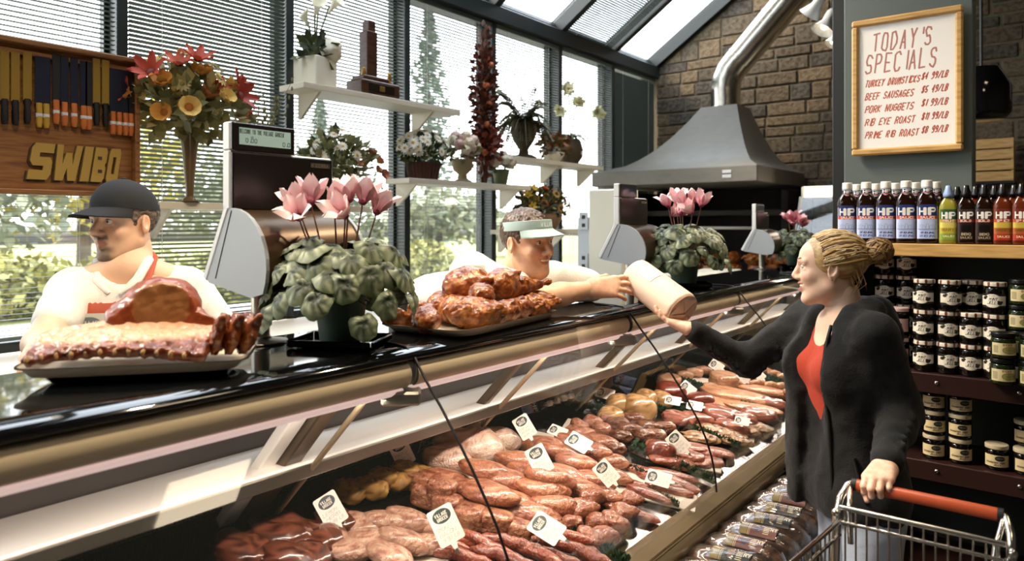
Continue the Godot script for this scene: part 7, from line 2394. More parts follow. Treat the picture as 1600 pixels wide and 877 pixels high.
# head in its own axes: face to +z, crown to +y, origin between the ears
func head(b: MB, at: Transform3D, o: Dictionary) -> void:
	var w: float = o.get("w", 1.0)
	var jaw: float = o.get("jaw", 1.0)
	var f := Field.new(Vector3(-0.105, -0.2, -0.125), Vector3(0.105, 0.145, 0.14), 0.0042)
	f.ell(Vector3(0, 0.036, -0.015), Vector3(0.076 * w, 0.086, 0.096), 0.01)
	f.ell(Vector3(0, -0.03, 0.028), Vector3(0.062 * w, 0.085, 0.062), 0.03)
	f.ell(Vector3(0, 0.045, 0.035), Vector3(0.062 * w, 0.05, 0.055), 0.03)
	f.cap(Vector3(0.048 * jaw, -0.055, 0.0), Vector3(0.018, -0.098, 0.066), 0.024, 0.017, 0.025)
	f.cap(Vector3(-0.048 * jaw, -0.055, 0.0), Vector3(-0.018, -0.098, 0.066), 0.024, 0.017, 0.025)
	f.ell(Vector3(0, -0.1, 0.07), Vector3(0.02, 0.016, 0.018), 0.018)
	if o.has("fullness"):
		f.ell(Vector3(0, -0.105, 0.02), Vector3(0.055, 0.035, 0.055), 0.03)
	for s in [-1.0, 1.0]:
		f.ell(Vector3(0.036 * s * w, -0.022, 0.062), Vector3(0.024, 0.022, 0.022), 0.02)
		f.ell(Vector3(0.031 * s, 0.013, 0.1), Vector3(0.016, 0.011, 0.014), 0.014, true)
		f.cap(Vector3(0.046 * s, 0.03, 0.072), Vector3(0.014 * s, 0.031, 0.089), 0.008, 0.009, 0.012)
		f.cap(Vector3(0.045 * s, 0.019, 0.075), Vector3(0.02 * s, 0.021, 0.085), 0.004, 0.004, 0.005)
		f.cap(Vector3(0.044 * s, 0.003, 0.075), Vector3(0.021 * s, 0.003, 0.083), 0.004, 0.004, 0.006)
		f.ell(Vector3(0.012 * s, -0.028, 0.095), Vector3(0.009, 0.008, 0.012), 0.008)
		var ea := Basis(Vector3.UP, 0.35 * s) * Basis(Vector3.RIGHT, -0.2)
		f.ell(Vector3(0.079 * s * w, -0.002, -0.012), Vector3(0.01, 0.032, 0.02), 0.006, false, ea)
		f.ell(Vector3(0.087 * s * w, 0.004, -0.008), Vector3(0.006, 0.02, 0.011), 0.005, true, ea)
	var nz: float = o.get("nose", 1.0)
	f.cap(Vector3(0, 0.022, 0.088), Vector3(0, -0.019, 0.113 - 0.007 * (1.0 - nz) * 5.0), 0.0085, 0.0125 * nz, 0.014)
	f.cap(Vector3(-0.021, -0.046, 0.079), Vector3(0, -0.049, 0.091), 0.0055, 0.0068, 0.01)
	f.cap(Vector3(0.021, -0.046, 0.079), Vector3(0, -0.049, 0.091), 0.0055, 0.0068, 0.01)
	f.cap(Vector3(-0.019, -0.058, 0.078), Vector3(0, -0.067, 0.087), 0.0055, 0.007, 0.01)
	f.cap(Vector3(0.019, -0.058, 0.078), Vector3(0, -0.067, 0.087), 0.0055, 0.007, 0.01)
	if o.get("smile", 0.0) > 0.0:
		for s in [-1.0, 1.0]:
			f.cap(Vector3(0, -0.0578, 0.1), Vector3(0.029 * s, -0.0475, 0.083), 0.006, 0.003, 0.003, true)
	f.cap(Vector3(0, -0.05, -0.025), Vector3(0, -0.2, -0.045), 0.052 * o.get("neck", 1.0), 0.058 * o.get("neck", 1.0), 0.025)
	var skin: Color = o.skin
	var old := b.xf
	b.xf = at
	f.mesh(b, func(p: Vector3) -> Color:
		var c := skin
		var n := noise.get_noise_3dv(p * 300.0) * 0.5 + 0.5
		c = c.lerp(skin.darkened(0.12), n * 0.5)
		var lip := clampf(1.0 - Vector2(p.x / 0.026, (p.y + 0.0565) / 0.0155).length(), 0.0, 1.0) * 3.0
		if p.z > 0.07:
			c = c.lerp(o.lip, clampf(lip, 0.0, 0.75))
			var ck := clampf(1.0 - Vector2((absf(p.x) - 0.042) / 0.03, (p.y + 0.022) / 0.03).length(), 0.0, 1.0)
			c = c.lerp(Color("#c97a62"), ck * 0.25)
		if o.has("beard") and p.z > 0.03:
			var bd := smoothstep(-0.062, -0.08, p.y) * smoothstep(0.045, 0.02, absf(p.x))
			var ms := smoothstep(0.012, 0.004, absf(p.y + 0.037)) * smoothstep(0.032, 0.024, absf(p.x)) * smoothstep(0.07, 0.08, p.z)
			c = c.lerp(o.beard, clampf(maxf(bd, ms) * (0.55 + 0.45 * n), 0.0, 0.9))
		if o.has("stubble") and p.y < -0.03 and p.z > -0.01:
			c = c.lerp(Color("#7a6250"), 0.22 * n)
		return c.srgb_to_linear())
	b.xf = old

func face_parts(t: Node3D, at: Transform3D, o: Dictionary) -> void:
	for s in [-1.0, 1.0]:
		var b := MB.new()
		var p := PackedVector3Array()
		var cl := PackedColorArray()
		for r in 13:
			var th := PI * r / 12.0
			for k in 16:
				var a := TAU * k / 16.0
				p.append(Vector3(sin(th) * cos(a), sin(th) * sin(a), cos(th)) * 0.0118)
				cl.append((Color("#0c0908") if th < 0.22 else (hex(o.get("iris", "#4a3424")) if th < 0.5 else Color("#e2dad0"))).srgb_to_linear())
		b.grid(p, 13, 16, true, Vector3.ZERO, cl)
		part(t, "eye", b, M.gloss_tint, at * euler(Vector3(0.031 * s, 0.0125, 0.0765), Vector3(0.08, o.get("look", 0.0), 0)))
		b = MB.new()
		b.col = hex(o.brow).srgb_to_linear()
		b.tube([Vector3(0.05 * s, 0.032, 0.071), Vector3(0.034 * s, 0.04, 0.088), Vector3(0.014 * s, 0.036, 0.097)], [0.0015, 0.0032, 0.0025], 6)
		part(t, "eyebrow", b, M.tint, at)
		b = MB.new()
		b.col = Color("#1c120c").srgb_to_linear()
		b.tube([Vector3(0.045 * s, 0.0155, 0.078), Vector3(0.031 * s, 0.0195, 0.0885), Vector3(0.019 * s, 0.0155, 0.086)], [0.0008, 0.0014, 0.0008], 5)
		part(t, "eyelash", b, M.tint, at)
	if o.get("smile", 0.0) > 0.0:
		var b := MB.new()
		b.col = Color("#e8e2d6").srgb_to_linear()
		b.lump(Vector3(0, -0.0545, 0.083), Vector3(0.022, 0.0055, 0.0105), 0, 1, null, 0, 8, 14, 0.8)
		part(t, "teeth", b, M.gloss_tint, at)

# hand in its own axes: wrist at the origin, fingers to +z, back of the hand to +y; side = +1 puts the thumb at +x
func hand(b: MB, at: Transform3D, side: float, curl: Array, spread: float, thumb: Array, s := 1.0, skin := Color("#dcae92")) -> void:
	var f := Field.new(Vector3(-0.085, -0.105, -0.06), Vector3(0.085, 0.05, 0.2), 0.0033)
	var kx := [0.029, 0.0095, -0.0105, -0.029]
	var kz := [0.088, 0.093, 0.088, 0.078]
	var ln := [0.07, 0.078, 0.072, 0.056]
	f.cap(Vector3(0, 0, -0.02), Vector3(0, 0, 0.005), 0.026, 0.025, 0.015)
	for i in 4:
		var k := Vector3(kx[i] * side, 0.002, kz[i])
		f.cap(Vector3(kx[i] * side * 0.55, 0, 0.01), k, 0.021, 0.0125, 0.014)
		var p := k
		var ang: float = 0.0
		var yaw: float = (1.5 - i) * spread * side
		for j in 3:
			ang += curl[i][j]
			var d := Vector3(sin(yaw) * cos(ang), -sin(ang), cos(yaw) * cos(ang))
			var q: Vector3 = p + d * ln[i] * [0.45, 0.31, 0.24][j]
			f.cap(p, q, [0.0098, 0.0088, 0.008][j] * (0.88 if i == 3 else 1.0), [0.0088, 0.008, 0.0068][j] * (0.88 if i == 3 else 1.0), 0.004)
			p = q
	var tp := Vector3(0.02 * side, -0.006, 0.02)
	var rads := [0.017, 0.0125, 0.0105, 0.008]
	for j in 3:
		var q: Vector3 = thumb[j]
		q.x *= side
		f.cap(tp, q, rads[j], rads[j + 1], 0.006)
		tp = q
	var old := b.xf
	b.xf = Transform3D(at.basis.scaled_local(Vector3.ONE * s), at.origin)
	f.mesh(b, func(p: Vector3) -> Color:
		return skin.lerp(Color("#c98a70"), clampf(noise.get_noise_3dv(p * 500.0) * 0.4 + 0.2, 0, 0.4)).srgb_to_linear())
	b.xf = old

func cloth(f: Field, m: Material, t: Node3D, called: String) -> MeshInstance3D:
	var b := MB.new()
	f.mesh(b)
	return part(t, called, b, m)

const RELAX := [[0.25, 0.35, 0.25], [0.3, 0.4, 0.25], [0.35, 0.4, 0.3], [0.4, 0.4, 0.3]]

func people() -> void:
	woman()
	visor_man()
	left_butcher()

func woman() -> void:
	var root := Vector3(-0.52, 0, -2.42)
	var t := thing("person", "smiling fair-haired woman in a black zip jacket reaching for the paper parcel", "person", root)
	var N := -root
	var skin := Color("#ecc6ac")
	var HC := Vector3(-0.595, 1.556, -2.385)
	var hx := frame(HC + N, Vector3(-0.965, -0.02, 0.262), Vector3(-0.06, 1, 0)).scaled_local(Vector3.ONE * 0.94)
	var SL := Vector3(-0.447, 1.372, -2.29) + N
	var SR := Vector3(-0.69, 1.38, -2.53) + N
	var NB := Vector3(-0.56, 1.42, -2.40) + N
	var EL := Vector3(-0.388, 1.145, -2.36) + N
	var WL := Vector3(-0.383, 1.056, -2.088) + N
	var ER := Vector3(-0.875, 1.222, -2.434) + N
	var WR := Vector3(-1.012, 1.338, -2.285) + N
	var f3 := Vector3(-0.72, 0, 0.69)
	var TB := Basis(Vector3(0.69, 0, 0.72), Vector3.UP, Vector3(-0.72, 0, 0.69))     # x: her left, z: forward
	var chest := Vector3(-0.565, 1.25, -2.405) + N
	var waist := Vector3(-0.545, 1.05, -2.42) + N
	var hips := Vector3(-0.53, 0.88, -2.43) + N
	# skin
	var b := MB.new()
	head(b, hx, {"skin": skin, "lip": Color("#c0655a"), "smile": 1.0, "w": 0.96, "jaw": 0.92, "neck": 0.86, "nose": 0.86})
	var f := Field.new(Vector3(-1.12, 0.9, -2.7) + N, Vector3(-0.28, 1.5, -2.05) + N, 0.01)
	f.cap(NB + Vector3(0, 0.06, 0), NB + Vector3(0.01, -0.05, 0), 0.05, 0.06, 0.03)
	f.ell(chest, Vector3(0.14, 0.16, 0.09), 0.03, false, TB)
	f.cap(NB + Vector3(0, -0.04, 0), SL, 0.05, 0.045, 0.03)
	f.cap(NB + Vector3(0, -0.04, 0), SR, 0.05, 0.045, 0.03)
	f.cap(SL, EL, 0.036, 0.028, 0.02)
	f.cap(EL, WL, 0.026, 0.023, 0.02)
	f.cap(SR, ER, 0.036, 0.028, 0.02)
	f.cap(ER, WR, 0.026, 0.023, 0.02)
	f.mesh(b, func(_p: Vector3) -> Color: return skin.srgb_to_linear())
	# left hand closed over the cart's handle, right hand under the parcel
	hand(b, frame(WL, Vector3(-0.02, -0.12, 1.0), Vector3.UP), -1.0, [[0.55, 1.35, 1.1], [0.5, 1.35, 1.1], [0.5, 1.35, 1.1], [0.6, 1.3, 1.1]], 0.03, [Vector3(0.035, -0.025, 0.045), Vector3(0.036, -0.05, 0.075), Vector3(0.026, -0.062, 0.098)], 0.93, skin)
	hand(b, frame(WR, Vector3(-0.8, 0.3, 0.12), Vector3(-0.3, -1.0, 0.15)), 1.0, [[0.12, 0.35, 0.3], [0.12, 0.35, 0.3], [0.15, 0.35, 0.3], [0.2, 0.35, 0.3]], 0.09, [Vector3(0.045, -0.012, 0.045), Vector3(0.066, -0.03, 0.068), Vector3(0.075, -0.05, 0.085)], 0.93, skin)
	part(t, "body", b, M.skin)
	face_parts(t, hx, {"brow": "#8a6a44", "iris": "#5a4a34", "smile": 1.0})
	# shirt
	f = Field.new(Vector3(-0.85, 0.82, -2.7) + N, Vector3(-0.3, 1.45, -2.15) + N, 0.009)
	f.ell(chest + Vector3(0, -0.01, 0), Vector3(0.155, 0.17, 0.102), 0.03, false, TB)
	for s in [-1.0, 1.0]:
		f.ell(chest + TB * Vector3(0.062 * s, -0.005, 0.068), Vector3(0.055, 0.055, 0.046), 0.04)
	f.ell(waist, Vector3(0.135, 0.2, 0.095), 0.05, false, TB)
	f.ell(hips + Vector3(0, 0.03, 0), Vector3(0.165, 0.1, 0.115), 0.05, false, TB)
	f.cap(NB + Vector3(0, -0.07, 0), SL + Vector3(0, -0.01, 0), 0.045, 0.05, 0.03)
	f.cap(NB + Vector3(0, -0.07, 0), SR + Vector3(0, -0.01, 0), 0.045, 0.05, 0.03)
	f.ell(NB + TB * Vector3(0.0, -0.015, 0.075), Vector3(0.06, 0.085, 0.06), 0.01, true, TB)
	f.rough(noise, 0.004, 90.0)
	cloth(f, M.red_cloth, t, "shirt")
	# jacket
	f = Field.new(Vector3(-1.13, 0.76, -2.74) + N, Vector3(-0.26, 1.53, -2.02) + N, 0.009)
	f.ell(chest, Vector3(0.178, 0.19, 0.127), 0.03, false, TB)
	for s in [-1.0, 1.0]:
		f.ell(chest + TB * Vector3(0.07 * s, -0.01, 0.075), Vector3(0.072, 0.08, 0.066), 0.05)
	f.ell(waist, Vector3(0.162, 0.2, 0.122), 0.06, false, TB)
	f.ell(hips, Vector3(0.195, 0.17, 0.142), 0.06, false, TB)
	f.cap(NB + Vector3(0, -0.055, 0), SL, 0.066, 0.056, 0.05)
	f.cap(NB + Vector3(0, -0.055, 0), SR, 0.066, 0.056, 0.05)
	f.ell(chest + TB * Vector3(0.012, 0.03, 0.19), Vector3(0.098, 0.62, 0.115), 0.012, true, TB)
	f.ell(NB + TB * Vector3(0.0, 0.02, 0.075), Vector3(0.082, 0.14, 0.1), 0.02, true, TB)
	f.cap(SL, EL, 0.058, 0.056, 0.06)
	f.cap(EL, WL + (EL - WL) * 0.1, 0.056, 0.041, 0.03)
	f.cap(SR, ER, 0.058, 0.053, 0.05)
	f.cap(ER, WR + (ER - WR) * 0.06, 0.052, 0.038, 0.03)
	# hood gathered behind the neck
	var prev := NB + TB * Vector3(0.092, -0.03, 0.045)
	for q in [Vector3(0.095, 0.0, 0.02), Vector3(0.085, 0.02, -0.05), Vector3(0.03, 0.02, -0.1), Vector3(-0.04, 0.015, -0.095), Vector3(-0.09, 0.0, -0.03), Vector3(-0.088, -0.03, 0.03)]:
		var nx: Vector3 = NB + TB * q
		f.cap(prev, nx, 0.026, 0.028, 0.03)
		prev = nx
	f.ell(NB + TB * Vector3(0.01, -0.06, -0.115), Vector3(0.1, 0.085, 0.045), 0.04, false, TB)
	# far front panel hanging forward
	f.ell(Vector3(-0.705, 1.0, -2.40) + N, Vector3(0.028, 0.25, 0.06), 0.03, false, Basis(Vector3.UP, 0.5))
	# soft folds: ridges across the sleeves
	for i in 7:
		var g := ER.lerp(WR, 0.02 + i * 0.12)
		f.cap(g + Vector3(-0.01, 0.038, 0.028), g + Vector3(0.025, -0.036, 0.036), 0.012, 0.012, 0.008)
		g = SR.lerp(ER, 0.45 + i * 0.09)
		f.cap(g + Vector3(0.0, 0.04, 0.028), g + Vector3(0.03, -0.04, 0.03), 0.012, 0.012, 0.008)
		g = EL.lerp(WL, 0.02 + i * 0.12)
		f.cap(g + Vector3(0.036, 0.025, 0.008), g + Vector3(-0.034, -0.005, 0.024), 0.012, 0.012, 0.008)
		g = SL.lerp(EL, 0.4 + i * 0.1)
		f.cap(g + Vector3(0.03, 0.03, 0.038), g + Vector3(-0.036, -0.01, 0.034), 0.012, 0.012, 0.008)
	f.clip(Vector3(0, 0.8, 0), Vector3.DOWN)
	f.rough(noise, 0.011, 45.0)
	f.rough(noise, 0.005, 110.0)
	cloth(f, M.fleece, t, "jacket")
	# zip edges along the opening, and the pocket welt
	b = MB.new()
	b.tube([NB + TB * Vector3(0.066, -0.03, 0.075), chest + TB * Vector3(0.092, 0.10, 0.098), chest + TB * Vector3(0.096, 0.0, 0.118), waist + TB * Vector3(0.082, 0.05, 0.114), hips + TB * Vector3(0.088, 0.05, 0.128), hips + TB * Vector3(0.084, -0.075, 0.12)], 0.006, 6)
	part(t, "zip_edge", b, M.zip)
	b = MB.new()
	b.tube([hips + TB * Vector3(0.14, 0.13, 0.09), hips + TB * Vector3(0.175, 0.01, 0.075)], 0.006, 6)
	part(t, "pocket_welt", b, M.zip)
	# jeans and shoes
	f = Field.new(Vector3(-0.78, 0.04, -2.66) + N, Vector3(-0.3, 0.98, -2.18) + N, 0.012)
	f.ell(hips, Vector3(0.165, 0.1, 0.115), 0.04, false, TB)
	for s in [[Vector3(-0.462, 0.84, -2.36), Vector3(-0.47, 0.47, -2.33), Vector3(-0.465, 0.07, -2.37)], [Vector3(-0.575, 0.84, -2.49), Vector3(-0.57, 0.47, -2.48), Vector3(-0.56, 0.07, -2.5)]]:
		f.cap(s[0] + N, s[1] + N, 0.092, 0.062, 0.04)
		f.cap(s[1] + N, s[2] + N, 0.062, 0.05, 0.03)
	f.rough(noise, 0.006, 70.0)
	cloth(f, M.denim, t, "jeans")
	for q in [Vector3(-0.475, 0.04, -2.35), Vector3(-0.57, 0.04, -2.48)]:
		b = MB.new()
		b.xf = Transform3D(TB, q + N + f3 * 0.03)
		b.lump(Vector3.ZERO, Vector3(0.045, 0.04, 0.125), 0.05, 1, noise, 0, 10, 16, 0.8)
		part(t, "shoe", b, M.black)
	# hair: cap, bun and combed strands
	f = Field.new(Vector3(-0.11, -0.1, -0.21), Vector3(0.11, 0.15, 0.11), 0.0045)
	f.ell(Vector3(0, 0.04, -0.018), Vector3(0.083, 0.091, 0.105), 0.01)
	f.ell(Vector3(0, -0.052, 0.108), Vector3(0.1, 0.115, 0.085), 0.012, true)
	f.ell(Vector3(0, -0.1, -0.01), Vector3(0.1, 0.075, 0.095), 0.015, true)
	f.ell(Vector3(0.01, 0.062, -0.148), Vector3(0.046, 0.042, 0.042), 0.012)
	f.cap(Vector3(0, 0.045, -0.1), Vector3(0.01, 0.06, -0.14), 0.035, 0.03, 0.012)
	b = MB.new()
	f.mesh(b, func(p: Vector3) -> Color:
		var n := noise.get_noise_3d(p.x * 700.0, p.y * 700.0, p.z * 90.0) * 0.5 + 0.5
		return Color("#7a5830").lerp(Color("#d6b67e"), clampf(n * 1.3, 0, 1)).srgb_to_linear())
	var hair := part(t, "hair", b, M.hair_tint, hx)
	b = MB.new()
	var ctr := Vector3(0, 0.04, -0.018)
	var rad := Vector3(0.0845, 0.0925, 0.1065)
	for i in 150:
		var a := lerpf(-1.95, 1.95, (i + rng.randf()) / 150.0)
		var st := Vector3(sin(a), cos(a) * 0.92 + 0.02, 0.80 - 0.48 * absf(sin(a)) + rr(-0.08, 0.08)).normalized()
		var en := Vector3(rr(-0.2, 0.2), 0.18 + rr(-0.2, 0.2), -1.0).normalized()
		var pts := []
		var rs := []
		for k in 9:
			var q := k / 8.0
			var d := st.lerp(en, q)
			d.y += 0.12 * sin(q * PI) * cos(a * 0.5)
			d = d.normalized()
			pts.append(ctr + Vector3(d.x * rad.x, d.y * rad.y, d.z * rad.z) * (1.0 + rr(-0.006, 0.012)))
			rs.append(0.0036 * (0.45 + sin(PI * clampf(q, 0.1, 0.95))) * 0.8)
		b.col = [Color("#6b4a28"), Color("#b58f58"), Color("#dfc48e"), Color("#eedbb0"), Color("#c9a368")][rng.randi() % 5].srgb_to_linear()
		b.tube(pts, rs, 5)
	for i in 46:      # coils round the bun
		var ax := Vector3(rr(-1, 1), rr(-1, 1), rr(-1, 1)).normalized()
		var x := ax.cross(Vector3.UP).normalized()
		var y := ax.cross(x)
		var pts := []
		for k in 8:
			var g := k * 0.42 + i
			var d := (x * cos(g) + y * sin(g) + ax * rr(-0.1, 0.1)).normalized()
			pts.append(Vector3(0.01, 0.062, -0.148) + Vector3(d.x * 0.048, d.y * 0.044, d.z * 0.044))
		b.col = [Color("#4f3419"), Color("#8a6434"), Color("#c39c60"), Color("#7a5428")][i % 4].srgb_to_linear()
		b.tube(pts, 0.0032, 5)
	for i in 14:      # loose ends at the nape and behind the ear
		var s0 := Vector3(rr(-0.05, 0.07), rr(-0.02, 0.02), rr(-0.1, -0.05))
		b.col = Color("#c39c60").lerp(Color("#7a5428"), rng.randf()).srgb_to_linear()
		b.tube([s0, s0 + Vector3(0.005, -0.035, -0.012), s0 + Vector3(rr(-0.01, 0.015), rr(-0.075, -0.05), rr(-0.02, 0.02))], [0.002, 0.0016, 0.0006], 4)
	part(hair, "hair_strands", b, M.hair_tint).set_meta("kind", "stuff")
	b = MB.new()
	b.lump(Vector3(0.079, -0.031, -0.006), Vector3.ONE * 0.003, 0, 1, null, 0, 6, 8)
	part(t, "earring", b, M.chrome, hx)
	# the parcel: paper roll of meat with a sticker and a folded end
	var A := Vector3(-1.275, 1.513, -2.372)
	var B := Vector3(-1.058, 1.398, -2.31)
	var pk := thing("paper_parcel", "pink-brown butcher's paper parcel with a white sticker, passed over the counter", "parcel", B)
	var px := frame(Vector3.ZERO, A - B, Vector3(0.35, 0.8, 0.5))
	var L := A.distance_to(B)
	b = MB.new()
	var p := PackedVector3Array()
	var rows := [[0.0, 0.0], [0.4, -0.002], [0.8, -0.004], [0.98, 0.002], [1.02, 0.012], [1.0, 0.1], [0.98, L - 0.02], [0.93, L - 0.002], [0.7, L + 0.006], [0.3, L + 0.008], [0.0, L + 0.008]]
	for r in rows:
		for k in 36:
			var a := TAU * k / 36.0
			var q: Vector3 = Vector3(cos(a) * 0.068, sin(a) * 0.064, 0) * r[0]
			q *= 1.0 + 0.03 * noise.get_noise_3d(cos(a) * 20.0, sin(a) * 20.0, r[1] * 100.0)
			p.append(q + Vector3(0, 0, r[1]))
	b.grid(p, rows.size(), 36, true, Vector3(0, 0, L / 2))
	part(pk, "wrapper", b, M.kraft, px)
	b = MB.new()
	p = PackedVector3Array()
	for r in 5:
		for k in 30:
			var a := TAU * k / 30.0
			p.append(Vector3(cos(a) * 0.066, sin(a) * 0.062, 0) * (1.0 - r / 4.0) + Vector3(0, 0, -0.004 - 0.004 * sin(k * 1.3 + r * 2.0) * (1.0 if r in [1, 2, 3] else 0.2)))
	b.grid(p, 5, 30, true, Vector3(0, 0, 0.1))
	part(pk, "end_wrap", b, M.kraft, px)
	for k in 5:
		b = MB.new()
		var a0 := k * TAU / 5.0 + 0.3
		var q0 := Vector3(cos(a0) * 0.064, sin(a0) * 0.06, -0.007)
		var q1 := Vector3(cos(a0 + 1.2) * 0.064, sin(a0 + 1.2) * 0.06, -0.007)
		b.poly([q0, q1, Vector3(0.006, 0.004, -0.017 - 0.002 * k)], Vector3(0, 0, -1))
		b.poly([q0, q1, Vector3(0.0, 0.0, -0.012)], Vector3(0, 0, 1))
		part(pk, "end_fold", b, M.kraft, px)
	b = MB.new()
	p = PackedVector3Array()
	for r in 2:
		for k in 7:
			var a := deg_to_rad(62 + k * 8.0)
			p.append(Vector3(cos(a) * 0.0695, sin(a) * 0.0655, L - 0.05 - r * 0.07))
	b.grid(p, 2, 7, false, Vector3(0, 0, L / 2))
	part(pk, "sticker", b, M.white, px)

func visor_man() -> void:
	var root := Vector3(-2.25, 0, -2.15)
	var t := thing("person", "laughing dark-haired man in a pale visor leaning over the counter", "person", root)
	var N := -root
	var skin := Color("#e6b796")
	var HC := Vector3(-1.56, 1.628, -2.09) + N
	var hx := frame(HC, Vector3(0.97, -0.07, 0.12), Vector3(0.10, 1, 0.06)).scaled_local(Vector3.ONE * 0.97)
	var NB := Vector3(-1.655, 1.475, -2.10) + N
	var SR := Vector3(-1.71, 1.51, -1.955) + N
	var SL := Vector3(-1.60, 1.47, -2.30) + N
	var ER := Vector3(-1.463, 1.437, -2.03) + N
	var WR := Vector3(-1.362, 1.466, -2.195) + N
	var EL := Vector3(-1.50, 1.44, -2.52) + N
	var chest := Vector3(-2.06, 1.34, -2.13) + N
	var hips := Vector3(-2.25, 0.98, -2.15) + N
	var b := MB.new()
	head(b, hx, {"skin": skin, "lip": Color("#a8604c"), "smile": 1.0, "w": 1.06, "jaw": 1.12, "neck": 1.15, "fullness": 1, "stubble": 1})
	var f := Field.new(Vector3(-2.2, 1.15, -2.65) + N, Vector3(-1.25, 1.6, -1.88) + N, 0.01)
	f.cap(HC + Vector3(-0.04, -0.08, 0), NB, 0.06, 0.07, 0.03)
	f.cap(NB, chest, 0.06, 0.1, 0.03)
	f.cap(NB, SR, 0.06, 0.055, 0.03)
	f.cap(NB, SL, 0.06, 0.055, 0.03)
	f.cap(SR, ER, 0.052, 0.045, 0.02)
	f.cap(ER, ER.lerp(WR, 0.4), 0.044, 0.042, 0.02)
	f.cap(ER.lerp(WR, 0.4), WR, 0.042, 0.029, 0.02)
	f.cap(SL, EL, 0.052, 0.044, 0.02)
	f.mesh(b, func(_p: Vector3) -> Color: return skin.srgb_to_linear())
	hand(b, frame(WR, Vector3(0.79, 0.08, -0.60), Vector3(0.42, 0.5, 0.74)), 1.0, [[0.2, 0.35, 0.25], [0.25, 0.35, 0.25], [0.32, 0.38, 0.25], [0.4, 0.4, 0.25]], 0.13, [Vector3(0.045, -0.02, 0.04), Vector3(0.062, -0.045, 0.065), Vector3(0.06, -0.065, 0.085)], 1.06, skin)
	part(t, "body", b, M.skin)
	face_parts(t, hx, {"brow": "#33241a", "iris": "#3a2a1e", "smile": 1.0})
	# shirt with short sleeves and an open collar
	f = Field.new(Vector3(-2.46, 0.82, -2.66) + N, Vector3(-1.38, 1.62, -1.78) + N, 0.011)
	f.cap(NB + Vector3(-0.04, -0.01, 0), chest, 0.085, 0.15, 0.05)
	f.cap(chest, hips, 0.15, 0.16, 0.05)
	f.cap(NB + Vector3(-0.03, -0.03, 0), SR, 0.075, 0.082, 0.04)
	f.cap(NB + Vector3(-0.03, -0.03, 0), SL, 0.075, 0.08, 0.04)
	f.cap(SR, SR.lerp(ER, 0.62), 0.08, 0.07, 0.03)
	f.cap(SL, SL.lerp(EL, 0.7), 0.078, 0.068, 0.03)
	f.ell(NB + Vector3(0.075, 0.045, -0.02), Vector3(0.07, 0.06, 0.065), 0.015, true)
	f.rough(noise, 0.012, 45.0)
	cloth(f, M.white_cloth, t, "shirt")
	b = MB.new()
	for s in [-1.0, 1.0]:
		b.tube([NB + Vector3(-0.045, 0.055, 0.05 * s), NB + Vector3(0.02, 0.03, 0.072 * s), NB + Vector3(0.075, -0.02, 0.055 * s), NB + Vector3(0.1, -0.05, 0.02 * s)], [0.012, 0.014, 0.014, 0.006], 8, true, 0.6)
	part(t, "collar", b, M.white_cloth)
	b = MB.new()
	b.tube([NB + Vector3(-0.03, 0.035, 0.085), NB + Vector3(0.04, 0.005, 0.085), NB + Vector3(0.075, -0.05, 0.06)], 0.008, 6)
	part(t, "apron_strap", b, M.coral)
	var im := paper(96, 64, "#e6dfd4")
	oval(im, 48, 32, 44, 26, Color("#a9b4b0"))
	oval(im, 48, 32, 40, 23, Color("#e6dfd4"))
	ink(im, "VILLAGE", 20, 32, 12, Color("#9aa6a2"), 1.8)
	ink(im, "GROCER", 22, 48, 12, Color("#9aa6a2"), 1.8)
	printed("sleeve_crest", im, 0.9)
	b = MB.new()
	var p := PackedVector3Array()
	var cn := SR + Vector3(0.02, 0, 0.004)
	for r in 2:
		for k in 5:
			var d := Vector3(0.62 + (k - 2) * 0.16, 0.35 - r * 0.55 + 0.2, 0.75 - (k - 2) * 0.12).normalized()
			p.append(cn + d * 0.094)
	b.grid(p, 2, 5, false, cn)
	part(t, "sleeve_badge", b, M.sleeve_crest)
	f = Field.new(Vector3(-2.46, 0.05, -2.4) + N, Vector3(-2.0, 1.1, -1.9) + N, 0.014)
	for s in [-0.1, 0.1]:
		f.cap(hips + Vector3(0, -0.05, s), Vector3(-0.02, 0.5, s), 0.12, 0.075, 0.04)
		f.cap(Vector3(-0.02, 0.5, s), Vector3(-0.02, 0.1, s), 0.075, 0.055, 0.03)
	cloth(f, M.dark_trouser, t, "trousers")
	for s in [-0.1, 0.1]:
		b = MB.new()
		b.lump(Vector3(0.05, 0.045, s), Vector3(0.14, 0.045, 0.05), 0.05, 1, noise, 0, 10, 16, 0.8)
		part(t, "shoe", b, M.black)
	short_hair(t, hx, Color("#2a1c12"), Color("#5a4230"), 0.0)
	# visor: band and curved peak
	b = MB.new()
	p = PackedVector3Array()
	for r in [[0.05, 1.0], [0.051, 1.03], [0.084, 0.985], [0.085, 0.93]]:
		for k in 40:
			var a := TAU * k / 40.0
			p.append(Vector3(sin(a) * 0.0865 * r[1], r[0] + 0.012 * cos(a), cos(a) * 0.104 * r[1] - 0.012))
	b.grid(p, 4, 40, true, Vector3(0, 0.05, 0))
	part(t, "visor_band", b, M.visor, hx)
	part(t, "visor_peak", peak(0.05, 0.0875, 0.105, -0.012, 0.07, 0.016), M.visor, hx)
	b = MB.new()
	var vis := paper(128, 32, "#9fb4b2")
	ink(vis, "VILLAGE", 24, 24, 18, Color("#dfe6e2"), 3.0)
	printed("visor_print", vis, 0.8)
	p = PackedVector3Array()
	for r in 2:
		for k in 7:
			var a := lerpf(-0.5, 0.5, k / 6.0)
			p.append(Vector3(sin(a) * (0.0865 + r * 0.003), 0.09 - r * 0.022, cos(a) * (0.1035 + 0.004 * r) - 0.012))
	b.grid(p, 2, 7, false, Vector3(0, 0.06, 0))
	part(t, "visor_lettering", b, M.visor_print, hx)

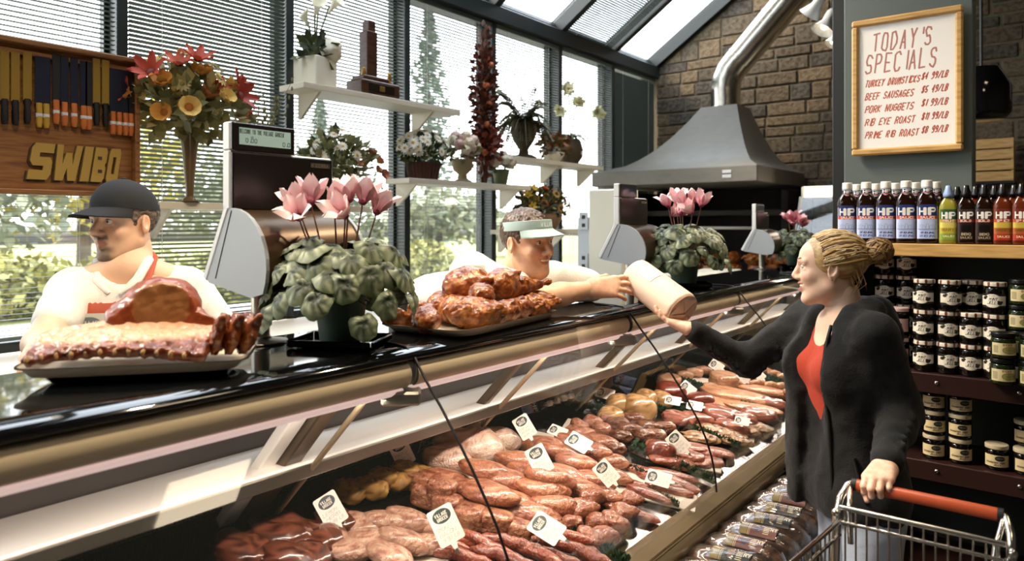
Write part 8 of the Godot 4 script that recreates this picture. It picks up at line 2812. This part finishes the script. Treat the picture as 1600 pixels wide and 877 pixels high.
func peak(y: float, rx: float, rz: float, zc: float, reach: float, droop: float) -> MB:
	var b := MB.new()
	for side in [0.0, 0.003]:
		var p := PackedVector3Array()
		for r in 6:
			var f := r / 5.0
			for k in 15:
				var a := lerpf(-1.15, 1.15, k / 14.0)
				var g := cos(a * 1.25)
				var e := maxf(0.0, g) * reach * f
				p.append(Vector3(sin(a) * (rx + e * 0.35), y + 0.012 * cos(a) + side - droop * f * (0.4 + 0.6 * absf(sin(a))) - 0.012 * f, cos(a) * rz + zc + e))
		b.grid(p, 6, 15, false, Vector3(0, y + (-1.0 if side > 0.0 else 1.0), 0.1))
	return b

func short_hair(t: Node3D, hx: Transform3D, ca: Color, cb: Color, lift: float) -> void:
	var f := Field.new(Vector3(-0.11, -0.12, -0.14), Vector3(0.11, 0.15, 0.12), 0.0048)
	f.ell(Vector3(0, 0.042 + lift, -0.018), Vector3(0.087, 0.094, 0.108), 0.01)
	f.ell(Vector3(0, -0.035, 0.085), Vector3(0.1, 0.1, 0.085), 0.01, true)
	f.ell(Vector3(0, -0.11, 0.03), Vector3(0.12, 0.1, 0.085), 0.012, true)
	f.ell(Vector3(0, -0.135, -0.05), Vector3(0.12, 0.075, 0.12), 0.012, true)
	f.ell(Vector3(0.085, -0.005, -0.005), Vector3(0.02, 0.034, 0.024), 0.006, true)
	f.ell(Vector3(-0.085, -0.005, -0.005), Vector3(0.02, 0.034, 0.024), 0.006, true)
	f.rough(noise, 0.006, 600.0)
	var b := MB.new()
	f.mesh(b, func(p: Vector3) -> Color:
		var n := noise.get_noise_3d(p.x * 900.0, p.y * 900.0, p.z * 120.0) * 0.5 + 0.5
		return ca.lerp(cb, clampf(n * 1.2, 0, 1)).srgb_to_linear())
	part(t, "hair", b, M.hair_tint, hx)

func left_butcher() -> void:
	var root := Vector3(-2.42, 0, -1.08)
	var t := thing("person", "bearded butcher in a black cap and coral apron at the left", "person", root)
	var N := -root
	var skin := Color("#e6b998")
	var HC := Vector3(-2.42, 1.70, -1.04) + N
	var hx := frame(HC, Vector3(0.34, -0.06, 0.94), Vector3(0, 1, 0.03))
	var NB := Vector3(-2.405, 1.555, -1.045) + N
	var SL := Vector3(-2.305, 1.49, -1.195) + N
	var SR := Vector3(-2.455, 1.49, -0.905) + N
	var ER := Vector3(-2.22, 1.37, -0.74) + N
	var WR := Vector3(-1.97, 1.39, -0.66) + N
	var EL := Vector3(-2.18, 1.24, -1.32) + N
	var WL := Vector3(-2.05, 1.10, -1.22) + N
	var TB := Basis(Vector3(0.66, 0, -0.75), Vector3.UP, Vector3(0.75, 0, 0.66))
	var chest := Vector3(-2.405, 1.34, -1.02) + N
	var belly := Vector3(-2.41, 1.12, -1.03) + N
	var b := MB.new()
	head(b, hx, {"skin": skin, "lip": Color("#a86a58"), "w": 1.04, "jaw": 1.06, "neck": 1.12, "beard": Color("#5a4a3c")})
	var f := Field.new(Vector3(-2.62, 0.95, -1.45) + N, Vector3(-1.9, 1.66, -0.6) + N, 0.011)
	f.cap(HC + Vector3(0, -0.08, -0.03), NB, 0.058, 0.07, 0.03)
	f.ell(chest, Vector3(0.16, 0.17, 0.1), 0.04, false, TB)
	f.cap(NB, SR, 0.06, 0.055, 0.03)
	f.cap(NB, SL, 0.06, 0.055, 0.03)
	f.cap(SR, ER, 0.052, 0.045, 0.02)
	f.cap(ER, WR, 0.045, 0.029, 0.02)
	f.cap(SL, EL, 0.052, 0.045, 0.02)
	f.cap(EL, WL, 0.045, 0.029, 0.02)
	f.mesh(b, func(_p: Vector3) -> Color: return skin.srgb_to_linear())
	hand(b, frame(WR, Vector3(0.72, -0.03, 0.28), Vector3(0, 1, 0)), 1.0, RELAX, 0.1, [Vector3(0.045, -0.012, 0.04), Vector3(0.065, -0.02, 0.065), Vector3(0.07, -0.025, 0.09)], 1.06, skin)
	hand(b, frame(WL, Vector3(0.5, -0.6, 0.3), Vector3(0.4, 0.6, 0)), -1.0, RELAX, 0.06, [Vector3(0.045, -0.012, 0.04), Vector3(0.06, -0.025, 0.065), Vector3(0.06, -0.03, 0.09)], 1.06, skin)
	part(t, "body", b, M.skin)
	face_parts(t, hx, {"brow": "#3a2c20", "iris": "#3a2a1e"})
	f = Field.new(Vector3(-2.72, 0.86, -1.52) + N, Vector3(-2.02, 1.64, -0.62) + N, 0.011)
	f.ell(chest, Vector3(0.165, 0.2, 0.12), 0.04, false, TB)
	f.ell(belly, Vector3(0.17, 0.22, 0.145), 0.06, false, TB)
	f.cap(NB + Vector3(0, -0.045, 0), SR, 0.072, 0.064, 0.04)
	f.cap(NB + Vector3(0, -0.045, 0), SL, 0.072, 0.064, 0.04)
	f.cap(SR, SR.lerp(ER, 0.6), 0.066, 0.062, 0.03)
	f.cap(SL, SL.lerp(EL, 0.75), 0.066, 0.062, 0.03)
	f.ell(NB + TB * Vector3(0, 0.03, 0.05), Vector3(0.06, 0.08, 0.06), 0.015, true)
	f.rough(noise, 0.012, 45.0)
	cloth(f, M.white_cloth, t, "shirt")
	b = MB.new()
	for s in [-1.0, 1.0]:
		b.tube([NB + TB * Vector3(0.05 * s, 0.045, -0.04), NB + TB * Vector3(0.075 * s, 0.03, 0.03), NB + TB * Vector3(0.06 * s, -0.03, 0.09), NB + TB * Vector3(0.015 * s, -0.07, 0.11)], [0.012, 0.016, 0.016, 0.006], 8, true, 0.6)
	part(t, "collar", b, M.white_cloth)
	f = Field.new(Vector3(-2.66, 0.86, -1.4) + N, Vector3(-2.08, 1.46, -0.78) + N, 0.011)
	f.ell(chest, Vector3(0.19, 0.24, 0.152), 0.04, false, TB)
	f.ell(belly, Vector3(0.195, 0.25, 0.176), 0.06, false, TB)
	f.clip(chest + TB * Vector3(0, 0, 0.03), -TB.z)
	f.clip(chest + Vector3(0, 0.135, 0), Vector3.UP)
	for s in [-1.0, 1.0]:
		f.clip(chest + TB * Vector3(0.105 * s, 0.1, 0), TB * Vector3(s, 0.45, 0).normalized())
	f.rough(noise, 0.006, 60.0)
	cloth(f, M.coral, t, "apron")
	b = MB.new()
	for s in [-1.0, 1.0]:
		b.tube([chest + TB * Vector3(0.085 * s, 0.1, 0.135), NB + TB * Vector3(0.09 * s, -0.02, 0.075), NB + TB * Vector3(0.085 * s, 0.035, 0.0), NB + TB * Vector3(0.05 * s, 0.05, -0.07)], 0.011, 8, true, 0.5)
	part(t, "apron_strap", b, M.coral)
	var im := paper(96, 72, "#e9e4da")
	oval(im, 48, 36, 36, 24, Color("#7c8a90"))
	ink(im, "VILLAGE", 24, 36, 10, Color("#e9e4da"), 1.6)
	ink(im, "GROCER", 26, 50, 10, Color("#e9e4da"), 1.6)
	printed("apron_print", im, 0.8)
	b = MB.new()
	b.poly([Vector3(-0.045, -0.032, 0), Vector3(0.045, -0.032, 0), Vector3(0.045, 0.032, 0), Vector3(-0.045, 0.032, 0)], Vector3.BACK, [Vector2(0, 1), Vector2(1, 1), Vector2(1, 0), Vector2(0, 0)])
	part(t, "apron_badge", b, M.apron_print, frame(chest + TB * Vector3(-0.03, 0.06, 0.155), TB * Vector3(0, -0.05, 1), Vector3.UP))
	f = Field.new(Vector3(-2.68, 0.05, -1.4) + N, Vector3(-2.15, 1.05, -0.8) + N, 0.014)
	for s in [-0.1, 0.1]:
		f.cap(TB * Vector3(s, 0.95, 0), TB * Vector3(s, 0.5, 0.01), 0.12, 0.075, 0.04)
		f.cap(TB * Vector3(s, 0.5, 0.01), TB * Vector3(s, 0.1, 0), 0.075, 0.055, 0.03)
	cloth(f, M.dark_trouser, t, "trousers")
	for s in [-0.1, 0.1]:
		b = MB.new()
		b.xf = Transform3D(TB, Vector3.ZERO)
		b.lump(Vector3(s, 0.045, 0.05), Vector3(0.05, 0.045, 0.14), 0.05, 1, noise, 0, 10, 16, 0.8)
		part(t, "shoe", b, M.black)
	short_hair(t, hx, Color("#3a3028"), Color("#7a6a5a"), -0.004)
	# cap
	b = MB.new()
	var p := PackedVector3Array()
	for r in 10:
		var th := lerpf(0.0, PI / 2 - 0.02, r / 9.0)
		for k in 40:
			var a := TAU * k / 40.0
			p.append(Vector3(sin(a) * 0.091 * cos(th), 0.045 + 0.012 * cos(a) * cos(th) + sin(th) * 0.1, cos(a) * 0.111 * cos(th) - 0.014))
	b.grid(p, 10, 40, true, Vector3(0, 0.05, 0))
	part(t, "cap_crown", b, M.cap_cloth, hx)
	part(t, "cap_peak", peak(0.045, 0.088, 0.108, -0.014, 0.085, 0.02), M.cap_cloth, hx)
	b = MB.new()
	b.lump(Vector3(0, 0.146, -0.014), Vector3(0.009, 0.005, 0.009), 0, 1, null, 0, 6, 10)
	part(t, "cap_button", b, M.cap_cloth, hx)
